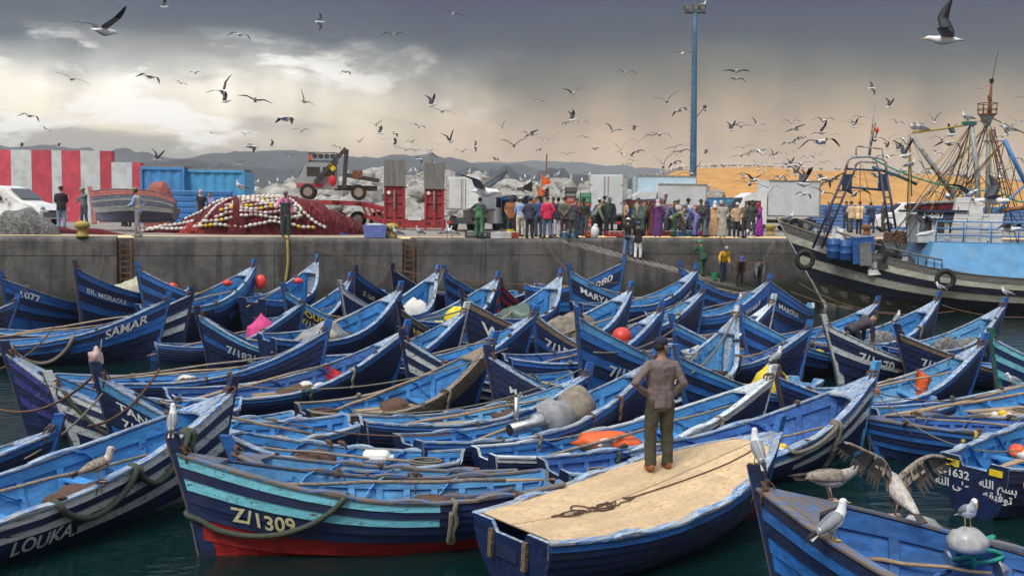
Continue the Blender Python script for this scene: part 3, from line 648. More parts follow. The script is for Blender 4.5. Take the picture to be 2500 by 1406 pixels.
def sand():
    m = MB(); rings = []; prof = [(1440, 540), (1500, 505), (1560, 462), (1610, 432), (1650, 417), (1700, 412), (1800, 409), (1900, 412), (2000, 417), (2100, 420), (2200, 424), (2300, 430), (2400, 436), (2520, 445), (2700, 470)]
    for k in range(100):
        px = 1440+1260*k/99; y = 0
        for (a, b), (c, d) in zip(prof[:-1], prof[1:]):
            if a <= px <= c: y = b+(d-b)*ss((px-a)/(c-a))
        top = P(px, y, 112); ring = []
        for dy, hf in ((-32, 0), (-26, .12), (-20, .36), (-14, .62), (-8, .85), (-3, .97), (0, 1), (5, .96), (14, .6), (30, 0)):
            D = 112+dy; nz = mnoise.fractal(Vector((px*.011, dy*.09, 2)), 1, 2, 4)*.8*hf*(1-hf*.6); gul = .5*mnoise.noise(Vector((px*.03, 0, 5)))*hf*(1-hf)*4
            ring.append(Vector(((px-1250)/FPX*D, D, 3.1+max(0, (top.z-3.1)*hf)+nz+gul*.9)))
        rings.append(ring)
    m.loft(rings, close=False); tag(m.build('sand_mound', 'sand', smooth=True), 'long ochre sand mound dotted with gulls behind the fence', 'sand mound', None)
sand()
# breakwater boulders
mat('boulder', (.34, .33, .31), .9, .3, 1.2, .6, bscale=6, dirt=((.17, .155, .135), .7))
def boulders():
    import bmesh
    base = []
    for s in range(6):
        bm = bmesh.new(); bmesh.ops.create_icosphere(bm, subdivisions=2, radius=1)
        for v in bm.verts:
            d = v.co.copy(); k = 1+.35*mnoise.noise(d*1.1+Vector((s*7, 0, 0)))+.18*mnoise.noise(d*2.6+Vector((0, s*5, 0)))
            v.co = d*k; v.co.z *= .8
            for ax in (Vector((1, .4, .3)), Vector((-.5, 1, .2)), Vector((.2, -.6, 1)), Vector((-.8, -.6, .1))):
                ax = (ax+Vector((s*.13, -s*.1, s*.07))).normalized(); e = v.co.dot(ax)-.72
                if e > 0: v.co -= ax*e*.9
        me = bpy.data.meshes.new('boulder'); bm.to_mesh(me); bm.free(); me.materials.append(MAT['boulder']); base.append(me)
    rt = tag(empty('breakwater', q(0, 32, 3.2)), 'long heap of pale boulders behind the trucks', 'breakwater')
    rnd = random.Random(3); top = [(560, 470), (620, 440), (700, 436), (800, 440), (900, 420), (980, 412), (1060, 412), (1150, 424), (1250, 428), (1350, 430), (1450, 440), (1550, 450), (1650, 452), (1750, 458), (1820, 474), (1880, 520)]
    for k in range(290):
        px = rnd.uniform(560, 1880); lay = rnd.random(); y = 440
        for (a, b), (c, d) in zip(top[:-1], top[1:]):
            if a <= px <= c: y = b+(d-b)*(px-a)/(c-a)
        D = 74+10*lay; pt = P(px, y+9, 84); z = 3.0+(pt.z-3.0)*(.12+.88*lay)-.3
        r = rnd.uniform(.55, 1.15)*(1.1 if lay > .5 else 1)
        o = link('boulder', rnd.choice(base), rt, Vector(((px-1250)/FPX*D, D, z))-rt.location, (rnd.uniform(-.4, .4), rnd.uniform(-.4, .4), rnd.uniform(0, 6)))
        o.scale = (r*rnd.uniform(.9, 1.4), r*rnd.uniform(.8, 1.2), r*rnd.uniform(.7, 1.1))
    m = MB(); m.loft([[Vector(((px-1250)/FPX*D, D, z))-rt.location for D, z in ((73, 3.05), (80, 3.0+(P(px, y+25, 84).z-3)*.55), (84.5, P(px, y+22, 84).z), (95, 3.05))] for px, y in top], close=False)
    m.build('rubble_core', 'boulder', rt)
boulders()
def haze():
    m = bpy.data.materials.new('haze'); m.use_nodes = True; t = NT(m.node_tree); MAT['haze'] = m
    v = t.n('ShaderNodeVolumePrincipled', i_Density=3.2e-4, i_Anisotropy=.2); v.inputs['Color'].default_value = (.90, .92, .96, 1)
    o = t.n('ShaderNodeOutputMaterial'); t.l(v.outputs[0], o.inputs[1])
    b = MB(); b.box((0, 1550, 85), (9000, 3260, 174)); tag(b.build('haze', 'haze'), 'thin grey harbour air paling the far hills', None, None, 'stuff')
HAZE = True
ORDW = 'first second third fourth fifth sixth seventh eighth ninth tenth eleventh twelfth thirteenth fourteenth fifteenth sixteenth seventeenth eighteenth nineteenth'.split()
# ------------------------------------------------------------------ things on the quay
mat('wall_white', (.52, .56, .58), .8, .12, 1.5, .3, chips=[((.28, .28, .28), .735, 3, None)], dirt=((.30, .31, .31), .5))
mat('wall_red', (.50, .06, .095), .75, .2, 1.5, .3, chips=[((.55, .35, .38), .715, 4, (1, 1, .4))])
mat('container_blue', (.05, .24, .55), .5, .15, 2, .15, dirt=((.10, .14, .2), .3))
mat('container_light', (.06, .32, .60), .5, .15, 2, .15, dirt=((.10, .14, .2), .3))
mat('fence_blue', (.035, .16, .42), .5, .15, 2, .15)
mat('trailer_red', (.30, .03, .035), .55, .25, 3, .2, chips=[((.14, .06, .04), .72, 6, None)])
mat('plate_grey', (.16, .155, .15), .7, .25, 3, .3, sx=(3, 3, .4), chips=[((.20, .10, .06), .72, 5, (3, 3, .3))])
mat('truck_cab', (.34, .39, .41), .4, .08, 3, .05, dirt=((.35, .35, .33), .4))
mat('net_red', (.155, .014, .022), .95, .4, 7, 1.0, bscale=30, chips=[((.06, .006, .012), .6, 9, None)])
mat('net_orange', (.36, .055, .035), .95, .4, 7, 1.0, bscale=30, chips=[((.2, .02, .03), .58, 9, None)])
mat('net_blue', (.03, .10, .34), .95, .4, 9, 1.0, bscale=30)
mat('net_grey', (.20, .20, .19), .95, .35, 7, 1.0, bscale=26, chips=[((.1, .1, .1), .6, 12, None)])
mat('mast_blue', (.05, .13, .22), .5, .2, 2, .1)
mat('crate_orange', (.55, .09, .02), .5, .2, 6, .1); mat('crate_green', (.02, .26, .10), .5, .2, 6, .1); mat('crate_dark', (.05, .055, .05), .5, .2, 6, .1)
mat('crate_red', (.42, .035, .03), .5, .2, 6, .1); mat('crate_blue', (.03, .17, .42), .5, .2, 6, .1); mat('tub_blue', (.16, .22, .55), .45, .15, 6, .05)
mat('faded_red', (.30, .085, .07), .7, .3, 4, .3, sx=ST, chips=[((.36, .30, .28), .68, 7, ST)])
mat('faded_navy', (.055, .065, .105), .7, .3, 4, .3, sx=ST, chips=[((.26, .2, .18), .68, 7, ST), ((.45, .43, .40), .74, 14, None)])
mat('lamp_red', (.7, .02, .02), .3, .1, 5, 0); mat('lamp_glass', (.25, .28, .22), .2, .2, 5, 0)
mat('box_white', (.62, .66, .68), .4, .05, 2, .05, dirt=((.42, .42, .4), .4)); mat('box_bluegrey', (.40, .52, .60), .4, .06, 2, .05)
CODE.update(D='faded_red', N='faded_navy')
def striped_wall():
    r = empty('striped_wall', P(170, 520, 60)*1, 0, 'tall concrete wall painted in red and white bands behind the white car', 'wall'); r.location.z = 3.1
    b = [-60, 30, 80, 129, 153, 199, 246, 274, 324, 345]; cols = 'rwrwrwrwr'
    for k in range(9):
        ztop = 7.4 if k < 7 else 6.75
        x0, x1 = (b[k]-1250)/FPX*60, (b[k+1]-1250)/FPX*60
        m = MB(); m.box(((x0+x1)/2-r.location.x, .25-.015*(k % 2), (ztop-3.1)/2-.1), (x1-x0-.004, .5, ztop-3.1+.2)); m.build('painted_band', 'wall_red' if cols[k] == 'r' else 'wall_white', r)
        m = MB(); m.prism([(x0-r.location.x+.002, 0), (x1-r.location.x-.002, 0), (x1-r.location.x-.002, .55), (x0-r.location.x+.002, .55)], -.28, -.02); m.build('footing', 'wall_white' if cols[k] == 'w' else 'wall_red', r)
striped_wall()
def container(px0, px1, D, h, mt, label):
    x0, x1 = (px0-1250)/FPX*D, (px1-1250)/FPX*D; W = x1-x0
    r = empty('shipping_container', ((x0+x1)/2, D, gz((x0+x1)/2, D)), 0, label, 'container', 'blue containers')
    n = int(W/.14); prof = []
    for k in range(n+1):
        x = -W/2+.08+(W-.16)*k/n; prof.append((x, -.02 if (k//2) % 2 else .03))
    m = MB(); m.loft([[Vector((x, y, .15)) for x, y in prof], [Vector((x, y, h-.12)) for x, y in prof]], close=False); m.build('corrugated_side', mt, r)
    for (x, z, sx, sz) in ((0, .08, W, .16), (0, h-.07, W, .14), (-W/2+.05, h/2, .12, h-.02), (W/2-.05, h/2, .12, h-.02)):
        m = MB(); m.box((x, -.03 if sx > 1 else -.036, z), (sx, .12, sz)); m.build('frame', mt, r)
    m = MB(); m.box((0, 1.2, h/2-.02), (W-.1, 2.3, h-.06)); m.build('shell', mt, r)
    for k in range(3):
        m = MB(); m.box((-W/2+W*(k+.5)/3, .9, h+.03), (W/3-.03, 1.7, .09)); m.build('roof_sheet', 'grey_wood', r)
container(345, 451, 56, 3.1, 'container_blue', 'mid blue container next to the striped wall'); container(452, 597, 56.4, 3.0, 'container_light', 'lighter blue container behind the net pile')
def fence(px0, px1, D, z0, z1, label, n=7, posts=8):
    x0, x1 = (px0-1250)/FPX*D, (px1-1250)/FPX*D; r = empty('sheet_fence', ((x0+x1)/2, D, z0), 0, label, 'fence'); W = x1-x0
    for k in range(n):
        m = MB(); z = (z1-z0)*(k+.5)/n; hh = (z1-z0)/n
        m.prism([(0, z-hh/2+.01), (-.05, z-hh*.3), (-.05, z+hh*.3), (0, z+hh/2-.01), (.03, z)], -W/2, W/2, axis='x'); fixn(m.build('fence_panel', 'fence_blue', r))
    for k in range(posts+1):
        m = MB(); m.box((-W/2+W*k/posts, .07, (z1-z0)/2), (.08, .06, z1-z0+.05)); m.build('post', 'fence_blue', r)
fence(1940, 2640, 74, 3.2, 4.98, 'blue ribbed metal fence in front of the sand mound'); fence(412, 565, 53, 3.25, 5.05, 'short blue fence behind the seated people and net pile', 6, 4)
def wheel(parent, x, y, r, w=.22, m='rubber'):
    t = MB(); t.disc((0, 0, 0), (0, 1, 0), r, w, n=18, r1=r*.58); o = fixn(t.build('wheel', m, parent, loc=(x, y, r)))
    t = MB(); t.disc((0, 0, 0), (0, 1, 0), r*.58, w*.7, n=14); t.build('rim', 'steel', o); return o
def car():
    p = atpx(20, 45); r = empty('parked_car', p, radians(-12), 'white car with sloping bonnet parked before the striped wall', 'car')
    pts = [(-2.3, .35), (-2.3, 1.0), (-1.9, 1.45), (-1.2, 1.72), (.1, 1.72), (.55, 1.60), (1.25, 1.10), (1.95, .92), (2.25, .70), (2.3, .35)]
    m = MB(); rings = []
    for x, z in pts: pass
    for y, k, top in ((-.88, 0, .9), (-.84, .02, 1), (-.7, .05, 1.03), (.7, .05, 1.03), (.84, .02, 1), (.88, 0, .9)):
        rings.append([Vector((x*(1 if abs(y) > .8 else 1.01), y*(1 if z < 1.1 else .86), .35+(z-.35)*top)) for x, z in pts])
    m.loft(rings); fixn(m.build('body', 'white', r, smooth=False))
    m = MB(); m.add([(.60, -.62, 1.615), (1.22, -.70, 1.175), (1.22, .70, 1.175), (.60, .62, 1.615)], [(0, 1, 2, 3)])
    o = m.build('windscreen', 'glass', r); o.location = (.03, 0, .035)
    for s in (-1, 1):
        m = MB(); m.add([(-1.1, s*.80, 1.55), (.1, s*.80, 1.56), (.48, s*.83, 1.12), (-1.1, s*.86, 1.12)], [(0, 1, 2, 3)]); m.build('side_window', 'glass', r, loc=(0, s*.03, 0))
        m = MB(); m.ball((2.12, s*.62, .80), (.16, .17, .10)); m.build('headlight', 'steel', r, smooth=True)
        m = MB(); m.box((.62, s*.95, 1.16), (.12, .16, .13)); m.build('wing_mirror', 'white', r)
        for x in (-1.45, 1.45): wheel(r, x, s*.80, .31)
        for x in (-1.45, 1.45): m = MB(); m.disc((x, s*.86, .34), (0, 1, 0), .39, .06, n=16); m.build('wheel_arch', 'black', r)
    m = MB(); m.box((2.30, 0, .52), (.08, 1.5, .22)); m.build('bumper', 'grey_paint', r); m = MB(); m.box((2.33, 0, .68), (.04, .8, .08)); m.build('grille', 'black', r)
car()
def mound(name, loc, prof, depth, mats, label, cat, seed=0, amp=.08, n=44, asym=.35):
    "draped heap: prof = [(x, height)] along its length"
    m = MB(); rings = []; x0, x1 = prof[0][0], prof[-1][0]
    def hh(x):
        for (a, b), (c, d) in zip(prof[:-1], prof[1:]):
            if a <= x <= c: return b+(d-b)*ss((x-a)/(c-a))
        return 0
    K = 15
    for i in range(n+1):
        x = x0+(x1-x0)*i/n; h = hh(x); ring = []; dd = depth*(.35+.65*min(1, h/1.2))
        for k in range(K+1):
            a = pi*k/K; y = -cos(a)*dd/2; z = h*sin(a)**.55
            nz = mnoise.fractal(Vector((x*1.3, y*1.6+z, seed)), 1, 2, 4)*amp*(1 if 0 < k < K else 0); fold = amp*.6*sin(x*7+y*3+3*mnoise.noise(Vector((x, y, seed))))*min(1, h)
            ring.append(Vector((x, y-asym*z*.2+nz, max(.0 if 0 < k < K else -.02, z+nz+(fold if 0 < k < K else 0)))))
        rings.append(ring)
    m.loft(rings, close=False); o = m.build(name, mats, None, True); o.location = loc
    if label: tag(o, label, cat)
    return o, hh
def netpile():
    D = 44.0; cx = (645-1250)/FPX*D; g = 3.06
    prof = [(-5.4, .05), (-4.8, .22), (-3.6, .40), (-2.9, .75), (-2.2, 1.25), (-1.5, 1.50), (-.5, 1.60), (.6, 1.62), (1.4, 1.58), (2.2, 1.38), (2.9, 1.05), (3.6, .72), (4.3, .42), (4.9, .18), (5.4, .03)]
    r = empty('fishing_net_pile', (cx, D, g), QA*.9, 'huge heap of dark red fishing net laced with white floats', 'net pile')
    o, hh = mound('net', (0, 0, 0), prof, 3.2, 'net_red', None, None, 1.7, .10); o.parent = r
    o2, _ = mound('net_fold', (0, -.18, -.02), [(1.0, .02), (1.5, .5), (2.1, .85), (2.8, .62), (3.6, .36), (4.4, .2), (5.0, .02)], 3.4, 'net_orange', None, None, 4.2, .10); o2.parent = r
    o2, _ = mound('net_fold', (0, -.12, 0), [(-1.9, .02), (-1.5, 1.2), (-1.25, 1.66), (-.9, 1.5), (-.6, .02)], 3.3, 'net_red', None, None, 2.2, .07, 20); o2.parent = r
    o2, _ = mound('net_fold', (0, -.9, 0), [(-3.6, .02), (-3.0, .5), (-2.4, .62), (-1.9, .02)], 1.6, 'net_orange', None, None, 6.2, .08, 20); o2.parent = r
    o2, _ = mound('net_fold', (0, -1.2, 0), [(1.7, .02), (2.3, .28), (3.0, .2), (3.4, .02)], 1.0, 'net_blue', None, None, 6.2, .06, 16); o2.parent = r
    base = []
    for c in ('white_float', 'pink_float', 'yellow_float'):
        m = MB(); m.ball((0, 0, 0), (.105, .07, .07), n=7, k=5); x = m.build('float', c, r, True); base.append(x.data); bpy.data.objects.remove(x)
    rnd = random.Random(5); cnt = [0]
    def surf(x, f):
        h = hh(x); dd = 3.2*(.35+.65*min(1, h/1.2)); a = f*pi/2; y = -cos(a)*dd/2; z = h*sin(a)**.55
        return Vector((x, y-.07*z-.09, z+.03))
    def line(pts, w=(8, 0, 0)):
        pts = [surf(*p) for p in pts]; i = 0; acc = 0
        for a, b in zip(pts[:-1], pts[1:]):
            d = b-a; L = d.length
            while acc <= L and cnt[0] < 296:
                o = link('float', base[rnd.choices((0, 1, 2), w)[0]], r, a+d*(acc/L)+Vector((0, rnd.uniform(-.02, .02), rnd.uniform(-.015, .015)))); o.rotation_euler = (rnd.uniform(-.2, .2), -atan2(d.z, hypot(d.x, d.y)), atan2(d.y, d.x)+rnd.uniform(-.2, .2)); acc += .20; cnt[0] += 1
            acc -= L
    for f, (a, b), w in ((.06, (-2.6, 1.9), (9, 0, 1)), (.16, (-2.4, 1.5), (7, 2, 1)), (.25, (-2.0, 1.3), (2, 7, 1)), (.34, (-1.8, 1.3), (8, 1, 1)), (.42, (-1.6, 1.2), (5, 2, 3)), (.50, (-1.5, 1.0), (1, 7, 2)),
                         (.58, (-1.3, 1.0), (7, 1, 1)), (.67, (-1.1, .9), (3, 6, 1)), (.77, (-.9, .7), (8, 1, 1))):
        line([(a+(b-a)*k/8, f+.03*sin(k*1.3+f*20)) for k in range(9)], w)
    line([(-4.9, .2), (-4.3, .4), (-3.7, .15), (-3.1, .1), (-2.6, .1)]); line([(-4.6, .5), (-4.0, .6), (-3.4, .5), (-2.9, .35)]); line([(-3.2, .9), (-2.6, .75), (-2.1, .85), (-1.6, .95)])
    line([(-2.9, .02), (-2.3, .3), (-2.0, .6), (-1.5, .8), (-.9, .9), (0, .9), (.6, .85)]); line([(.6, .85), (1.1, .6), (1.4, .35), (1.2, .12)]); line([(1.4, .3), (1.9, .12), (2.4, .04)])
    for k in range(34):
        x = rnd.uniform(-3.6, 4.6); dx = rnd.uniform(-.9, .9); b = MB()
        b.tube([surf(x+dx*u+.08*sin(u*9+k), u)+Vector((0, .04, .0)) for u in (.03, .12, .22, .34, .46, .6, .76, .95)], rnd.uniform(.012, .03), 5); b.build('net_cord', ['net_red', 'net_orange', 'rope_brown'][k % 3], r, True)
netpile()
mound('net_heap', atpx(62, 39.2), [(-1.3, .03), (-1.0, .5), (-.5, .92), (.1, 1.0), (.6, .75), (1.0, .4), (1.25, .03)], 1.9, 'net_grey', 'grey heap of old netting on the quay edge before the white car', 'net heap', 8, .10, 30)
mound('net_scrap', atpx(200, 40.2)+Vector((0, 0, -.01)), [(-1.6, .02), (-1.0, .28), (-.2, .18), (.6, .24), (1.2, .1), (1.6, .02)], .9, 'net_red', 'low strip of red net scraps at the foot of the beached boat', 'net', 3, .06, 24)
mound('cloth_bundle', atpx(388, 47)+Vector((0, 0, 1.25)), [(-.62, .1), (-.5, .5), (-.2, .85), (.25, .85), (.5, .55), (.62, .1)], 1.1, 'faded_red', 'red and white patterned cloth bundle piled beside the blue container', 'bundle', 2, .05, 18)
p = atpx(388, 47); r = empty('pallet_stack', p, .1, 'stack of worn wooden boxes under the patterned cloth bundle', 'boxes')
for k in range(4):
    m = MB(); m.box((random.uniform(-.05, .05), 0, .15+.31*k), (1.15, .9, .29)); m.build('box', ['faded_red', 'container_blue', 'grey_wood', 'grey_cloth'][k], r)
make_boat('BEACHED', (-17.6, 42.3), 1.55, (-14.1, 42.6), 1.5, 'N y N y N D D', 'beached old boat with faded red and navy planks propped on the quay', group=None, inner='inner_deep', rail='rail_dark', stemm='faded_red', lod=2, heel=30, z0=3.62, hull=dict(zmid=.95, zst=.7, zk=-.1))
for px, D, c in ((200, 38.2, 0), (955, 42.4, 1), (1878, 52.2, 2), (2112, 55.0, 3)):
    p = atpx(px, D); m = MB(); rr = [(.22, 0), (.24, .05), (.17, .12), (.15, .26), (.20, .32), (.27, .38), (.28, .48), (.22, .56), (.08, .6)]
    m.loft([[Vector((cos(2*pi*j/12)*a, sin(2*pi*j/12)*a, z)) for j in range(12)] for a, z in rr])
    tag(m.build('mooring_bollard', 'rope_yellow' if c != 3 else 'rust', None, True, p), ['rusty yellow bollard in front of the beached boat', 'rusty yellow bollard near the red trailer ramps', 'rusty bollard on the quay by the trawler bow', 'rusty bollard behind the trawler gantry'][c], 'bollard', 'mooring bollards')
def trailer_truck():
    D = 52; g = 3.25
    t = empty('low_loader_trailer', (0, 0, 0), 0, 'red low loader trailer with two upright loading ramps', 'trailer'); t.location = ((1010-1250)/FPX*49.5, 49.5, g)
    X = lambda px, D=49.5: (px-1250)/FPX*D-t.location.x
    for a, b, ztop in ((937, 988, 3.30), (1035, 1083, 3.18)):
        x0, x1 = X(a), X(b); c = (x0+x1)/2; w = x1-x0
        m = MB(); m.box((c, -.06, 1.55), (w-.12, .05, 2.9)); rp = m.build('loading_ramp', 'trailer_red', t)
        for s in (-1, 1): m = MB(); m.box((c+s*(w/2-.05), -.10, 1.6), (.10, .16, 3.2)); m.build('ramp_beam', 'trailer_red', rp)
        m = MB(); m.box((c, -.20, ztop-.62), (w+.02, .05, 1.24)); m.build('plate', 'plate_grey', rp)
        m = MB(); m.box((c, -.13, 1.0), (.14, .1, 1.6)); m.build('centre_beam', 'trailer_red', rp)
        m = MB(); m.tube([(c, -.22, .95), (c, -.22, 1.85)], .05, 8); m.build('hydraulic_ram', 'steel', rp)
        for z in (.62, 1.3, 1.72): m = MB(); m.box((c, -.11, z), (w-.2, .08, .08)); m.build('cross_bar', 'trailer_red', rp)
        m = MB(); m.disc((c-.28, -.17, 1.75), (0, 1, 0), .09, .02); m.build('reflector', 'white', rp)
    m = MB(); m.box((X(1010), .1, .28), (3.0, .5, .42)); m.build('rear_beam', 'trailer_red', t)
    m = MB(); m.box((X(1012), -.17, .52), (.62, .03, .17)); m.build('number_plate', 'white', t)
    for x in (950, 975, 1045, 1070): m = MB(); m.disc((X(x), -.17, .33), (0, 1, 0), .07, .04); m.build('tail_lamp', 'dark_steel', t)
    # side truss and deck running away to the left
    dk = [(X(945), 1.0), (X(880, 52), 1.32), (X(830, 52.5), 1.36), (X(690, 53), 1.34)]
    for (a, za), (b, zb) in zip(dk[:-1], dk[1:]):
        m = MB(); m.loft([[Vector((a, .5, za)), Vector((a, 3.2, za)), Vector((a, 3.2, za-.22)), Vector((a, .5, za-.22))], [Vector((b, 2.2, zb)), Vector((b, 4.8, zb)), Vector((b, 4.8, zb-.22)), Vector((b, 2.2, zb-.22))]]); fixn(m.build('deck_section', 'trailer_red', t))
    m = MB(); m.bar((X(935), .6, .35), (X(872), 2.0, .62), .16); m.build('lower_chord', 'trailer_red', t)
    for k in range(4):
        u = k/3.6; m = MB(); m.bar((X(935)*(1-u)+X(872)*u, .6+1.4*u, .35+.27*u), (X(935)*(1-u)+X(872)*u-.25, .6+1.4*u, 1.0+.2*u), .10); m.build('truss_strut', 'trailer_red', t)
    for k in range(3): wheel(t, X(905)-1.05*k, 2.4+.35*k, .42, .3).location.z = .42
    # breakdown truck standing on the deck
    r = empty('breakdown_truck', ((800-1250)/FPX*D, D+1.2, g+1.40), radians(180+8), 'pale grey breakdown truck with folded black crane loaded on the red trailer', 'truck')
    m = MB(); m.prism([(-.3, .55), (1.75, .55), (1.85, .95), (1.62, 1.15), (1.35, 1.75), (1.15, 1.88), (-.25, 1.88), (-.3, 1.1)], -.85, .85); fixn(m.build('cab', 'truck_cab', r))
    for s in (-1, 1):
        for x0, x1 in ((-.15, .45), (.6, 1.25)): m = MB(); m.box(((x0+x1)/2, s*.855, 1.42), (x1-x0, .03, .46)); m.build('side_window', 'glass', r)
        m = MB(); m.box((1.1, s*.86, .72), (1.3, .03, .18)); m.build('chequer_band', 'wall_red', r); wheel(r, 1.2, s*.78, .40); wheel(r, -1.35, s*.78, .40)
        m = MB(); rr = [[Vector((-1.35+.52*cos(a), s*.80+dy, .42+.50*sin(a))) for a in [pi*k/8 for k in range(9)]] for dy in (-.16, .16)]; m.loft(rr, close=False); m.build('mudguard', 'truck_cab', r)
    m = MB(); m.add([(1.64, -.7, 1.2), (1.38, -.62, 1.72), (1.38, .62, 1.72), (1.64, .7, 1.2)], [(0, 1, 2, 3)]); m.build('windscreen', 'glass', r, loc=(.03, 0, 0))
    m = MB(); m.box((-1.2, 0, .62), (2.2, 1.5, .25)); m.build('flatbed', 'dark_steel', r)
    rk = MB()
    for z in (1.95, 2.38):
        for s in (-1, 1): rk.bar((-.25, s*.72, z), (1.15, s*.72, z), .045)
        for x in (-.25, 1.15): rk.bar((x, -.72, z), (x, .72, z), .045)
    for x in (-.25, 1.15):
        for s in (-1, 1): rk.bar((x, s*.72, 1.86), (x, s*.72, 2.38), .045)
    rk = rk.build('roof_rack', 'dark_steel', r)
    for k in range(4): m = MB(); m.disc((.85-.3*k, .78, 2.2), (0, 1, 0), .13, .12, n=14); m.build('spot_lamp', 'dark_steel', rk)
    m = MB(); m.box((1.08, .78, 2.12), (.16, .1, .2)); m.build('beacon', 'orange', rk)
    cr = MB(); cr.bar((-.62, .95, .6), (-.75, .95, 2.55), .26, .22); cr.bar((.85, 1.0, .85), (-.72, 1.0, 2.6), .24, .2); crane = cr.build('crane_arm', 'dark_steel', r)
    m = MB(); m.bar((-.75, .95, 1.25), (-2.4, .9, 1.0), .2); m.build('crane_boom', 'dark_steel', crane); m = MB(); m.box((-1.3, .9, 1.3), (.5, .4, .4)); m.build('winch', 'rust', crane)
    m = MB(); m.box((-.0, 1.11, 1.66), (.42, .02, .24), R=Matrix.Rotation(-.84, 3, 'Y')); m.build('sticker', 'yellow_plastic', crane)
    m = MB(); m.ball((-.05, 1.25, .95), (.2, .12, .28)); m.build('red_bag', 'red_cloth', r)
trailer_truck()
def boxtruck(px, D, rz, L, W, Hh, label, bm='box_white', cab=True, z0=.75, doors=True, cabm='white', stripe=None, extra=0):
    "box body seen from its back (local -x is the rear)"
    p = atpx(px, D); r = empty('box_truck', p, rz, label, 'truck', 'white delivery trucks on the quay')
    m = MB(); m.box((L/2, 0, z0+Hh/2), (L, W, Hh)); b = m.build('cargo_box', bm, r)
    for s in (-1, 1):
        for z in (z0+.03, z0+Hh-.03): m = MB(); m.bar((-.01, s*(W/2), z), (L+.01, s*(W/2), z), .07); m.build('box_edge', 'steel', b)
        m = MB(); m.bar((-.012, s*(W/2-.01), z0), (-.012, s*(W/2-.01), z0+Hh), .07); m.build('box_edge', 'steel', b)
        if doors:
            m = MB(); m.box((-.025, s*W/4, z0+Hh/2), (.04, W/2-.08, Hh-.14)); dr = m.build('rear_door', bm, r)
            m = MB(); m.tube([(-.06, s*.10, z0+.1), (-.06, s*.10, z0+Hh-.1)], .018, 6); m.build('lock_rod', 'steel', dr)
            for z in (.3, .75): m = MB(); m.box((-.055, s*(W/2-.09), z0+Hh*z), (.03, .12, .05)); m.build('hinge', 'steel', dr)
            if stripe: 
                for k in range(9): m = MB(); m.box((-.048, s*(W/2-.10), z0+.15+k*(Hh-.3)/8.5), (.008, .05, .10)); m.build('warning_mark', 'wall_red', dr)
    m = MB(); m.box((L/2, 0, .58), (L+.1, W*.5, .2)); m.build('chassis', 'dark_steel', r); m = MB(); m.box((-.1, 0, .45), (.12, W*.9, .14)); m.build('rear_bumper', 'dark_steel', r)
    for s in (-1, 1):
        wheel(r, L*.22, s*(W/2-.2), .38); m = MB(); m.box((-.17, s*W*.38, .46), (.03, .2, .1)); m.build('tail_lamp', 'lamp_red', r)
    if cab:
        m = MB(); m.prism([(L+.08, .4), (L+1.75, .4), (L+1.8, 1.0), (L+1.3, 1.95), (L+.95, 2.15), (L+.08, 2.15)], -W*.46, W*.46); c = fixn(m.build('cab', cabm, r))
        m = MB(); m.add([(L+1.76, -W*.4, 1.08), (L+1.36, -W*.36, 1.85), (L+1.36, W*.36, 1.85), (L+1.76, W*.4, 1.08)], [(0, 1, 2, 3)]); m.build('windscreen', 'glass', c, loc=(.03, 0, .02))
        for s in (-1, 1):
            m = MB(); m.box((L+.8, s*W*.463, 1.45), (.75, .02, .5)); m.build('side_window', 'glass', c); wheel(r, L+.95, s*(W/2-.2), .38)
            m = MB(); m.box((L+1.8, s*W*.34, .82), (.06, .28, .16)); m.build('headlight', 'steel', c)
        m = MB(); m.box((L+1.82, 0, .5), (.1, W*.9, .2)); m.build('bumper', 'dark_steel', c)
    return r
boxtruck(1130, 48.6, radians(74), 2.2, 1.75, 1.55, 'white pickup with box body, red striped rear doors and dark tailgate step', stripe=True, z0=1.05)
boxtruck(1476, 52.5, radians(80), 3.2, 1.75, 2.05, 'white box truck with closed double rear doors and steel lock rods', z0=.85)
boxtruck(1545, 60, radians(0), 3.4, 2.0, 2.2, 'pale blue grey truck body behind the old red hull', bm='box_bluegrey', doors=False, cab=False, z0=.9)
boxtruck(1712, 58.5, radians(180), 2.7, 1.9, 1.7, 'white truck with box and sloping cab behind the crates and buyers', doors=False, z0=.9)
boxtruck(1978, 58, radians(186), 2.9, 2.0, 2.0, 'white truck facing left with tall plain box near the trawler bow', doors=False, z0=.85)
boxtruck(1800, 66, radians(180), 3.2, 2.0, 1.3, 'low blue and white truck beyond the hooded woman', bm='container_blue', doors=False, z0=.7)
def van(px, D, rz, label):
    p = atpx(px, D); r = empty('van', p, rz, label, 'van')
    m = MB(); rings = []
    for y, k in ((-.85, .94), (-.8, 1), (.8, 1), (.85, .94)): rings.append([Vector((x, y*(.9 if z > 1.2 else 1), .3+(z-.3)*k)) for x, z in [(-2, .3), (-2, 1.7), (-1.7, 1.85), (.3, 1.85), (1.0, 1.2), (1.8, 1.0), (2.0, .7), (2, .3)]])
    m.loft(rings); fixn(m.build('body', 'white', r))
    for s in (-1, 1):
        for x0, x1 in ((-1.7, -.7), (-.6, .3)): m = MB(); m.box(((x0+x1)/2, s*.80, 1.45), (x1-x0, .02, .45)); m.build('side_window', 'glass', r)
        for x in (-1.3, 1.3): wheel(r, x, s*.78, .3)
    m = MB(); m.add([(.98, -.66, 1.25), (.42, -.62, 1.75), (.42, .62, 1.75), (.98, .66, 1.25)], [(0, 1, 2, 3)]); m.build('windscreen', 'glass', r, loc=(.04, 0, .03))
van(2205, 66, radians(175), 'small white van between the fence and the trawler gantry'); van(1880, 62, radians(200), 'white van bonnet behind the man in white boots')
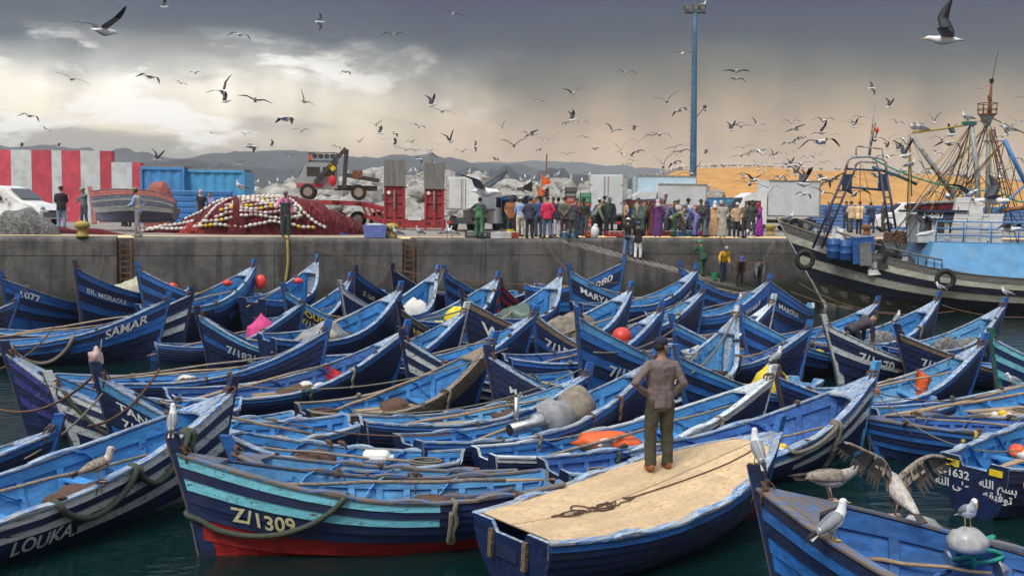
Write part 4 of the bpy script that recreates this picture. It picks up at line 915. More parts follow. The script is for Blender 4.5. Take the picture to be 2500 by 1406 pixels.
# old hull behind the crowd, striped flags, crates
make_boat('OLDRED', ((1620-1250)/FPX*57, 57.2), 1.9, ((1528-1250)/FPX*56.5, 56.5), 1.5, 'n n r r D D D', 'old hull with faded red upper planks standing among the trucks', group=None, lod=2, stemm='faded_red', z0=3.35, inner='inner_deep', rail='rail_dark', hull=dict(zmid=1.5, zst=1.6, zk=-.05))
make_boat('OLDBLUE', ((1195-1250)/FPX*53, 55), 1.9, ((1262-1250)/FPX*51, 51.5), 1.6, 'g g n n n n r', 'old blue hull with green bottom behind the brown jacketed man', group=None, lod=2, z0=3.35, rail='rail_dark', hull=dict(zmid=1.5, zst=1.6, zk=-.05))
rnd = random.Random(11)
for i, (px, top, c) in enumerate(((1322, 425, 'orange'), (1300, 440, 'black'), (1313, 452, 'orange'), (1328, 470, 'black'), (1298, 480, 'orange'), (1340, 455, 'black'))):
    D = 55; b = atpx(px+6, D); tp = P(px, top, D); r = empty('marker_flag', b, 0, None, 'flag', 'marker flags on poles by the crates')
    tag(r, ['topmost orange marker flag above the crowd', 'black marker flag left of the topmost orange one', 'orange marker flag among black ones in the flag cluster', 'low black marker flag behind the red jacket man', 'lowest orange marker flag of the cluster', 'black marker flag at the right of the flag cluster'][i])
    m = MB(); m.bar((0, 0, 0), tp-b, .035); m.build('pole', 'oar_wood', r)
    e = tp-b; m = MB(); n = 6; s = -1 if i % 2 else 1
    m.loft([[e+Vector((s*.1*k+.0, .03*sin(k*1.5), -.02-.11*k*.6)), e+Vector((s*.1*k, .03*sin(k*1.5+1), -.62+.02*k))] for k in range(n)], close=False); m.build('flag', c, r)
CRATE = {}
def crate_mesh(c, fish=None):
    k = (c, fish)
    if k not in CRATE:
        m = MB(); L, W, h, t = .56, .36, .24, .02
        m.box((0, 0, .012), (L-.04, W-.04, .02))
        for s in (-1, 1): 
            for z0, z1 in ((.0, .09), (.12, .15), (.18, .24)):
                m.box((0, s*(W/2-t/2), (z0+z1)/2), (L, t, z1-z0)); m.box((s*(L/2-t/2), 0, (z0+z1)/2), (t, W-2*t-.004, z1-z0))
            for s2 in (-1, 1): m.box((s*(L/2-.03), s2*(W/2-.03), .12), (.03, .03, .24))
        mats = [c]
        if fish:
            mats.append(fish)
            for q_ in range(9): m.ball((rnd.uniform(-.2, .2), rnd.uniform(-.12, .12), .20+rnd.uniform(0, .05)), (.12, .035, .03), 1, n=5, k=3, R=Matrix.Rotation(rnd.uniform(0, 3), 3, 'Z'))
        o = m.build('fish_crate', mats); CRATE[k] = o.data; bpy.data.objects.remove(o)
    return CRATE[k]
CN = {'crate_orange': 'orange', 'crate_green': 'green', 'crate_dark': 'dark', 'crate_red': 'red', 'crate_blue': 'blue', 'white': 'white'}
def crate(px, D, z, c, lab, fish=None, rz=0, grp='stacked plastic crates'):
    p = atpx(px, D); p.z += z; o = link('fish_crate', crate_mesh(c, fish), None, p, (0, 0, rz)); return tag(o, lab, 'crate', grp)
for col, (px, D) in enumerate(((1389, 50.5), (1426, 50.8))):
    cs = (['crate_dark', 'crate_red', 'crate_dark', 'crate_orange', 'crate_dark', 'crate_red', 'crate_orange', 'crate_dark', 'crate_dark'], ['crate_dark', 'crate_orange', 'crate_red', 'crate_red', 'crate_orange', 'crate_red', 'crate_green', 'crate_green', ])[col]
    for k, c in enumerate(cs):
        w = 'left tall' if col == 0 else 'right tall'; pos = ['bottom', 'second', 'third', 'fourth', 'fifth', 'sixth', 'seventh', 'eighth', 'top'][k]
        crate(px+rnd.uniform(-1.5, 1.5), D, .245*k, c, f'{CN[c]} plastic crate, {pos} from below in the {w} stack', rz=rnd.uniform(-.06, .06))
for k in range(8):
    px, row, lay = 1598+30*(k % 4)+rnd.uniform(-4, 4), k % 4, k//4
    c = ['crate_orange', 'crate_dark', 'crate_green', 'crate_red', 'crate_green', 'crate_red', 'crate_dark', 'crate_orange'][k]
    crate(px, 53.5, .95+.245*lay, c, f'{CN[c]} crate, {ORDW[row]} from the left in the {"upper" if lay else "lower"} row on the fish table', rz=rnd.uniform(-.1, .1), grp='crates on the fish table')
p = atpx(1642, 53.5); r = empty('fish_table', p, QA, 'long low table under crates behind the fish buyers', 'table')
m = MB(); m.box((0, 0, .91), (3.2, .7, .06)); m.build('table_top', 'grey_wood', r)
for sx in (-1, 1):
    for sy in (-1, 1): m = MB(); m.box((sx*1.45, sy*.28, .44), (.07, .07, .88)); m.build('leg', 'grey_wood', r)
lab = ['before the green wader man', 'beside the green wader man', 'just left of the brown jacket man', 'at the market edge']
fx = [(1150, .9, 'crate_dark'), (1178, .5, 'crate_dark'), (1205, .5, 'white'), (1228, .5, 'white'), (1246, .6, 'crate_red'), (1385, .9, 'crate_blue'), (1425, 1.1, 'crate_blue'), (1440, .6, 'crate_orange'), (1492, .5, 'crate_red'), (1512, .5, 'crate_red'), (1530, .7, 'white'),
      (1575, 1.2, 'crate_orange'), (1597, 1.3, 'crate_green'), (1628, 1.2, 'crate_orange'), (1655, .9, 'crate_blue'), (1675, 1.2, 'crate_blue'), (1700, 1.5, 'crate_red'), (1720, 2.0, 'crate_orange'), (1745, 2.3, 'crate_green')]
for i, (px, bk, c) in enumerate(fx):
    D = edgeD(px, (1.5 if px > 1395 else 0)+bk)
    crate(px, D, .01, c, f'{CN[c]} crate full of silver fish, {ORDW[i]} along the quay edge counting from the red ramps', 'fish', QA+rnd.uniform(-.15, .15), 'fish crates along the quay edge')
for i, (px, py, bk, c, lb) in enumerate(((916, 0, .6, 'tub_blue', 'lavender blue plastic tub full of fish at the end of the net'), (1632, 0, 1.9, 'black', 'black bucket at the feet of the fish buyers'), (1762, 0, 2.2, 'crate_red', 'dark red bucket by the robed men'), (1450, 0, .2, 'white', 'white sack standing at the top of the ramp'),
                                      (1735, 0, 2.0, 'yellow_plastic', 'yellow cloth bundle on the quay by the hooded person'), (1245, 0, 1.4, 'yellow_plastic', 'small yellow bucket behind the man in pale trousers'))):
    D = edgeD(px, bk+(1.5 if px > 1395 and i != 3 else 0)); p = atpx(px, D); m = MB()
    if i == 0: m.box((0, 0, .26), (.85, .6, .5), taper=(1.15, 1.15)); m.ball((0, 0, .52), (.4, .26, .07), 1); mats = [c, 'fish']
    elif i in (3, 4): m.ball((0, 0, .3 if i == 3 else .16), (.19 if i == 3 else .21, .16, .30 if i == 3 else .18), n=10, k=8); m.ball((.03, 0, .58 if i == 3 else .3), (.10, .1, .09)); mats = [c]
    else: m.loft([[Vector((cos(2*pi*j/12)*a, sin(2*pi*j/12)*a, z)) for j in range(12)] for a, z in ((.13, 0), (.18, .34), (.165, .34), (.12, .06))]); mats = [c]
    tag(m.build(['fish_tub', 'bucket', 'bucket', 'sack', 'bundle', 'bucket'][i], mats, None, i in (3, 4), p), lb, ['tub', 'bucket', 'bucket', 'sack', 'bundle', 'bucket'][i])
# floodlight mast
def mast():
    D = 70; b = atpx(1688, D); tp = P(1697, 32, D); r = empty('floodlight_mast', b, 0, 'tall slim blue floodlight mast rising above the market', 'light mast')
    h = tp.z-b.z; dx = tp.x-b.x; n = 10; m = MB(); m.tube([(dx*k/n, 0, h*k/n) for k in range(n+1)], [.27-.12*k/n for k in range(n+1)], 10); m.build('pole', 'mast_blue', r, True)
    m = MB(); m.bar((dx-.7, 0, h), (dx+.7, 0, h), .16, .14); hd = m.build('lamp_bar', 'dark_steel', r)
    for k, x in enumerate((-.58, .02, .45)):
        m = MB(); m.box((dx+x, -.08, h+.36), (.36, .32, .34), R=Matrix.Rotation(.2*(k-1), 3, 'Z') @ Matrix.Rotation(.35, 3, 'X')); l = m.build('floodlight', 'dark_steel', r)
        m = MB(); m.box((dx+x, -.26, h+.30), (.28, .03, .24), R=Matrix.Rotation(.35, 3, 'X')); m.build('lens', 'lamp_glass', l)
    for k in range(30): m = MB(); z = .8+h*.92*k/30; m.bar((dx*z/h-.16-.1*(1-k/30), 0, z), (dx*z/h-.26-.1*(1-k/30), 0, z), .03); m.build('climbing_step', 'dark_steel', r)
    m = MB(); z = P(1692, 285, D).z-b.z; m.bar((.1, 0, z), (.6, 0, z+.6), .05); m.ball((.62, 0, z+.68), .13); m.ball((.66, 0, z+.42), .07); m.build('siren_arm', 'dark_steel', r)
mast()
m = MB(); b = atpx(1330, 300); m.tube([(0, 0, 0), (0, 0, P(1330, 376, 300).z-3.2)], [.35, .2], 6); tag(m.build('radio_mast', 'rust', None, False, (b.x, 300, 3.2)), 'thin distant mast against the pale hill', 'mast')
# ------------------------------------------------------------------ people
def cloth(rgb, k='cloth'):
    n = f'{k}_{rgb[0]}_{rgb[1]}_{rgb[2]}'
    if n not in MAT: mat(n, lin(*rgb), .85 if k == 'cloth' else .45, .22, 7, .5, bscale=11)
    return n
mat('skin', (.30, .165, .105), .55, .15, 9, .1); mat('skin_dark', (.17, .09, .058), .55, .15, 9, .1); mat('hair', (.015, .012, .010), .7, .3, 30, .4); mat('boot_green', (.06, .11, .085), .4, .2, 8, .2)
def person(p, rz, h, top, legs, label, hat='none', hatc=(40, 40, 60), pose='stand', kind='shirt', shoes=(40, 30, 25), arms=('down', 'down'), skin='skin', lean=0., vox=.032, group=None, stride=.06, boots=None, spread=.10, head=0., knee=0., headyaw=0., beard=None, bulk=1.):
    """one standing or bending figure; local +y is where it faces, feet at the origin"""
    s = h/1.74; r = empty('person', p, rz, label, 'person', group); r.scale = (s, s, s)
    PV = Vector((0, 0, .93-knee*.25)); Rl = Matrix.Rotation(-lean, 3, 'X')
    def U(x, y, z): return PV+Rl @ Vector((x, y, z-.93))
    J = {}
    for i, sd in enumerate((-1, 1)):
        st = stride*(1 if sd > 0 else -1)
        J['hip', sd] = PV+Vector((sd*.09, 0, -.03)); J['ank', sd] = Vector((sd*spread, st, .07)); J['kn', sd] = (J['hip', sd]+J['ank', sd])/2+Vector((sd*.012, .035+knee*.3, .0))
        J['sh', sd] = U(sd*.178, 0, 1.385); a = arms[i]
        f = {'down': ((.245, -.03, 1.14), (.245, .03, .90)), 'pocket': ((.29, -.07, 1.15), (.19, .06, .98)), 'hip': ((.40, -.10, 1.17), (.20, -.02, 1.02)), 'front': ((.22, .10, 1.15), (.12, .30, 1.10)), 'fold': ((.24, .05, 1.15), (-.02, .20, 1.18)),
             'back': ((.25, -.13, 1.16), (.04, -.15, .98)), 'reach': ((.22, .26, 1.30), (.20, .50, 1.22)), 'hang': ((.20, .08, 1.16), (.17, .30, 1.02)), 'up': ((.27, .20, 1.28), (.12, .22, 1.52)), 'low': ((.20, .22, 1.22), (.16, .42, 1.06)), 'out': ((.30, .12, 1.22), (.36, .33, 1.12))}[a]
        if a in ('hang', 'low') and lean > .5:
            e0, w0 = J['sh', sd]+Vector((0, .06, -.27)), J['sh', sd]+Vector((0, .16 if a == 'low' else .05, -.50)); J['el', sd], J['wr', sd] = e0, w0
        else: J['el', sd], J['wr', sd] = U(sd*f[0][0], f[0][1], f[0][2]), U(sd*f[1][0], f[1][1], f[1][2])
        d = (J['wr', sd]-J['el', sd]).normalized(); J['hd', sd] = J['wr', sd]+d*.10
    nk = U(0, .0, 1.50); hc = U(0, .025, 1.62); hc = nk+(Matrix.Rotation(-head, 3, 'X') @ (hc-nk))
    RH = Rl @ Matrix.Rotation(headyaw, 3, 'Z') @ Matrix.Rotation(-head, 3, 'X')
    torso = [(PV+Vector((0, 0, -.06)), (.155, .105)), (PV+Vector((0, 0, .04)), (.16, .11)), (U(0, .01, 1.12), (.15, .10)), (U(0, .005, 1.28), (.175, .115)), (U(0, -.01, 1.38), (.168, .105)), (U(0, -.01, 1.455), (.095, .075)), (nk, (.062, .06))]
    def tor(m, k, n=10, last=7): m.tube([a for a, _ in torso[:last]], [(x*k, y*k) for _, (x, y) in torso[:last]], n, up=(0, 1, 0))
    b = MB(); tor(b, .88); b.tube([nk-Vector((0, 0, .04)), hc], [.055, .055], 8); b.ball(hc+Vector((0, 0, .015)), (.078, .098, .118), n=10, k=8, R=RH); b.ball(hc+RH @ Vector((0, .062, -.05)), (.05, .05, .06), R=RH); b.ball(hc+RH @ Vector((0, .108, .0)), (.018, .024, .028), R=RH)
    for sd in (-1, 1):
        b.ball(hc+RH @ Vector((sd*.082, -.01, .0)), (.014, .022, .034)); b.tube([J['sh', sd], J['el', sd], J['wr', sd]], [.05, .042, .032], 7); w, hd = J['wr', sd], J['hd', sd]; d = (hd-w).normalized()
        b.ball(w+d*.05, (.04, .035, .045)); sx = d.orthogonal().normalized()
        if vox < .02:
            for k in range(4): b.tube([w+d*.05+sx*(.012*k-.018), w+d*.11+sx*(.016*k-.024), w+d*(.15-.01*abs(k-1.3))+sx*(.017*k-.025)+d.cross(sx)*.02], [.011, .010, .008], 6)
            b.tube([w+d*.03-sx*.03, w+d*.07-sx*.055], [.012, .009], 6)
        else: b.tube([w, w+d*.14], [.033, .02], 6)
        b.tube([J['hip', sd], J['kn', sd], J['ank', sd]], [.075, .055, .042], 8); b.ball(J['ank', sd]+Vector((0, .06, -.03)), (.04, .11, .035))
    remesh(b.build('body', skin, r), vox*.8)
    tm, lm = cloth(top), cloth(legs)
    # upper garment
    m = MB(); lo = -.10 if kind in ('shirt', 'vest') else -.16; k = (1.1 if kind != 'jacket' else 1.2)*bulk
    if kind != 'robe':
        tt = [(PV+Rl @ Vector((0, 0, lo)), (.150, .108) if kind == 'shirt' else (.162, .118))]+torso[1:6]; m.tube([a for a, _ in tt], [(x*k, y*k) for _, (x, y) in tt[:1]+[(q_[0], q_[1]) for q_ in tt[1:]]], 10, up=(0, 1, 0))
    else:
        fl = [((PV.x, 0, .05), (.27, .22)), ((0, 0, .4), (.24, .19)), ((0, .01, .8), (.20, .15))]; m.tube([Vector(a) for a, _ in fl]+[a for a, _ in torso[1:6]], [c for _, c in fl]+[(x*1.18, y*1.2) for _, (x, y) in torso[1:6]], 12, up=(0, 1, 0))
    for sd in (-1, 1):
        kk = (1.0 if kind in ('shirt',) else 1.2)*bulk
        e = J['wr', sd] if kind != 'tee' else J['el', sd]; pts = [U(sd*.08, 0, 1.40), J['sh', sd], J['el', sd], e] if kind != 'tee' else [U(sd*.08, 0, 1.40), J['sh', sd], (J['sh', sd]+J['el', sd])/2]
        m.tube(pts, [.058*kk, .066*kk, .056*kk, .046*kk][:len(pts)], 8)
    folds(remesh(m.build({'jacket': 'jacket', 'robe': 'robe', 'vest': 'shirt', 'tee': 'shirt', 'shirt': 'shirt', 'bib': 'shirt'}[kind], tm, r), vox), .035)
    if kind == 'vest': m = MB(); m.tube([a for a, _ in torso[1:6]], [(x*1.2, y*1.25) for _, (x, y) in torso[1:6]], 10, up=(0, 1, 0)); remesh(m.build('waistcoat', cloth((190, 180, 160)), r), vox)
    # trousers or waders
    m = MB()
    if kind != 'robe':
        bib = kind == 'bib'; tp = torso[:2] if not bib else torso[:4]; q_ = (1.14 if not bib else 1.22)*(1+(bulk-1)*.5)
        m.tube([PV+Vector((0, 0, -.14))]+[a for a, _ in tp]+[tp[-1][0]+Vector((0, 0, .02))], [(.12*q_, .10*q_)]+[(x*q_, y*q_) for _, (x, y) in tp]+[(tp[-1][1][0]*q_, tp[-1][1][1]*q_)], 10, up=(0, 1, 0))
        for sd in (-1, 1): w = (1.0 if not bib else 1.18)*bulk; m.tube([J['hip', sd]+Vector((0, 0, .02)), J['kn', sd], J['ank', sd]+Vector((0, 0, .0))], [.098*w, .078*w, .068*w], 9)
        lg = folds(remesh(m.build('waders' if bib else 'trousers', lm, r), vox), .035)
        if bib:
            for sd in (-1, 1): m = MB(); m.tube([U(sd*.08, .14, 1.27), U(sd*.10, .10, 1.42), U(sd*.10, -.02, 1.475), U(sd*.05, -.12, 1.38), U(sd*.02, -.14, 1.22)], .022, 5); m.build('brace', lm, lg)
    for sd in (-1, 1):
        m = MB(); a = J['ank', sd]; m.ball(a+Vector((0, .055, -.03)), (.055, .135, .045), n=8, k=5); m.ball(a+Vector((0, -.02, .0)), (.052, .06, .065))
        if boots: m.tube([a+Vector((0, -.01, -.02)), a+Vector((0, 0, .3))], [.065, .085], 8)
        m.build('boot' if boots else 'shoe', boots or cloth(shoes), r, True)
    # head wear
    hm = cloth(hatc); m = MB()
    if hat in ('cap', 'capback', 'cap2', 'flat'):
        m.ball(hc+RH @ Vector((0, -.005, .065)), (.09, .108, .075), n=10, k=6, R=RH); f = -1 if hat == 'capback' else 1
        m.add([hc+RH @ Vector((x, f*y, z)) for x, y, z in ((-.075, .085, .06), (.075, .085, .06), (.055, .19, .045), (-.055, .19, .045), (-.075, .085, .072), (.075, .085, .072), (.055, .19, .055), (-.055, .19, .055))], [(3, 2, 1, 0), (4, 5, 6, 7), (0, 1, 5, 4), (1, 2, 6, 5), (2, 3, 7, 6), (3, 0, 4, 7)]); m.build('cap', hm, r, True)
        m = MB(); m.ball(hc+RH @ Vector((0, -.035, .015)), (.084, .085, .075), n=8, k=5, R=RH); m.build('hair', 'hair', r, True)
    elif hat == 'beanie': m.ball(hc+RH @ Vector((0, -.01, .06)), (.092, .108, .09), n=10, k=7, R=RH); m.build('knitted_hat', hm, r, True)
    elif hat == 'hood':
        m.ball(hc+RH @ Vector((0, -.035, .03)), (.11, .12, .145), n=10, k=7, R=RH); m.tube([hc+RH @ Vector((0, -.04, -.02)), U(0, -.03, 1.42)], [.105, .13], 9); m.build('hood', hm, r, True)
        m = MB(); m.ball(hc+RH @ Vector((0, .05, -.005)), (.07, .06, .09), n=8, k=6, R=RH); m.build('face', skin, r, True)
    elif hat == 'scarf': m.ball(hc+RH @ Vector((0, -.03, .03)), (.098, .11, .13), n=10, k=7, R=RH); m.tube([hc+RH @ Vector((0, -.05, -.06)), U(0, -.06, 1.36)], [.095, .15], 9); m.build('head_scarf', hm, r, True)
    elif hat == 'brim': m.ball(hc+RH @ Vector((0, -.005, .07)), (.09, .105, .085), n=10, k=6, R=RH); m.disc(hc+RH @ Vector((0, 0, .05)), RH @ Vector((0, 0, 1)), .16, .012, n=14); m.build('hat', hm, r, True)
    else: m.ball(hc+RH @ Vector((0, -.022, .045)), (.086, .10, .10), n=10, k=6, R=RH); m.build('hair', 'hair' if hat == 'none' else hm, r, True)
    if hat in ('beanie', 'brim'): m = MB(); m.ball(hc+RH @ Vector((0, -.03, .01)), (.082, .085, .07), n=8, k=5, R=RH); m.build('hair', 'hair', r, True)
    if beard: m = MB(); m.ball(hc+RH @ Vector((0, .068, -.065)), (.062, .055, .062), n=8, k=6, R=RH); m.ball(hc+RH @ Vector((0, .02, -.045)), (.083, .06, .06), n=8, k=6, R=RH); m.build('beard', cloth(beard), r, True)
    return r, J, s, hc
B_, F_, RT, LT = 0, 180, -90, 90     # back to us, facing us, facing right, facing left
NV, BK, WH, GR, BR, DN = (38, 44, 66), (28, 28, 32), (215, 215, 212), (120, 122, 124), (105, 72, 48), (92, 116, 150)
GW = (52, 92, 62)
PPL = [ # px, distance behind the quay edge (or -D for absolute depth), height, facing, top, legs, label, options
 (150, -43, 1.80, 25, (36, 34, 40), (120, 142, 172), 'person in black jacket and pale jeans with back to the harbour, before the red band', dict(hat='flat', hatc=(30, 30, 32), kind='jacket', arms=('front', 'front'))),
 (206, -45.5, 1.74, 150, (108, 112, 120), (80, 84, 92), 'person in grey cap handling a pale net behind the beached boat', dict(hat='cap', hatc=(150, 160, 170), arms=('reach', 'front'))),
 (303, -48, 1.72, 170, (34, 34, 38), (40, 40, 45), 'farther of two dark clad people behind the beached boat', dict(hat='flat', hatc=(35, 35, 40), kind='jacket')),
 (313, -47, 1.66, 165, (30, 32, 36), (40, 40, 45), 'nearer of two dark clad people behind the beached boat, in blue cap', dict(hat='cap', hatc=(60, 80, 120), kind='jacket')),
 (337, .35, 1.86, LT, (150, 178, 214), (150, 142, 150), 'person in pale waistcoat and olive cap holding a camera at the quay edge', dict(hat='cap', hatc=(120, 120, 86), kind='vest', arms=('front', 'hip'), shoes=(150, 160, 130), spread=.12, stride=.12)),
 (407, -48, 1.78, 190, (26, 26, 30), (28, 28, 32), 'person all in black beside the patterned cloth bundle', dict(kind='jacket', arms=('pocket', 'pocket'))),
 (492, -50, 1.76, 180, (34, 38, 44), (50, 50, 56), 'person in dark T shirt with head towel behind the net pile', dict(hat='scarf', hatc=(180, 170, 160), kind='tee')),
 (516, -50, 1.66, 150, (150, 140, 200), (70, 70, 90), 'bare headed person in lilac shirt behind the net pile', dict()),
 (696, .40, 1.84, 200, (205, 120, 160), (58, 70, 64), 'person in pink striped shirt and dark waders before the floats', dict(hat='cap', hatc=(120, 115, 100), kind='bib', boots='boot_green', arms=('down', 'out'))),
 (1168, .30, 1.74, -20, (58, 62, 76), (66, 122, 84), 'person in bright green waders with back turned near the white pickup', dict(hat='capback', hatc=(110, 100, 90), kind='bib', arms=('hip', 'hip'), boots='boot_green', spread=.15)),
 (1246, 1.9, 1.78, 165, (150, 100, 62), (50, 50, 54), 'bearded person in brown jacket and dark hat at the end of the crowd', dict(hat='brim', hatc=(70, 72, 76), kind='jacket', arms=('pocket', 'pocket'))),
 (1268, 1.2, 1.74, 10, (150, 180, 222), (205, 195, 178), 'person in pale blue shirt and cream trousers, white cap', dict(hat='cap', hatc=WH)),
 (1291, .35, 1.78, -15, (62, 62, 82), (42, 44, 56), 'person in navy tracksuit with back turned at the quay edge', dict(hat='beanie', hatc=(80, 88, 104), kind='jacket', arms=('pocket', 'pocket'))),
 (1313, 1.5, 1.80, 20, (44, 82, 132), (70, 84, 100), 'person in blue and black checked top seen from behind', dict(arms=('front', 'front'))),
 (1262, 2.6, 1.78, 190, (170, 180, 190), (60, 60, 70), 'grey capped person half hidden behind the pale blue shirt', dict(hat='cap', hatc=(120, 124, 130))),
 (1334, .6, 1.80, 8, (206, 42, 82), (92, 116, 150), 'person in crimson jacket and blue jeans with back to the boats', dict(kind='jacket', arms=('down', 'pocket'))),
 (1359, 1.6, 1.76, -30, (44, 48, 68), (190, 190, 200), 'person in navy hoodie and white patterned shorts', dict(kind='jacket', arms=('front', 'front'))),
 (1376, 1.0, 1.80, -10, (92, 92, 80), (84, 62, 76), 'person in olive coat with hands clasped behind the back', dict(kind='jacket', arms=('back', 'back'))),
 (1396, .15, 1.76, -60, (84, 66, 84), (56, 66, 60), 'person in dark waders with a gull passing before the head, at the ramp top', dict(kind='bib', boots='boot_green', lean=.18, stride=.15)),
 (1422, 1.3, 1.74, -80, (126, 150, 190), (110, 122, 140), 'person in blue shirt bending over the fish crates', dict(lean=1.0, arms=('low', 'low'), knee=.1)),
 (1425, 2.2, 1.76, 160, (74, 74, 64), (70, 74, 80), 'person in dark top and black yellow cap behind the bending one', dict(hat='cap', hatc=(30, 30, 30), lean=.3)),
 (1470, 3.2, 1.86, -20, (44, 76, 58), (66, 70, 88), 'tall person in dark green top with blue cap near the truck doors', dict(hat='capback', hatc=(60, 66, 150), kind='jacket')),
 (1486, 3.9, 1.78, 170, (56, 56, 72), (50, 50, 60), 'person in dark coat close to the truck doors', dict(hat='cap', hatc=(90, 90, 96), kind='jacket')),
 (1461, 1.0, 1.74, 10, (70, 62, 78), (38, 40, 46), 'person in dark shirt with number 13 on the back stepping onto the ramp', dict(hat='capback', hatc=(200, 200, 215), kind='shirt', boots='boot_green', stride=.12)),
 (1546, 3.3, 1.80, -70, (150, 140, 118), (70, 92, 82), 'person in khaki top and green waders behind the crates', dict(hat='cap', hatc=(70, 72, 78), kind='bib', lean=.2)),
 (1562, 2.6, 1.76, -60, (84, 92, 84), (78, 100, 90), 'person in grey green oilskin leaning towards the fish', dict(hat='beanie', hatc=(56, 60, 72), kind='bib', lean=.3, boots='boot_green')),
 (1577, 3.0, 1.66, 190, (176, 146, 76), (76, 90, 110), 'boyish person in yellow striped shirt among the buyers', dict()),
 (1604, 1.9, 1.74, 0, (96, 48, 112), (96, 48, 112), 'person in long purple robe and pale head scarf', dict(hat='scarf', hatc=(196, 176, 186), kind='robe')),
 (1616, 3.8, 1.76, 180, (120, 120, 124), (80, 80, 90), 'grey capped person behind the purple robe', dict(hat='cap', hatc=(130, 130, 136))),
 (1652, 3.6, 1.78, 170, (110, 96, 118), (70, 70, 80), 'person with grey cap and mauve top behind the bent waders', dict(hat='cap', hatc=(150, 152, 158), kind='vest')),
 (1640, 1.9, 1.74, -85, (140, 128, 104), (54, 88, 62), 'person in green waders bending deep over the fish', dict(hat='beanie', hatc=(100, 110, 120), kind='bib', lean=1.05, arms=('low', 'low'), boots='boot_green', knee=.1)),
 (1676, 4.0, 1.78, 175, (205, 215, 228), (80, 90, 110), 'person in white top and black hat behind the fish table', dict(hat='brim', hatc=(36, 36, 40))),
 (1697, 2.2, 1.76, 85, (108, 132, 176), (128, 122, 196), 'person in lilac waders bending with a green crate', dict(hat='cap', hatc=(96, 110, 150), kind='bib', lean=.8, arms=('low', 'low'), boots=None)),
 (1723, 1.9, 1.70, 60, (64, 60, 76), (110, 124, 140), 'person in dark hooded top and jeans looking at the fish', dict(hat='hood', hatc=(64, 60, 76), kind='jacket', arms=('front', 'front'))),
 (1741, 2.4, 1.70, -15, (214, 172, 128), (214, 172, 128), 'person in tan robe and pale scarf with back turned', dict(hat='scarf', hatc=(225, 210, 195), kind='robe')),
 (1761, 1.9, 1.72, 180, (184, 178, 160), (184, 178, 160), 'bareheaded person in pale grey robe facing the boats', dict(kind='robe', hat='skin', hatc=(120, 90, 70))),
 (1773, 3.0, 1.74, 190, (84, 90, 88), (60, 64, 70), 'person in turquoise knitted hat behind the pale robe', dict(hat='beanie', hatc=(30, 150, 140), kind='jacket')),
 (1795, 1.9, 1.66, 180, (196, 170, 138), (40, 40, 46), 'person in beige blouson and black trousers facing us', dict(hat='cap', hatc=(215, 210, 205), kind='jacket', arms=('pocket', 'pocket'))),
 (1831, 1.8, 1.80, 180, (72, 76, 76), (66, 72, 80), 'person in open dark jacket with white boots', dict(kind='jacket', boots='white', skin='skin_dark', arms=('pocket', 'down'), spread=.15)),
 (1851, 2.6, 1.66, 100, (170, 54, 170), (170, 54, 170), 'person in vivid magenta robe with red scarf carrying a carton', dict(hat='scarf', hatc=(176, 44, 60), kind='robe', arms=('front', 'front'))),
 (1973, -62, 1.82, 185, (112, 150, 198), (96, 110, 140), 'person in light blue hooded top by the white truck box', dict(hat='hood', hatc=(112, 150, 198), kind='jacket')),
 (2018, -64, 1.76, 175, (62, 84, 130), (50, 56, 80), 'person in blue coverall behind the gantry legs', dict()),
 (2062, -62, 1.78, 150, (50, 60, 96), (50, 54, 70), 'person in navy top and black cap between the gantry legs', dict(hat='beanie', hatc=(30, 30, 34))),
 (2074, -58, 1.76, 10, (204, 176, 138), (84, 88, 92), 'person in sand coloured jacket with back turned near the fence', dict(hat='beanie', hatc=(50, 56, 70), kind='jacket')),
 (2093, -56, 1.82, -30, (226, 196, 150), (46, 48, 58), 'person in cream coat and orange hat near the fence', dict(hat='beanie', hatc=(225, 120, 40), kind='jacket')),
 (2124, -58, 1.74, 15, (44, 54, 92), (52, 62, 90), 'person in navy jacket and brown cap near the fence', dict(hat='flat', hatc=(110, 96, 70), kind='jacket')),
 (2152, -60, 1.74, 90, (74, 66, 70), (60, 60, 64), 'person with rucksack beside the gantry leg', dict(kind='jacket')),
 (1301, 2.6, 1.72, 170, (180, 176, 168), (90, 90, 100), 'person in pale grey pullover glimpsed between the navy tracksuit and the checked top', dict()),
 (1346, 2.9, 1.76, 200, (60, 70, 60), (60, 60, 66), 'person in dark olive top behind the crimson jacket', dict(hat='cap', hatc=(90, 60, 60))),
 (1409, 2.7, 1.72, 120, (150, 60, 50), (50, 60, 90), 'person in rusty red top beside the tall crate stacks', dict(hat='beanie', hatc=(60, 60, 60))),
 (1447, 2.4, 1.74, -100, (130, 140, 120), (70, 80, 84), 'person in sage green top stooping near the blue fish crates', dict(lean=.6, arms=('low', 'low'))),
 (1526, 3.0, 1.70, 90, (180, 150, 120), (70, 66, 60), 'person in camel jumper beside the rear doors', dict(hat='cap', hatc=(60, 70, 110))),
 (1590, 2.6, 1.70, 30, (110, 60, 60), (110, 60, 60), 'person in maroon robe beside the purple one', dict(hat='scarf', hatc=(90, 50, 60), kind='robe')),
 (1628, 2.9, 1.74, -120, (80, 86, 120), (60, 66, 80), 'person in slate blue jacket leaning in towards the table', dict(lean=.45, arms=('low', 'low'), kind='jacket')),
 (1668, 2.6, 1.68, 80, (190, 184, 170), (80, 74, 66), 'person in cream jumper crouching by the blue crates', dict(lean=.9, knee=.5, arms=('low', 'low'))),
 (1709, 3.2, 1.76, 150, (70, 76, 70), (60, 60, 64), 'person in dark green jacket behind the lilac waders', dict(hat='brim', hatc=(60, 60, 56), kind='jacket')),
 (1752, 3.4, 1.74, 200, (150, 150, 160), (90, 90, 96), 'grey clad person between tan robe and pale robe', dict(hat='cap', hatc=(180, 180, 186))),
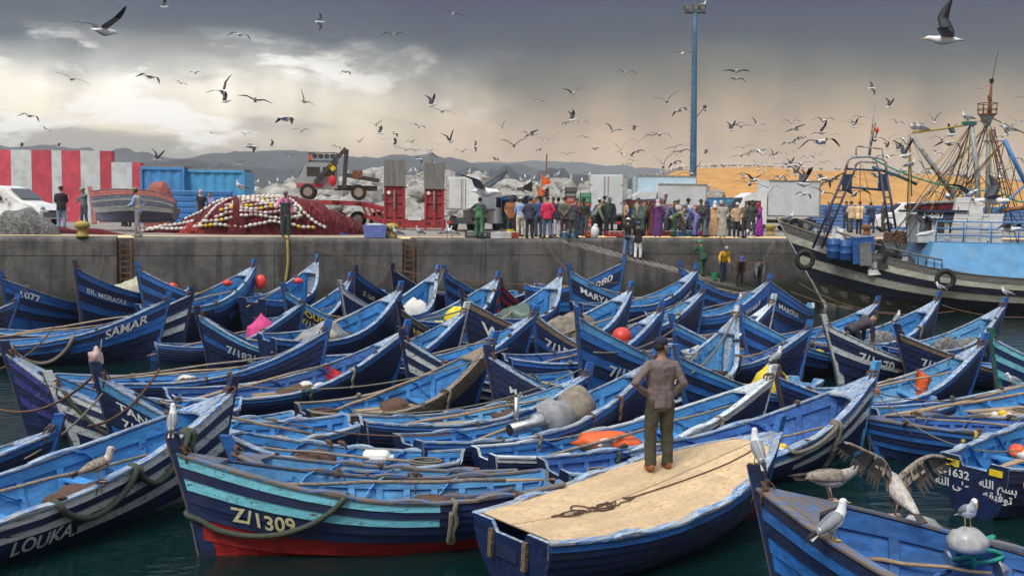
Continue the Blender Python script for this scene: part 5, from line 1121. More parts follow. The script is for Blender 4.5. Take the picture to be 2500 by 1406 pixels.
 (1815, 3.0, 1.72, 190, (120, 96, 76), (64, 60, 60), 'person in brown jumper behind the beige blouson', dict()),
]
for px, bk, h, rz, top, legs, label, kw in PPL:
    if bk < 0: D = -bk
    else: D = edgeD(px, bk+(1.5 if px > 1400 and bk < 1.5 else 0))
    p = atpx(px, D); kw = dict(kw); jr = random.Random(px); kw.setdefault('headyaw', jr.uniform(-.7, .7)); kw.setdefault('lean', jr.uniform(-.02, .14)); kw.setdefault('stride', jr.uniform(-.10, .12)); kw.setdefault('arms', (jr.choice(('down', 'front', 'pocket', 'fold')), jr.choice(('down', 'down', 'pocket', 'front')))); kw.setdefault('head', jr.uniform(-.1, .3))
    person(p+Vector((0, 0, .012)), radians(rz), h, top, legs, label, group='people on the quay', **kw)
# people on the ramp, in boats and the man on the plywood deck
def rampz(u): return 3.02-(u-2.2)*.238
def on_ramp(px, d): D = edgeD(px, d); X = (px-1250)/FPX*D; u = (Vector((X, D, 0))-QO).dot(QU); return Vector((X, D, rampz(u)+.015))
person(on_ramp(1531, .9), radians(-40), 1.76, BK, (100, 130, 176), 'person in black polo, white cap and jeans walking down the ramp', 'cap', WH, kind='tee', stride=.16, group='people on the ramp')
person(on_ramp(1556, .75), radians(-25), 1.70, (34, 34, 42), WH, 'person in black striped jacket and white trousers on the ramp', 'cap', (90, 76, 150), kind='jacket', arms=('front', 'front'), group='people on the ramp')
# ------------------------------------------------------------------ gulls
mat('g_white', (.66, .68, .70), .7, .05, 12, .1); mat('g_grey', (.24, .26, .29), .7, .15, 12, .2); mat('g_slate_backlit', (.045, .052, .066), .7, .2, 12, .2); mat('g_under_backlit', (.12, .13, .15), .7, .15, 12, .1); mat('g_black', (.016, .016, .018), .7, .2, 12, .1); mat('g_beak', (.68, .38, .03), .4, .1, 12, 0); mat('g_leg', (.50, .36, .10), .5, .1, 12, 0)  # slate wings and undersides of flying gulls darkened in colour for backlit shade
mat('g_brown', (.20, .165, .135), .8, .5, 26, .3, chips=[((.34, .30, .26), .60, 34, None)]); mat('g_pale', (.46, .43, .40), .8, .2, 26, .3, chips=[((.33, .29, .26), .62, 30, None)]); mat('g_dark', (.055, .045, .04), .7, .4, 20, .2); mat('g_pink', (.55, .36, .31), .5, .1, 12, 0)
GM = ['g_white', 'g_slate_backlit', 'g_black', 'g_beak', 'g_under_backlit']; GP = ['g_white', 'g_grey', 'g_black', 'g_beak']
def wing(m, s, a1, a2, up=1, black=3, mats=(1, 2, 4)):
    "feathered aerofoil strip: s side, a1/a2 arm and hand dihedral"
    st = [(0.04, .20, 0), (.12, .215, .02), (.21, .20, .05), (.32, .17, .085), (.42, .15, .06), (.52, .115, .015), (.60, .075, -.035), (.67, .02, -.09)]
    p = Vector((0, 0, .02)); last = 0; rings = []
    for i, (x, ch, sw) in enumerate(st):
        a = a1 if x <= .33 else a1+(a2-a1)*min(1, (x-.32)/.12); p = p+Vector((s*cos(a)*(x-last), 0, sin(a)*(x-last))); last = x
        n = Vector((-s*sin(a), 0, cos(a))); le = p+Vector((0, sw+.06, 0))
        rings.append([le, le+Vector((0, -ch*.3, 0))+n*.014*(1-i/8), le+Vector((0, -ch, 0)), le+Vector((0, -ch*.3, 0))-n*.006])
    for i in range(len(st)-1):
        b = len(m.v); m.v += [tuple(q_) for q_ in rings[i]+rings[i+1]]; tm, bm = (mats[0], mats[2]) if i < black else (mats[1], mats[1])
        for j, mm in ((0, tm), (1, tm), (2, bm), (3, bm)): m.f.append([b+j, b+(j+1) % 4, b+4+(j+1) % 4, b+4+j]); m.m.append(mm)
    return rings
def gull_body(m, pitch=0, head=(0, .0, .0)):
    R = Matrix.Rotation(pitch, 3, 'X'); prof = [(-.30, .004, .05, .0), (-.24, .012, .062, .0), (-.17, .035, .04, .0), (-.08, .062, .058, -.005), (.03, .075, .07, -.012), (.12, .062, .062, -.008), (.18, .043, .045, .006), (.23, .040, .042, .014), (.275, .030, .033, .012), (.30, .014, .016, .006)]
    m.loft([[R @ Vector((cos(2*pi*j/8)*w, y, z+sin(2*pi*j/8)*h)) for j in range(8)] for y, h, w, z in [(a, b, c, d) for a, b, c, d in prof]], 0)
    m.loft([[R @ Vector((cos(2*pi*j/5)*r_, y, .004+sin(2*pi*j/5)*r_*1.1-(.004 if y > .34 else 0))) for j in range(5)] for y, r_ in ((.295, .013), (.335, .010), (.36, .003))], 3)
POSE = {'m': (24, -26, 24, -26), 'v': (34, 18, 34, 18), 'u': (66, 40, 62, 38), 'd': (6, -42, 6, -42), 'f': (9, -7, 9, -7), 'a': (58, 48, 6, -10), 'U': (84, 72, 18, -6)}
GMESH = {}
def fly_mesh(k):
    if k not in GMESH:
        m = MB(); gull_body(m); a = [radians(v) for v in POSE[k]]; wing(m, 1, a[0], a[1]); wing(m, -1, a[2], a[3]); o = m.build('flying_gull', GM, None, True); GMESH[k] = o.data; bpy.data.objects.remove(o)
    return GMESH[k]
ORD = ['', 'first', 'second', 'third', 'fourth', 'fifth', 'sixth', 'seventh', 'eighth', 'ninth', 'tenth', 'eleventh', 'twelfth']
PP = {'m': 'with arched wings', 'v': 'with wings in a V', 'u': 'with wings raised high', 'd': 'with drooping wings', 'f': 'gliding flat', 'a': 'with one wing up', 'U': 'huge in view with one wing straight up'}
def place(px, py):
    z = [(345, 'the striped wall'), (600, 'the blue containers'), (720, 'the net pile'), (900, 'the breakdown truck'), (1090, 'the red ramps'), (1240, 'the white pickup'), (1450, 'the flags and crates'), (1600, 'the white truck doors'), (1760, 'the floodlight mast'), (1990, 'the sand mound'), (2200, 'the trawler gantry'), (2600, 'the trawler masts')]
    pl = next(n for x, n in z if px < x); ht = 'high above' if py < 160 else ('well above' if py < 290 else ('just above' if py < 420 else 'low over')); return f'{ht} {pl}'
GD = [g.split() for g in '254 77 137 a 20 18;400 17 25 u 60 10;781 54 47 f 80 70;585 85 61 d 10 12;176 193 83 f 170 18;364 187 68 d 20 15;441 203 40 f 10 20;477 179 36 m 0 0;844 176 29 d 40 12;544 223 58 a -40 -10;551 248 32 u 60 0;623 245 86 f 170 12;742 248 54 a 190 20;72 283 58 d 10 14;112 315 36 f 20 25;695 290 54 d 50 5;736 320 52 m 180 0;515 324 40 f 170 20;599 328 34 m 5 0;612 358 40 d 60 14;664 358 22 u 80 0;821 358 27 d 30 15;877 347 23 v 20 -10;383 391 40 u 20 10;54 358 22 v 70 0;144 358 16 v 60 0;706 382 29 v 190 10;585 400 22 v 30 0;1106 34 61 f 170 14;962 88 65 m 180 0;1055 257 36 u 50 0;1079 272 68 f 10 12;918 306 36 v 10 -8;927 326 25 u 70 0;1021 310 43 m 20 15;877 347 25 v 15 -10;931 338 32 d 0 8;965 356 25 u 80 0;1005 347 34 m 20 -8;1014 369 36 m 170 0;1023 389 22 d 60 25;1070 353 23 m 0 5;1100 346 36 u 30 -12;1161 358 22 f 85 60;1316 248 31 m 30 14;1399 229 49 v 160 -6;1399 293 32 u 75 0;1422 297 23 d 30 0;1527 180 58 m 180 5;1667 131 61 f 20 5;1628 247 61 v 15 -14;1658 270 36 d 60 -10;1289 326 43 m 170 -4;1331 346 40 v 0 6;1352 335 32 v 10 -8;1255 356 65 v 180 -3;1314 365 18 d 70 0;1428 335 38 d 10 10;1385 376 49 f 180 -4;1453 365 18 m 60 0;1404 400 34 m 10 6;1496 320 45 v 170 22;1550 310 25 f 20 10;1548 320 18 u 80 0;1610 328 65 d 180 2;1556 347 31 v 5 0;1556 371 31 d 50 -12;1647 360 54 f 15 -14;1646 371 22 d 20 0;1656 383 29 v 20 20;1545 392 29 d 15 10;1530 400 22 d 40 0;1619 407 45 u 15 -5;1440 425 22 d 10 8;1723 378 18 u 80 0;2306 97 108 U -70 0;1798 176 70 f 180 0;1798 194 45 d 180 0;2129 216 40 f 75 60;2172 261 29 u 70 10;1931 299 50 m 180 0;2010 295 65 m 175 0;2005 311 40 f 30 14;2084 310 27 u 70 0;2100 286 38 d 20 10;1956 335 22 d 60 0;2034 329 31 d 10 -10;1926 349 27 d 50 0;2001 346 108 d 170 -4;2012 355 25 u 70 0;1971 383 31 d 40 0;1827 378 40 f 30 -14;2165 344 47 v 190 -8;2192 367 25 u 75 0;2167 362 22 u 80 0;1955 400 72 f 175 -4;2012 396 34 d 20 -10;1904 400 40 d 10 -8;1929 403 25 u 60 0;2280 299 40 u 10 0;2324 329 36 u -40 0;2316 351 47 d 60 8;2336 371 32 d 15 10;2288 373 22 f 60 20;2324 401 32 m 10 8;2459 328 34 u 50 0;2484 301 40 v 10 10;2397 216 47 f 10 -16;2493 238 22 d 20 10;1906 432 34 d 30 -12;1942 427 25 u 60 0;1964 441 25 u 80 0;1834 443 40 v 20 0;2010 437 29 d 60 30;2039 436 40 f 50 -25;1183 468 115 v 130 -5;2313 478 120 m 20 -8;2369 473 110 v 170 -6;2422 490 95 v 110 -20;2258 570 60 u 90 0;2085 475 90 m 180 0;2075 468 60 f 20 5;1830 450 70 f 30 10;1880 462 60 m 20 0;2030 440 60 d 30 -20;1840 440 65 v 160 0;1690 425 60 a 20 0;2465 560 90 m 140 0;1960 450 55 u 60 0;2010 470 60 f 20 20;1810 380 60 f 20 -14;2300 340 60 m 20 0;2210 380 55 u 60 0;2140 430 60 f 160 10;2330 420 50 d 20 0;2440 430 60 v 20 -10;2380 380 60 f 30 12'.split(';')]
rows = []
for g in GD:
    px, py, sp, k, yaw, roll = int(g[0]), int(g[1]), int(g[2]), g[3], float(g[4]), float(g[5])
    fs = {'u': .62, 'U': .95, 'd': .85, 'a': .8, 'm': .92, 'v': .85, 'f': 1}[k]*abs(cos(radians(yaw))); D = min(95, max(11, max(1.36*fs, .72 if abs(roll) < 45 else 1.25)*FPX/sp))
    if py > 420: D = min(D, 46) if px > 1950 else min(D, 62)
    rows.append([px, py, D, k, yaw, roll, f'gull {PP[k]} {place(px, py)}'])
gr = random.Random(77)
for k in range(60):
    px, py = gr.choice(((gr.uniform(1850, 2480), gr.uniform(280, 480)), (gr.uniform(1750, 2400), gr.uniform(300, 470)), (gr.uniform(880, 1850), gr.uniform(300, 440)))); kk = gr.choice('mvudfma'); rows.append([int(px), int(py), gr.uniform(48, 90), kk, gr.choice((0, 10, 20, 60, 170, 190)), gr.uniform(-18, 18), f'gull {PP[kk]} {place(px, py)}'])
rows.sort(key=lambda r_: r_[0])
for r_ in rows:
    same = [q_ for q_ in rows if q_[6] == r_[6]]; lab = r_[6]+(f', {ORD[min(12, same.index(r_)+1)]} from the left' if len(same) > 1 else '')
    o = link('flying_gull', fly_mesh(r_[3]), None, P(r_[0], r_[1], r_[2]))
    o.rotation_euler = (radians(random.uniform(-6, 14)), radians(r_[5])*(1 if abs(r_[4]) < 100 else -1), radians(-r_[4]))
    tag(o, lab, 'gull', 'gulls in flight')
# small standing gulls
def perch_small():
    m = MB(); R = Matrix.Rotation(radians(18), 3, 'X'); off = Vector((0, 0, .21))
    m.loft([[off+R @ Vector((cos(2*pi*j/8)*w, y, z+sin(2*pi*j/8)*h)) for j in range(8)] for y, h, w, z in ((-.30, .008, .02, .0), (-.18, .03, .045, .0), (-.05, .07, .07, .0), (.08, .085, .08, .0), (.16, .06, .055, .03), (.19, .045, .04, .08), (.21, .042, .038, .12), (.235, .02, .02, .14))], 0)
    for s in (-1, 1):
        m.loft([[off+R @ Vector((s*(.035+w), y, z)) for w, z in ((0, .075), (.04, .04), (.042, -.02), (.02, -.01))] for y in (-.02, .10)]+[[off+R @ Vector((s*.02, .0-.30, z)) for z in (.02, .015, .005, .01)]][:0], 1)
        m.loft([[off+R @ Vector((s*a*k_, y, z*k_+.02)) for a, z in ((.02, .07), (.06, .055), (.088, .01), (.07, -.02))] for y, k_ in ((.12, .6), (.05, 1), (-.08, .95), (-.2, .6))], 1); m.loft([[off+R @ Vector((s*a*k_, y, z*k_+.02)) for a, z in ((.02, .07), (.06, .055), (.088, .01), (.07, -.02))] for y, k_ in ((-.2, .58), (-.28, .4), (-.38, .1))], 2)
        m.tube([(s*.03, .0, .17), (s*.03, .01, 0)], .009, 4, 3)
    m.loft([[off+R @ Vector((cos(2*pi*j/5)*r_, y, .125+sin(2*pi*j/5)*r_)) for j in range(5)] for y, r_ in ((.23, .014), (.30, .004))], 3)
    o = m.build('standing_gull', GP, None, True); d = o.data; bpy.data.objects.remove(o); return d
PS = perch_small()
rnd = random.Random(21)
def stand(p, yaw, label, group=None, s=1.0, name='standing_gull'):
    o = link(name, PS, None, p, (0, 0, yaw)); o.scale = (s, s, s); return tag(o, label, 'gull', group)
crest = [(1590, 440), (1650, 417), (1700, 412), (1800, 409), (1900, 412), (2000, 417), (2100, 420), (2200, 424), (2300, 430), (2400, 436), (2490, 442)]
for k in range(95):
    px = rnd.uniform(1600, 2490); y = 0
    for (a, b), (c, d) in zip(crest[:-1], crest[1:]):
        if a <= px <= c: y = b+(d-b)*(px-a)/(c-a)
    p = P(px, y+rnd.uniform(-.5, 1.2), 112); p.z += .03; stand(p, rnd.uniform(0, 6.3), 'tiny gull standing in the long row on the sand mound crest', 'gulls on the sand mound crest', rnd.uniform(1.0, 1.35))
for k in range(26):
    px = rnd.uniform(1780, 2330); f = rnd.uniform(.3, .85); D = 112-32*(1-f)*.8; p = P(px, 0, D); X = (px-1250)/FPX*D; hf = {0: .12}.get(f, max(.1, min(1, (f-.05)*1.12))); ztop = P(px, 415, 112).z
    stand(Vector((X, D, 3.1+(ztop-3.1)*(1-((112-D)/32)**1.35*1.02)+.15)), rnd.uniform(0, 6.3), 'tiny gull resting on the slope of the sand mound', 'gulls on the sand mound slope', 1.2)
bl = [o for o in bpy.data.objects if o.name.startswith('boulder')]; bl.sort(key=lambda o: -(o.matrix_basis.translation.z)); root = bpy.data.objects['breakwater']
for o in rnd.sample(bl[:120], 70):
    t = o.location+root.location; stand(t+Vector((rnd.uniform(-.2, .2), -.2, o.scale.z*.72)), rnd.uniform(0, 6.3), 'small gull standing on the pale boulders', 'gulls on the boulders', rnd.uniform(1.1, 1.4))
for px, back, yw, lb in ((968, .35, 2.2, 'gull standing on the quay edge below the rusty yellow bollard'), (1023, .9, 2.5, 'gull standing before the red trailer rear beam'), (1090, 1.0, -1.4, 'gull standing by the wheel of the white pickup'), (1102, .7, 1.2, 'second gull near the pickup wheel at the quay edge')):
    stand(atpx(px, edgeD(px, back)), yw, lb, None, 1.15)
stand(P(1052, 391, 49.4), 2.5, 'gull perched on top of the right loading ramp plate', None, 1.3); stand(P(1713, 27, 70), -1.2, 'gull perched on the floodlight bar at the mast top', None, 1.6)
stand(P(588, 470, 44), 1.2, 'gull sitting on top of the net pile', None, 1.2)
# ------------------------------------------------------------------ near gulls with parts
def near_gull(p, yaw, label, s=1.0, juv=False, lean=18, neck=1.0, open_=False, headyaw=0, wings=True):
    "standing gull: local +y forward, feet at origin"
    s *= .70; r = empty('perched_gull', p, yaw, label, 'gull'); r.scale = (s, s, s)
    W, G, Bk = ('g_pale', 'g_brown', 'g_dark') if juv else ('g_white', 'g_grey', 'g_black'); LG = 'g_pink' if juv else 'g_leg'
    R = Matrix.Rotation(radians(lean), 3, 'X'); off = Vector((0, -.02, .215)); HR = Matrix.Rotation(headyaw, 3, 'Z')
    b = MB(); n = 12
    prof = [(-.26, .012, .03, .01), (-.20, .03, .045, .008), (-.10, .062, .066, .0), (.0, .082, .083, -.004), (.08, .082, .08, .0), (.14, .066, .064, .02)]
    rings = [[off+R @ Vector((cos(2*pi*j/n)*w, y, z+sin(2*pi*j/n)*h)) for j in range(n)] for y, h, w, z in prof]
    nb = off+R @ Vector((0, .16, .045)); up = Vector((0, .25*(1-neck)+.12, 1)).normalized()
    hc = nb+Vector((0, .02+.10*(1-neck), .085*neck+.02)); fw = HR @ Vector((0, 1, -.05)).normalized(); rt = fw.cross(Vector((0, 0, 1))).normalized()
    b.loft(rings); b.tube([off+R @ Vector((0, .09, .02)), nb, nb*.45+hc*.55, hc], [.074, .062, .050, .044], 10); b.ball(hc+Vector((0, .005, .01)), (.042, .055, .044), n=10, k=7, R=HR); b.ball(hc+fw*.045, (.024, .03, .026), n=8, k=5, R=HR)
    remesh(b.build('body', W, r), .011)
    for sd in (-1, 1):
        if wings:
            m = MB(); k = [(.15, .55), (.10, .92), (.0, 1.02), (-.10, .92), (-.20, .62), (-.27, .36)]
            m.loft([[off+R @ Vector((sd*a*q_, y, z*q_+.012)) for a, z in ((.012, .092), (.05, .082), (.085, .045), (.094, .0), (.075, -.03), (.05, .0))] for y, q_ in k]); w = fixn(m.build('folded_wing', G, r, True))
            for f in range(3):
                m = MB(); m.loft([[off+R @ Vector((sd*a*q_, y-.03*f, z*q_+.014+.006*f)) for a, z in ((.01, .07), (.06, .055), (.07, .0), (.03, .0))] for y, q_ in ((-.20, .5), (-.28, .34), (-.37, .06))]); fixn(m.build('primary_feather', Bk, w, True))
            if not juv:
                m = MB(); m.loft([[off+R @ Vector((sd*a*q_, y, z*q_+.02)) for a, z in ((.03, .08), (.07, .055), (.075, .03))] for y, q_ in ((-.195, .66), (-.215, .60))], close=False); m.build('wing_crescent', W, w)
        m = MB(); kn, ft = off+Vector((sd*.032, -.02, -.07)), Vector((sd*.035, .0, .008)); m.tube([kn, Vector((sd*.034, -.025, .10)), ft], [.014, .007, .007], 6); lg = m.build('leg', LG, r, True)
        m = MB(); m.loft([[ft+Vector((x, y, z)) for x, y in ((-.008, -.012), (.008, -.012), (.035, .065), (.0, .075), (-.035, .065))] for z in (-.006, .002)]); m.build('foot', LG, lg)
        m = MB(); m.ball(hc+fw*.028+rt*sd*.040+Vector((0, 0, .016)), .007); m.build('eye', 'g_black', r, True)
    m = MB(); tl = [off+R @ Vector((x, y, z)) for x, y, z in ((-.03, -.22, .0), (.03, -.22, .0), (.05, -.36, -.01), (-.05, -.36, -.01))]; m.loft([tl, [q_+Vector((0, 0, .012)) for q_ in tl]]); m.build('tail', Bk if juv else W, r)
    bk = MB(); b0 = hc+fw*.058
    for j, dz in ((0, .010 if open_ else .004), (1, -.012 if open_ else -.004)):
        tip = b0+fw*.062+Vector((0, 0, (.012 if j == 0 else -.03) if open_ else (-.004 if j == 0 else -.004)))
        bk.loft([[b0+rt*.012*cos(a)+Vector((0, 0, dz+.008*sin(a))) for a in (0, pi/2, pi, 3*pi/2)], [tip+rt*.003*cos(a)+Vector((0, 0, .003*sin(a))) for a in (0, pi/2, pi, 3*pi/2)]])
    bk.build('beak', 'g_dark' if juv else 'g_beak', r)
    return r
def stemtop(key): b = BOATS[key]; H = b['H']; return b['M'] @ Vector((H.stemx(H.zt)-.02, 0, H.zt))
def topx(w): c = CAMR.transposed() @ (Vector(w)-Vector((0, 0, CAMH))); return 1250+FPX*c.x/-c.z
def railpx(key, px, side=None): "the rail point of a boat nearest picture column px"; return min((railpt(key, k/200, side) for k in range(40, 198)), key=lambda w: abs(topx(w)-px))
def railpt(key, t, side=None, dz=.03): b = BOATS[key]; s = side or b['side']; return b['M'] @ (b['H'].pt(t, 1, s, -.01)+Vector((0, 0, dz)))
near_gull(railpt('LOUKA', .60, None, .06), radians(-60), 'mottled young gull on the near rail of the LOUKA boat', 1.3, True, 20)
near_gull(stemtop('B1309'), radians(12), 'white and grey gull with back turned on the stem of the 1309 boat', .98, False, 38, 1.05)
near_gull(stemtop('FRONTR'), radians(10), 'large grey backed gull on the stem of the dark blue boat beside the plywood', 1.02, False, 40, 1.05)
near_gull(railpx('FRONTR', 2026, -BOATS['FRONTR']['side']), radians(-82), 'streaked young gull leaning forward with open beak on the far rail of the dark boat', 1.5, True, -2, .25, True)
near_gull(railpx('FRONTR', 2035), radians(-70), 'adult gull with yellow beak on the near rail of the dark boat', 1.12, False, 30, 1.05)
near_gull(railpx('AP', 1665, -BOATS['AP']['side']), radians(75), 'white headed gull seen side on standing on a boat rail behind the man', .95, False, 12, 1.0)
near_gull(stemtop('AQ'), radians(-20), 'gull resting on a blue stem near the pale numbered bow', .9, False, 10, .8)
near_gull(stemtop('G'), radians(-70), 'gull looking right on the brown stem beside the thick knotted rope', 1.0, False, 34, 1.05)
near_gull(stemtop('O1717'), radians(-50), 'gull on the dark stem above number 1717', .95, False, 30, 1)
near_gull(stemtop('R'), radians(60), 'gull on the blue stem below the trawler tyre', .85, False, 20, 1)
near_gull(stemtop('S'), radians(70), 'gull on the stem in front of the trawler side at right', .9, False, 14, 1)
near_gull(railpx('N1670', 2108, -BOATS['N1670']['side']), radians(140), 'brown young gull preening on the rail of boat 1670', 1.0, True, 30, .4)
near_gull(railpx('J', 2470, -BOATS['J']['side']), radians(100), 'pale gull standing inside the wide boarded boat', .95, False, 16, .7)
# ------------------------------------------------------------------ trawler moored at the quay
mat('hull_white', (.56, .56, .50), .6, .2, 3, .3, sx=ST, chips=[((.30, .18, .07), .70, 3, None), ((.12, .12, .11), .70, 9, ST)], dirt=((.26, .28, .15), .6))
mat('hull_dark', (.010, .014, .034), .6, .4, 3, .4, sx=ST, chips=[((.10, .09, .08), .70, 8, ST)])
mat('hull_weed', (.025, .03, .02), .8, .5, 2, .5, chips=[((.07, .11, .02), .64, 3, None), ((.05, .035, .025), .6, 6, None)])
mat('hull_grey', (.15, .145, .135), .65, .3, 4, .4, sx=ST, chips=[((.05, .05, .05), .66, 8, ST)])
mat('deck_blue', (.08, .25, .46), .5, .15, 2, .2, chips=[((.24, .15, .08), .74, 1.6, (1.6, 1, .45)), ((.05, .08, .12), .74, 9, (.8, 2, 2)), ((.4, .42, .44), .77, 9, None)], dirt=((.16, .30, .42), .5))
mat('pipe_navy', (.022, .035, .085), .45, .25, 6, .1); mat('pipe_blue', (.05, .20, .48), .45, .25, 6, .1); mat('pipe_grey', (.30, .33, .34), .5, .25, 4, .2, chips=[((.20, .09, .04), .62, 3, None)]); mat('pipe_teal', (.03, .13, .16), .5, .25, 6, .1)
mat('foam', (.74, .75, .74), .7, .06, 8, .15, dirt=((.55, .54, .50), .4)); mat('barrel_blue', (.02, .09, .30), .4, .2, 6, .05)
CODE.update(A='hull_white', B='hull_dark', C='hull_weed', G='hull_grey')
make_boat('TRAWLER', (12.15, 46.7), 4.1, (29.5, 45.4), 5.2, 'C C B A B A G', 'large weathered trawler with white and navy planks moored at the quay', deck=True, lod=2, inner='hull_grey', rail='hull_grey', stemm='hull_white',
          group=None, cat='trawler', name='trawler', hull=dict(rake=2.2, zmid=1.55, zst=2.4, zk=-.9, full=2.6, pw=3.4, sternw=.7))
TR = BOATS['TRAWLER']; TM = TR['M']; TI = TM.inverted(); troot = TR['root']; TH = TR['H']
def tl(px, py, y):
    "point of the trawler (local) seen at px,py on the lengthwise plane y (near side positive)"
    D = 45
    for _ in range(12): w = P(px, py, D); l = TI @ w; D += (l.y-y)
    return TI @ P(px, py, D)
def pipe(name, pts, r, m, parent=None, n=6):
    b = MB(); b.tube(pts, r, n); return b.build(name, m, parent or troot, True)
def tp(name, pts, r, m, parent=None): return pipe(name, [tl(*p) for p in pts], r, m, parent)
m = MB(); m.loft([[TH.pt(t, .80, 1, -.06), TH.pt(t, .80, -1, -.06), TH.pt(t, .77, -1, -.06), TH.pt(t, .77, 1, -.06)] for t in (.01, .15, .3, .45, .6, .72, .82, .9)]); fixn(m.build('deck', 'grey_wood', troot))
# bow rail bars
for s in (1, -1):
    for k in range(16):
        t = .70+.27*k/15; a = TH.pt(t, 1, s, -.08); pipe('rail_bar', [a, a+Vector((0, 0, .42))], .022, 'pipe_navy')
    pipe('bow_rail', [TH.pt(.70+.27*k/15, 1, s, -.08)+Vector((0, 0, .42)) for k in range(16)], .04, 'hull_grey')
# sloping blue shelter side, its top deck and railing
lo = [TH.pt(t, 1, 1, -.15) for t in (.05, .2, .35, .5, .62, .735)]
hi = [Vector((p.x-(.0 if i < 5 else -.0)-(0 if i < 5 else .45), 1.45, 3.0+.02*i)) for i, p in enumerate(lo)]
m = MB(); m.loft([[a+Vector((0, 0, .02)), b, b-Vector((0, .06, 0)), a-Vector((0, .06, -.02))] for a, b in zip(lo, hi)]); fixn(m.build('shelter_side', 'deck_blue', troot))
lo2 = [TH.pt(t, 1, -1, -.15) for t in (.05, .2, .35, .5, .62, .735)]; hi2 = [Vector((b.x, -1.45, b.z)) for b in hi]
m = MB(); m.loft([[a+Vector((0, 0, .02)), b, b+Vector((0, .06, 0)), a+Vector((0, .06, .02))] for a, b in zip(lo2, hi2)]); fixn(m.build('shelter_side', 'deck_blue', troot))
m = MB(); m.loft([[a+Vector((0, .03, 0)), b-Vector((0, .03, 0)), b-Vector((0, .03, .06)), a+Vector((0, .03, -.06))] for a, b in zip(hi, hi2)]); fixn(m.build('shelter_roof', 'deck_blue', troot))
m = MB(); a, b, c, d = lo[-1], hi[-1], hi2[-1], lo2[-1]; o_ = Vector((.03, 0, 0)); m.loft([[a+o_, b+o_, c+o_, d+o_], [a+o_*2, b+o_*2, c+o_*2, d+o_*2]]); fixn(m.build('shelter_front', 'deck_blue', troot))
x1, x0 = hi[-1].x, hi[0].x
for z in (.32, .62, .92): pipe('railing_bar', [(x1-.1, 1.40, 3.05+z), (x0, 1.40, 3.0+z)], .03, 'pipe_blue')
for k in range(10): x = x1-.1-(x1-x0)*k/9; pipe('railing_post', [(x, 1.40, 3.0), (x, 1.40, 3.98)], .032, 'pipe_blue')
# wheelhouse
wc = tl(2285, 560, .4); m = MB(); m.box((wc.x, .1, 3.65), (1.9, 1.7, 1.25)); wh = m.build('wheelhouse', 'white_paint', troot)
for k in range(3): m = MB(); m.box((wc.x+.55-.55*k, .965, 3.72), (.36, .03, .55)); w = m.build('window', 'glass', wh); m = MB(); m.box((wc.x+.55-.55*k, .958, 3.72), (.46, .03, .66)); m.build('window_frame', 'white', wh)
m = MB(); m.box((wc.x+.1, .1, 4.42), (2.3, 2.3, .10)); m.build('roof', 'pipe_navy', wh); m = MB(); m.box((wc.x+.15, 1.1, 4.24), (1.75, .06, .36), R=Matrix.Rotation(.3, 3, 'X')); nb_ = m.build('number_board', 'pipe_navy', wh)
vs, fs = text_mesh('3-687'); R_ = Matrix.Rotation(.3, 3, 'X'); m = MB(); m.add([Vector((wc.x+.15, 1.1, 4.24))+R_ @ Vector((.72-p.x*.42, .036, (p.y-.35)*.42)) for p in vs], fs); m.build('painted_number', 'letter', nb_)
m = MB(); m.box((wc.x+.2, .3, 4.62), (1.8, 1.2, .28)); m.build('net_bundle', 'net_red', wh)
# gantry of ladder legs
gt = 'pipe_navy'
def ladder(a0, a1, b0, b1, n, nm='gantry_leg'):
    A0, A1, B0, B1 = tl(*a0), tl(*a1), tl(*b0), tl(*b1); b = MB(); b.tube([A0, A1], .055, 6); b.tube([B0, B1], .055, 6); o = b.build(nm, gt, troot, True)
    for k in range(n): u = (k+.5)/n; pipe('rung', [A0.lerp(A1, u), B0.lerp(B1, u)], .028, gt, o)
    return o
for y in (1.0, -1.0):
    o1 = ladder((1984, 606, y), (2062, 424, y), (2006, 606, y), (2083, 424, y), 11); o2 = ladder((2178, 606, y), (2150, 424, y), (2196, 606, y), (2164, 424, y), 11)
    for o, a in ((o1, (2068, 446, y)), (o2, (2156, 446, y))): c = tl(*a); m = MB(); m.box(c, (.42, .05, .75)); m.build('plate', gt, o)
    tp('gantry_frame', [(2062, 426, y), (2070, 392, y), (2080, 384, y), (2118, 382, y), (2154, 388, y), (2163, 396, y), (2164, 426, y)], .06, 'pipe_grey'); tp('gantry_frame', [(2083, 426, y), (2090, 402, y), (2100, 394, y), (2140, 398, y), (2148, 426, y)], .05, 'pipe_grey')
    tp('gantry_bar', [(2080, 458, y), (2155, 464, y)], .05, gt); tp('gantry_bar', [(2066, 412, y), (2166, 418, y)], .045, gt); tp('cage_rail', [(2090, 384, y), (2090, 360, y), (2094, 357, y), (2154, 364, y), (2156, 388, y)], .035, 'pipe_grey')
for px, py in ((2070, 392), (2154, 388), (2118, 382), (2094, 358), (2154, 364), (2080, 458), (2155, 464)): tp('gantry_tie', [(px, py, 1.0), (px, py, -1.0)], .04, gt)
tp('mast_pole', [(2122, 384, 0), (2128, 330, 0), (2138, 232, 0)], [.07, .045, .018], 'pipe_grey'); lp = tl(2141, 318, 0); m = MB(); m.ball(lp, (.09, .09, .13)); m.build('red_lamp', 'lamp_red', troot, True); tp('lamp_bracket', [(2128, 345, 0), (2138, 335, 0), (2141, 324, 0)], .03, gt)
m = MB(); m.ball(tl(2136, 342, 0), .09); m.build('searchlight', 'steel', troot, True); tp('boom', [(2130, 408, 1.0), (2190, 428, .9), (2238, 450, .8)], .07, 'pipe_teal')
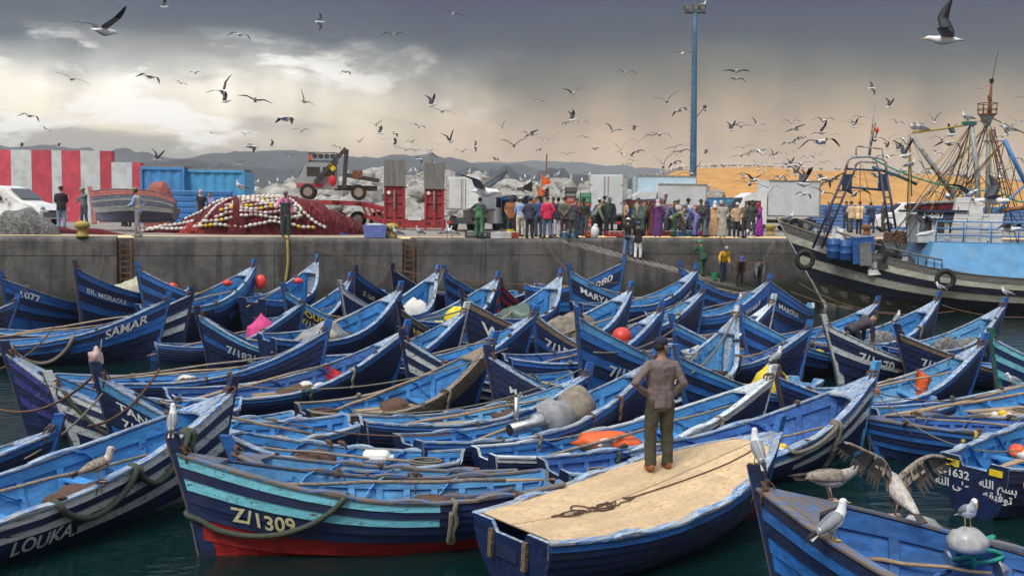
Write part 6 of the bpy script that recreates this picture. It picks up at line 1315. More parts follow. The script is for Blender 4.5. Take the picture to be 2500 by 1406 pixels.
# masts, booms, crow's nest
tp('main_mast', [(2411, 600, 0), (2412, 450, 0), (2414, 285, 0)], [.13, .115, .10], 'pipe_grey'); tp('top_mast', [(2414, 285, 0), (2418, 240, 0), (2421, 200, 0)], [.10, .07, .05], 'rust'); tp('antenna', [(2421, 200, 0), (2438, 122, 0)], .014, 'black'); m = MB(); m.box(tl(2421, 198, 0), (.14, .14, .18)); m.build('antenna_mount', 'black', troot)
tp('fore_post', [(2392, 600, .5), (2385, 420, .5), (2371, 302, .5)], [.13, .12, .11], 'pipe_grey'); m = MB(); m.box(tl(2366, 302, .5), (.55, .3, .16)); m.build('post_head', 'green_paint', troot)
tp('derrick_boom', [(2222, 328, .9), (2285, 415, .8), (2347, 505, .7)], [.10, .115, .115], 'pipe_grey'); tp('derrick_boom', [(2452, 342, .6), (2480, 400, .6), (2520, 480, .6)], .10, 'pipe_blue'); tp('spar', [(2368, 355, .3), (2300, 430, .6), (2180, 570, 1.4)], .05, 'pipe_grey'); tp('spar', [(2240, 497, .9), (2340, 492, .9)], .07, 'pipe_grey')
tp('spar', [(2440, 515, .9), (2520, 505, .9)], .09, 'rust'); tp('top_spar', [(2228, 324, .9), (2300, 315, .8), (2366, 304, .5)], .045, 'rope_yellow'); tp('side_spar', [(2510, 445, 1), (2430, 520, 1)], .05, 'pipe_blue')
cn = tl(2410, 280, 0); nest = MB(); nest.disc(cn, (0, 0, 1), .38, .06, n=12); nest = nest.build('crow_nest', 'rust', troot)
for z in (.22, .48): pipe('nest_ring', [cn+Vector((.42*cos(a), .42*sin(a), z)) for a in [2*pi*k/12 for k in range(13)]], .02, 'rust', nest)
for k in range(8): a = 2*pi*k/8; pipe('nest_bar', [cn+Vector((.4*cos(a), .4*sin(a), 0)), cn+Vector((.42*cos(a), .42*sin(a), .48))], .018, 'rust', nest)
m = MB(); m.loft([[cn+Vector((r_*cos(2*pi*j/10), r_*sin(2*pi*j/10), z)) for j in range(10)] for r_, z in ((.10, -.55), (.34, -.04))]); m.build('nest_cone', 'pipe_grey', nest)
m = MB(); m.disc(tl(2416, 240, 0), (1, 0, 0), .16, .06, r1=.12); m.build('direction_loop', 'rust', troot)
RG = [((2412, 290, 0), (2330, 500, .8)), ((2412, 290, 0), (2300, 540, 1)), ((2412, 290, 0), (2470, 600, 1)), ((2412, 290, 0), (2485, 600, -.5)), ((2412, 300, 0), (2455, 520, 1)), ((2412, 300, 0), (2430, 520, 1.2)), ((2414, 285, 0), (2510, 330, 0)), ((2371, 305, .5), (2190, 560, 1.3)), ((2371, 305, .5), (2235, 450, .8)),
      ((2371, 305, .5), (2280, 520, 1)), ((2368, 320, .5), (2210, 590, 1.3)), ((2222, 330, .9), (2218, 520, .9)), ((2222, 330, .9), (2226, 480, .9)), ((2222, 330, .9), (2212, 560, 1)), ((2222, 332, .9), (2222, 590, 1)), ((2452, 345, .6), (2420, 520, .9)), ((2452, 345, .6), (2510, 540, .9)), ((2470, 380, .6), (2400, 560, 1)), ((2480, 400, .6), (2440, 600, 1)),
      ((2385, 420, .5), (2500, 560, 1)), ((2300, 430, .8), (2260, 560, 1.2)), ((2138, 300, 0), (2122, 384, .0)), ((2100, 395, 0), (2100, 560, 0)), ((2104, 400, 0), (2145, 560, 0)), ((2385, 430, .5), (2330, 560, 1.2)), ((2347, 505, .7), (2412, 330, 0)), ((2280, 410, .8), (2371, 310, .5)), ((2400, 345, 0), (2455, 345, .6))]
rg = random.Random(5)
for k in range(22): RG.append((rg.choice(((2412, 290, 0), (2371, 305, .5), (2222, 330, .9), (2452, 345, .6), (2414, 300, 0))), (rg.uniform(2200, 2510), rg.uniform(500, 600), rg.uniform(-1.2, 1.3))))
for k, (a, b) in enumerate(RG): tp('rigging_wire', [a, b], .016 if k % 3 else .024, ['rope_brown', 'black', 'rope_yellow'][k % 3])
g0, g1 = tl(2130, 388, .6), tl(2442, 466, .9); pipe('green_hawser', [g0.lerp(g1, u)+Vector((0, 0, -1.1*4*u*(1-u)*.35)) for u in [k/14 for k in range(15)]], .035, 'rope_teal')
g0, g1 = tl(2442, 466, .9), tl(2540, 480, .9); pipe('green_hawser', [g0.lerp(g1, u)+Vector((0, 0, -.35*4*u*(1-u))) for u in [k/8 for k in range(9)]], .035, 'rope_teal')
for a0, a1, b0, b1 in (((2420, 310, .3), (2450, 500, .9), (2428, 310, .3), (2466, 500, .9)),):
    A0, A1, B0, B1 = tl(*a0), tl(*a1), tl(*b0), tl(*b1); rl = pipe('rope_ladder', [A0, A1], .02, 'rope_brown'); pipe('ladder_side', [B0, B1], .02, 'rope_brown', rl)
    for k in range(12): u = (k+.5)/12; pipe('rung', [A0.lerp(A1, u), B0.lerp(B1, u)], .02, 'rope_brown', rl)
# deck gear
def gear(name, b, mats, label, cat, smooth=False, group=None): o = b.build(name, mats, None, smooth); o.matrix_world = TM; return tag(o, label, cat, group)
for k, (px, py, y) in enumerate(((2035, 606, 1.3), (2063, 610, 1.3))):
    c = tl(px, py, y); m = MB(); m.loft([[Vector((r_*cos(2*pi*j/14), r_*sin(2*pi*j/14), z)) for j in range(14)] for r_, z in ((.27, -.45), (.29, -.42), (.29, -.15), (.305, -.13), (.29, -.11), (.29, .15), (.305, .17), (.29, .19), (.29, .40), (.27, .43), (.24, .40))]); o = gear('blue_barrel', m, 'barrel_blue', ['blue plastic barrel nearer the gantry foot on the trawler', 'blue plastic barrel next to the blue hatch on the trawler'][k], 'barrel', True, 'barrels on the trawler'); o.location = TM @ c
for nm, mt, (px, py, y), sz, lb, ct in (('blue_hatch', 'barrel_blue', (2102, 612, 1.0), (.95, .9, 1.1), 'dark blue deck locker beside the barrels on the trawler', 'locker'), ('fish_bin', 'grey_paint', (2112, 622, 1.45), (.5, .25, .95), 'tilted pale bin leaning on the blue locker', 'bin'), ('hatch_board', 'foam', (2150, 665, 1.3), (1.1, .3, .18), 'white board lying on the trawler deck edge', 'board'), ('white_hatch', 'white_paint', (2130, 640, 1.3), (.35, .12, .9), 'white hatch cover standing on the trawler deck', 'hatch')):
    c = tl(px, py, y); m = MB(); m.box(c, sz, R=Matrix.Rotation(.08, 3, 'Y')); m.box(c+Vector((0, 0, sz[2]/2+.03)), (sz[0]*1.05, sz[1]*1.05, .05), R=Matrix.Rotation(.08, 3, 'Y')); gear(nm, m, mt, lb, ct)
c = tl(2165, 615, 1.3); w = MB(); w.disc(c, (1, .2, 0), .42, .5, n=16); w.disc(c+Vector((.3, .06, 0)), (1, .2, 0), .55, .06, n=18); w.disc(c+Vector((-.3, -.06, 0)), (1, .2, 0), .55, .06, n=18); w.box(c-Vector((0, 0, .5)), (.9, .7, .4)); w.ball(c+Vector((-.75, .3, -.45)), (.4, .35, .35)); gear('deck_winch', w, 'dark_steel', 'heavy rusty winch with dark drums in front of the blue shelter', 'winch')
c = tl(2185, 590, 1.0); m = MB()
for k in range(9): a = 2*pi*k/9; m.tube([c+Vector((.5*cos(a+u)*(1-.1*k/9), .35*sin(a+u), .05*k+.04*sin(3*u))) for u in [2*pi*j/10 for j in range(11)]], .04, 5)
gear('rope_coil', m, 'rope_brown', 'tangle of brown rope behind the trawler winch', 'rope')
c = tl(2050, 575, .9); m = MB(); m.loft([[c+Vector((.33-.6*u+.04*sin(v*5), .05*sin(u*9+v*3), .35-v*.75+.06*sin(u*6))) for u in (0, .2, .4, .6, .8, 1)] for v in (0, .25, .5, .75, 1)], close=False); gear('hanging_sheet', m, 'foam', 'white printed sheet hanging between the gantry legs', 'sheet')
for k, (px, py, t, lb) in enumerate(((1965, 634, .90, 'black tyre fender hanging at the trawler bow'), (2308, 682, .50, 'black tyre fender hanging halfway along the trawler side'))):
    c = tl(px, py, TH.pt(t, .95, 1).y+.18); m = MB(); rings = []
    for j in range(25):
        a = 2*pi*j/24; rings.append([c+Vector(((.34+.115*cos(b))*cos(a), .105*sin(b), (.34+.115*cos(b))*sin(a)*1.05)) for b in [2*pi*i/8 for i in range(8)]])
    m.loft(rings, cap=False); gear('tyre_fender', m, 'rubber', lb, 'tyre', True, 'tyre fenders of the trawler')
    if k: rope_top = TM @ (c+Vector((-.1, 0, .35)))
FB = {}
def foam_mesh():
    m = MB(); L, W, h = .58, .40, .115; t = .035; m.box((0, 0, .02), (L, W, .035))
    for s in (-1, 1): m.box((0, s*(W/2-t/2), .075), (L, t, .075)); m.box((s*(L/2-t/2), 0, .075), (t, W-2*t-.002, .075))
    o = m.build('foam_box', 'foam'); d = o.data; bpy.data.objects.remove(o); return d
FB = foam_mesh(); rnd = random.Random(4)
for st, (px, py, n, nm) in enumerate(((2334, 606, 17, 'taller'), (2390, 606, 11, 'shorter'))):
    for col in (0, 1):
        b = tl(px, py, 1.0-.1*st); x = b.x-.60*col
        for k in range(n):
            o = link('foam_box', FB, None, TM @ Vector((x+rnd.uniform(-.02, .02)-(.010*k if st == 0 else 0), b.y+rnd.uniform(-.02, .02), 3.04+.117*k)), (0, 0, TR['h']+rnd.uniform(-.04, .04)))
            tag(o, f'white foam fish box, {ORDW[k]} layer of the {nm} stack on the trawler, {"left" if col == 0 else "right"} column', 'foam box', 'foam boxes on the trawler')
for k, (px, py, y, yw, lb) in enumerate(((1925, 541, 0, -1.5, 'gull on the very tip of the trawler bow'), (2232, 318, .9, 1.5, 'gull at the end of the yellow top spar'), (2248, 318, .9, 1.6, 'second gull on the yellow top spar of the trawler'), (2360, 293, .5, .6, 'gull on the green post head of the trawler'), (2222, 412, .9, -1.2, 'gull perched on the slanting derrick rigging'), (2362, 495, 1, .5, 'gull standing above the foam box stack'), (2460, 325, .6, 1.2, 'gull on the blue derrick boom'), (2350, 440, .5, 2.1, 'gull on the masts crossing of the trawler'))):
    stand(TM @ tl(px, py+(8 if 0 < k < 4 else 4), y), yw, lb, None, 1.25)
# ------------------------------------------------------------------ plywood deck and the man on it
mat('plywood', (.60, .43, .25), .7, .14, 2.2, .2, bscale=30, sx=(1, 2.2, 1), chips=[((.45, .30, .16), .62, 16, (.6, 2.5, 1))], dirt=((.46, .35, .22), .5))
MBT = BOATS['MANBOAT']; MH = MBT['H']
def deckz(t): return MH.sheer(t)+.012
for (t0, t1) in ((.012, .34), (.34, .67), (.67, .985)):
    for (a, b) in ((-.97, .08), (.08, .97)):
        m = MB(); rings = []
        for k in range(7):
            t = t0+(t1-t0)*k/6; w = MH.half(t)-.02; x = MH.pt(t, 1).x; z = deckz(t); g = .008
            rings.append([Vector((x+(g if k == 0 else (-g if k == 6 else 0)), a*w+g, z)), Vector((x+(g if k == 0 else (-g if k == 6 else 0)), b*w-g, z)), Vector((x, b*w-g, z+.018)), Vector((x, a*w+g, z+.018))])
        m.loft(rings); fixn(m.build('plywood_sheet', 'plywood', MBT['root']))
for s in (-1, 1):
    m = MB(); m.box((-.13*.55-.05, s*.27, .46), (.05, .06, .32)); m.build('rudder_cleat', 'brown_wood', MBT['root'])
m = MB(); m.box((-.13*.4-.038, .05, .40), (.012, .34, .16)); m.build('metal_patch', 'navy', MBT['root'])
def deckpt(t, y): return MBT['M'] @ Vector((MH.pt(t, 1).x, y*MH.half(t), deckz(t)+.019))
MS = MBT['side']
man, MJ, ms, mh = person(deckpt(.60, -MS*.42), radians(14), 1.74, (106, 95, 94), (66, 63, 50), 'bearded person in grey brown sweater, olive trousers and navy cap on the plywood deck', 'cap', (34, 38, 66), kind='shirt', arms=('hip', 'pocket'), shoes=(150, 92, 52), vox=.015, spread=.13, stride=.03, bulk=1.1, headyaw=radians(-62), beard=(120, 118, 116), head=radians(-6))
# thin line lying on the deck, with loose tangles
def rope(pts, r, m, label, n=5, group=None, cat='rope'):
    b = MB(); p0 = Vector(pts[0]); b.tube([Vector(p)-p0 for p in pts], r, n); o = b.build('rope', m, None, True); o.location = p0; return tag(o, label, cat, group)
def spl(pts, k=6):
    "smooth curve through points"
    pts = [Vector(p) for p in pts]; out = []
    for i in range(len(pts)-1):
        a, b, c, d = pts[max(i-1, 0)], pts[i], pts[i+1], pts[min(i+2, len(pts)-1)]
        for j in range(k):
            t = j/k; out.append(.5*((2*b)+(c-a)*t+(2*a-5*b+4*c-d)*t*t+(3*b-a-3*c+d)*t**3))
    return out+[pts[-1]]
def sagline(a, b, sag, n=14): a, b = Vector(a), Vector(b); return [a.lerp(b, k/n)-Vector((0, 0, sag*4*(k/n)*(1-k/n))) for k in range(n+1)]
rnd = random.Random(9); pts = []
for t, y in ((.90, .45), (.75, .28), (.6, .15), (.46, .05), (.40, .02)): pts.append(deckpt(t, MS*y)+Vector((0, 0, .012)))
for (tc_, yc_, n_, rt_, ry_) in ((.40, .02, 9, .018, .10), (.33, .02, 22, .035, .16), (.25, -.04, 10, .03, .20), (.20, -.02, 12, .05, .10)):
    for k in range(n_): a = k*1.05+rnd.uniform(-.5, .5); q_ = rnd.uniform(.35, 1.2); pts.append(deckpt(tc_-.03*k/n_+rt_*q_*cos(a), MS*(yc_+ry_*q_*sin(a)))+Vector((0, 0, .01+.012*rnd.random())))
rope(spl(pts, 5), .0085, 'rope_brown', 'thin brown line lying tangled along the plywood deck')
# ------------------------------------------------------------------ ropes over the hulls
def swag(key, t0, t1, drop, r, m, label, side=None, n=16, tails=0.):
    b = BOATS[key]; pts = []
    sd = side or b['side']
    pts.append(bpos(key, t0, v=1, off=-.05, side=sd)+Vector((0, 0, .04)))
    for k in range(n+1):
        u = k/n; t = t0+(t1-t0)*u; v = 1.0-drop*sin(pi*u)**.75; pts.append(bpos(key, t, v=v, off=.055+r*.5, side=sd)+Vector((0, 0, .02 if k in (0, n) else 0)))
    if t1 < .97: pts.append(bpos(key, t1, v=1, off=-.05, side=sd)+Vector((0, 0, .04)))
    return rope(spl(pts, 2), r, m, label, 7, 'fender ropes over the hull sides')
def hang(key, t, l, r, m, label, side=None, loop=0.):
    sd = side or BOATS[key]['side']; a = bpos(key, t, v=1, off=-.06, side=sd)+Vector((0, 0, .03)); pts = [a, bpos(key, t, v=1, off=.05+r, side=sd)+Vector((0, 0, .03))]
    for k in range(1, 7): v = 1-l*k/6; pts.append(bpos(key, t+.004*sin(k*1.7), v=v, off=.05+r, side=sd))
    if loop: pts += [bpos(key, t+loop*.5, v=1-l*1.05, off=.05+r, side=sd)]+[bpos(key, t+loop, v=1-l*k/6, off=.05+r, side=sd) for k in range(6, 0, -1)]
    return rope(spl(pts, 2), r, m, label, 7, 'fender ropes over the hull sides')
swag('LOUKA', .50, .68, .30, .042, 'rope_green', 'thick frayed rope slung along the LOUKA boat, near its name'); swag('LOUKA', .685, .83, .28, .042, 'rope_green', 'thick frayed rope slung along the LOUKA boat, near its bow'); hang('LOUKA', .84, .26, .05, 'rope_green', 'short thick rope tail by the bow of the LOUKA boat')
B9 = BOATS['B1309']; pts = [bpos('B1309', .62, v=1, off=-.06)+Vector((0, 0, .04)), bpos('B1309', .63, v=1, off=.06)]
for t, v in ((.66, .86), (.72, .67), (.80, .52), (.88, .45), (.95, .44), (.985, .48)): pts.append(bpos('B1309', t, v=v, off=.065))
pts.append(B9['M'] @ Vector((B9['H'].stemx(.50)+.11, 0, .52))); pts.append(bpos('B1309', .97, v=.62, off=.05, side=-B9['side']))
rope(spl(pts, 4), .034, 'rope_green', 'thick dark rope running round the bow of the 1309 boat', 8, 'fender ropes over the hull sides')
hang('B1309', .33, .46, .032, 'rope_grey', 'doubled brown rope tail amidships on the 1309 boat', loop=.012); hang('B1309', .14, .36, .03, 'rope_brown', 'short brown rope tail near the stern of the 1309 boat')
swag('SAMAR', .42, .66, .52, .05, 'rope_grey', 'pale rope slung in a deep curve along the SAMAR boat'); swag('SAMAR', .25, .41, .3, .05, 'rope_grey', 'pale rope slung near the stern of the SAMAR boat')
hang('E', .80, .62, .04, 'rope_grey', 'long weedy rope hanging from the rail of the green bottomed boat'); swag('E', .62, .79, .06, .035, 'rope_grey', 'rope lying along the rail of the green bottomed boat')
hang('K', .62, .55, .035, 'rope_yellow', 'yellow green rope loop on the dark hull with blue bars', loop=.05); hang('K', .36, .5, .035, 'rope_green', 'dark weedy rope tail on the dark hull with blue bars'); hang('J', .36, .5, .03, 'rope_green', 'thin green rope hanging from the wide boarded boat'); hang('K', .15, .3, .05, 'rope_green', 'frayed rope end beside the poles of the 1632 boat')
hang('TANANT', .80, .30, .03, 'rope_grey', 'grey rope tied round the bow lettered TANANT'); swag('WHITEBOW', .74, .97, .35, .035, 'rope_green', 'thick grey green rope slung on the white striped bow'); hang('ZZ', .7, .2, .03, 'rope_grey', 'frayed grey rope on the white barred bow')
for i, k in enumerate(('V', 'AC', 'U', 'XX', 'W', 'Q', 'AL', 'AP', 'R', 'S', 'F', 'H')):
    nm = {'V': 'brown planked boat', 'AC': 'wide empty blue boat', 'U': 'boat next to the white and green one', 'XX': 'boat with tangled nets', 'W': 'boat with the red flag', 'Q': 'boat with the yellow canister', 'AL': 'boat with the red buoy', 'AP': 'boat with the heavy white mooring rope', 'R': 'boat below the trawler tyre', 'S': 'boat with grey net rolls', 'F': 'white railed boat', 'H': 'boat with the steel pipe'}[k]
    hang(k, .35+.05*(i % 5), .28, .03, 'rope_grey' if i % 2 else 'rope_green', f'short rope fender on the {nm}'); hang(k, .72+.03*(i % 3), .30, .03, 'rope_brown' if i % 2 else 'rope_grey', f'rope fender near the bow of the {nm}')
# lashings on the rails: small tangles tied to every boat
def lash_mesh(seed, m):
    rr = random.Random(seed); b = MB()
    for k in range(3): b.tube([Vector((.05*cos(a)+.012*k-.02, .085*cos(a+.5), .02+.055*sin(a))) for a in [2*pi*j/9 for j in range(10)]], .013, 5)
    for k in range(4): d = Vector((rr.uniform(-1, 1), rr.uniform(-1, 1), -.4)).normalized(); b.tube(spl([(0, 0, .05), d*.08+Vector((0, 0, .05)), d*.15+Vector((0, 0, -.04-.1*rr.random()))], 3), .009, 4)
    b.ball((0, 0, .055), (.05, .055, .035)); o = b.build('rope_lashing', m, None, True); d = o.data; bpy.data.objects.remove(o); return d
LM = [lash_mesh(s, m) for s, m in ((1, 'rope_brown'), (2, 'rope_brown'), (3, 'rope_grey'), (4, 'rope_green'))]
for key, b in list(BOATS.items()):
    if key in ('TRAWLER', 'BEACHED', 'OLDRED', 'OLDBLUE', 'MANBOAT'): continue
    H = b['H']
    for k in range(4 if b['M'].translation.y < 24 else 3):
        t = rnd.uniform(.2, .92); sd = rnd.choice((1, -1)); p = H.pt(t, 1, sd, -.01)+Vector((0, 0, .015)); o = link('rope_lashing', rnd.choice(LM), b['root'], p, (0, 0, rnd.uniform(0, 6))); s_ = rnd.uniform(.55, 1.0); o.scale = (s_, s_, s_)
    o = link('rope_lashing', rnd.choice(LM[:2]), b['root'], Vector((H.stemx(H.zb)-.05, 0, H.zb+.03)), (0, 0, 1)); o.scale = (1.2, 1., 1.)
# mooring lines between boats and quay
def pl(px, py, D): return P(px, py, D)
ML = [((690, 578, edgeD(690, .1)), (1510, 690, 33.5), .7, .020, 'long brown mooring line running from the net pile across the quay wall'), ((1370, 580, edgeD(1370, .1)), (1660, 668, 36), .3, .022, 'brown mooring line beside the ramp'), ((1325, 583, edgeD(1325, .1)), (1412, 690, 34.5), .1, .02, 'steep mooring line dropping to the MARYAMA boat'),
      ((1480, 582, edgeD(1480, 1.7)), (1548, 632, 44), .1, .02, 'short line from the quay to the ramp'), ((1755, 580, edgeD(1755, 1.6)), (1925, 610, 46.5), .9, .03, 'drooping hawser from the quay to the trawler bow'), ((1760, 585, edgeD(1760, 1.6)), (1890, 590, 47), 1.5, .02, 'thinner drooping line below the trawler hawser'),
      ((1950, 690, 36), (2200, 765, 31), .25, .018, 'line from the striped stern to the light blue boats'), ((1930, 712, 34), (2330, 760, 31), .35, .018, 'low brown line over the water before the trawler'), ((2300, 745, 34), (2560, 770, 33), .2, .018, 'brown line at right below the trawler hull'),
      ((0, 900, 19), (130, 800, 26.5), .15, .022, 'line rising to the SAMAR boat at the left edge'), ((0, 1000, 16.5), (240, 905, 15.6), .25, .022, 'dark line to the TANANT bow'), ((215, 1040, 14.2), (390, 900, 15.6), .2, .02, 'line slanting over the white striped bow'), ((60, 1120, 13.9), (250, 960, 15.2), .1, .016, 'thin line with a frayed tassel at left'),
      ((570, 940, 17.8), (1240, 850, 20.4), .35, .014, 'long thin line over the brown planked boat'), ((860, 1005, 16.8), (1420, 900, 19.2), .3, .014, 'thin line crossing the empty light blue boats'), ((1650, 800, 24.5), (1450, 860, 20.6), .2, .02, 'pale line running to the boat with the red buoy'), ((1690, 910, 19.5), (1800, 760, 24), .2, .026, 'heavy pale mooring rope behind the gull'),
      ((2120, 940, 17.2), (2480, 1100, 14.6), .35, .012, 'thin line sagging over the dark striped hull'), ((2120, 905, 17.4), (2125, 1110, 17.2), .05, .012, 'pair of thin cords hanging from the tall green bottomed bow'), ((640, 1020, 15.6), (1100, 1060, 15.2), .12, .012, 'fine cord between the middle sterns'), ((2010, 800, 24.8), (1960, 860, 24), .05, .014, 'line tied to the stem of boat 1670'),
      ((255, 620, 38.6), (230, 700, 33), .1, .018, 'line up the wall by the first ladder'), ((860, 625, 42), (860, 648, 35.2), .05, .018, 'line from the wall to the dark bow'), ((955, 645, 36), (915, 700, 31.5), .1, .016, 'line tied to the navy stem by the second ladder'), ((1085, 655, 36.4), (1040, 745, 28), .15, .014, 'thin line falling across the light blue interior'),
      ((2440, 960, 17.8), (2080, 940, 17.6), .2, .012, 'cord strung along the wide boarded boat')]
for a, b, sg, r, lb in ML: rope(sagline(pl(*a), pl(*b), sg), r, 'rope_grey' if 'pale' in lb or 'thin' in lb else 'rope_brown', lb)
rope(spl([P(700, 577, edgeD(700, .2)), P(702, 590, edgeD(702, -.05)), P(703, 640, edgeD(703, -.06)), P(697, 690, edgeD(700, -.08))], 4), .06, 'rope_yellow', 'bunch of old yellow rope hanging down the quay wall')
# ------------------------------------------------------------------ cargo
def lump(p, r, m, label, cat='bundle', seed=0, amp=.22, name='bundle', rz=0):
    import bmesh
    bm = bmesh.new(); bmesh.ops.create_icosphere(bm, subdivisions=3, radius=1)
    for v in bm.verts:
        d = v.co.copy(); k = 1+amp*mnoise.fractal(d*1.5+Vector((seed*3.1, seed, 0)), 1, 2, 4)+.05*sin(d.x*11+d.z*7+seed); v.co = Vector((d.x*r[0]*k, d.y*r[1]*k, max(-.45, d.z)*r[2]*k+.45*r[2]))
    me = bpy.data.meshes.new(name); bm.to_mesh(me); bm.free(); me.materials.append(MAT[m]); me.polygons.foreach_set('use_smooth', [True]*len(me.polygons)); o = link(name, me, None, p, (0, 0, rz)); return tag(o, label, cat)
JM = {}
def jug_mesh(m):
    if m not in JM:
        b = MB(); b.loft([[Vector((x*k, y*k, z)) for x, y in [(.13*cos(a)*(1 if abs(cos(a)) < .75 else .95), .09*sin(a)) for a in [2*pi*j/12 for j in range(12)]]] for z, k in ((0, .8), (.02, .98), (.10, 1), (.12, .96), (.14, 1), (.25, 1), (.29, .85), (.32, .4))]); b.disc((.0, 0, .335), (0, 0, 1), .03, .05, n=8); b.bar((-.06, 0, .32), (.09, 0, .345), .03, .02)
        o = b.build('jug', m, None, False); JM[m] = o.data; bpy.data.objects.remove(o)
    return JM[m]
def jug(p, m, label, lie=True, rz=0, s=1.): o = link('canister', jug_mesh(m), None, p+Vector((0, 0, .09*s if lie else 0)), (pi/2 if lie else 0, 0, rz)); o.scale = (s, s, s); return tag(o, label, 'canister')
def pole(a, b, r, m, label, blade=False, cat='oar'):
    a, b = Vector(a), Vector(b); d = b-a; o = MB(); n = 6; o.tube([d*(k/n)+Vector((0, 0, .012*sin(k*2.1))) for k in range(n+1)], [r*(1-.35*k/n) for k in range(n+1)], 7); x = o.build('oar' if cat == 'oar' else 'pole', 'oar_wood' if m is None else m, None, True); x.location = a; tag(x, label, cat)
    if blade:
        u = d.normalized(); w = u.cross(Vector((0, 0, 1))).normalized()*.07; q_ = MB(); q_.loft([[u*(-.75)+w*.3+Vector((0, 0, .012)), u*(-.75)-w*.3+Vector((0, 0, .012)), u*(-.75)-w*.3-Vector((0, 0, .012)), u*(-.75)+w*.3-Vector((0, 0, .012))], [w+Vector((0, 0, .008)), -w+Vector((0, 0, .008)), -w-Vector((0, 0, .008)), w-Vector((0, 0, .008))]]); q_.build('blade', 'oar_wood', x)
def coil(p, m, label, s=1.):
    b = MB(); rr = random.Random(label); pts = [Vector((s*(.20+.05*rr.random())*cos(k*.55+rr.random()*.2), s*(.15+.05*rr.random())*sin(k*.55), .02+.003*k)) for k in range(46)]; b.tube(pts, .016*s, 5); o = b.build('rope_coil', m, None, True); o.location = p; tag(o, label, 'rope')
def floats(p, m, n, label, s=.075, sp=.17):
    r = empty('float_string', p, rnd.uniform(0, 3), label, 'floats')
    for k in range(n): b = MB(); b.ball((rnd.uniform(-sp, sp), rnd.uniform(-sp, sp)*.7, s*.8+rnd.uniform(0, .10)), (s*1.35, s, s), n=8, k=5, R=Matrix.Rotation(rnd.uniform(0, 3), 3, 'Z') @ Matrix.Rotation(rnd.uniform(-.5, .5), 3, 'Y')); b.build('float', m if isinstance(m, str) else m[k % len(m)], r, True)
NICK = dict(LOUKA='LOUKA boat', E='green bottomed boat', F='white railed boat', H='steel pipe boat', I172='red smeared boat', J='wide boarded boat', M='orange flag boat', N1670='boat with worn white top plank', O1717='bare brown topped boat under the gull', P='boat nearest the trawler bow', Q='yellow canister boat', R='boat below the trawler tyre', S='grey net roll boat', T='turquoise barred boat',
  U='boat beside the white and green stern', V='brown planked boat', W='red flag boat', Y1='boat with the metal bow sheet', Z1='worn boat against the red bottomed one', PURPLE='purple boat', CC='boat with long oars', SAMAR='SAMAR boat', EE='white barred boat by SAMAR', N1077='barred boat in the far left corner', HH='boat at the left edge behind SAMAR', II1='tall blue stemmed boat', II2='red buoy boat by the wall', J1831='white numbered boat right of SAMAR', LL='pink cloth boat',
  MM='sharp bowed boat by the wall', BOUCHRA='BOUCHRA boat', OO='spotted sheet boat', RR='boat pointing at the quay', TT='white sack boat', VV='yellow bundle boat', XX='tangled net boat', ZZ='three white bar boat', AB='WM boat', AC='wide empty blue boat', AD1514='scrawled number boat', AE715='tall stemmed broad striped boat', MASIRA='MASIRA boat', MARYAMA='MARYAMA boat', AI='green tarpaulin boat', AK='checked blanket boat', AL='round red buoy boat', AM='ISSALAMA boat', AN='boat crowded with poles',
  AO='small one striped boat', AP='heavy rope boat', AQ='pale numbered boat', AR='white railed boat before the stooping men', AS='boat the two men lean over', AV='left edge boat with tied bow', L1632='stern lettered boat', K='dark blue barred hull', B1309='red bottomed boat', TANANT='TANANT boat', WHITEBOW='white stemmed boat', AU='boat of the bucket men', G='brown stemmed boat', PP1310='small white topped boat', QQ='dark bow by the mooring rope', SS='navy boat by the second ladder', UU='blue barred boat by the second ladder', AT='striped boat near the trawler bow', Z1080='boat under the ramp', EILMGR='boat below the first ladder', WW='orange lettered boat', AJ='red planked boat', RRX='')
LOAD = dict(LOUKA='ocn', E='ocnf', F='oncj', H='cno', I172='onf', J='boofc', M='oopc', N1670='nk', O1717='c', P='on', Q='yopc', R='g', S='gg', T='c', U='obcn', V='obcn', W='oojjbn', Y1='ocnj', Z1='ocn', PURPLE='fn', CC='oojfn', SAMAR='oc', EE='on', N1077='knj', HH='n', II1='ork', II2='ooofkr', J1831='of', LL='of', MM='orn', BOUCHRA='on', OO='okn',
  RR='o', TT='wn', VV='oyn', XX='nnco', ZZ='oj', AB='on', AC='oc', AD1514='oc', AE715='oc', MASIRA='obc', MARYAMA='on', AI='oj', AK='of', AL='onc', AM='on', AN='ooofynk', AO='of', AP='ooc', AQ='oyc', AR='odn', AS='on', AV='ocn', L1632='oopn', B1309='ocn', K='o', TANANT='ob', AU='on', G='c', PP1310='o', QQ='n', EILMGR='oo', AT='n', WW='on', SS='o', UU='o', Z1080='on', AJ='o')
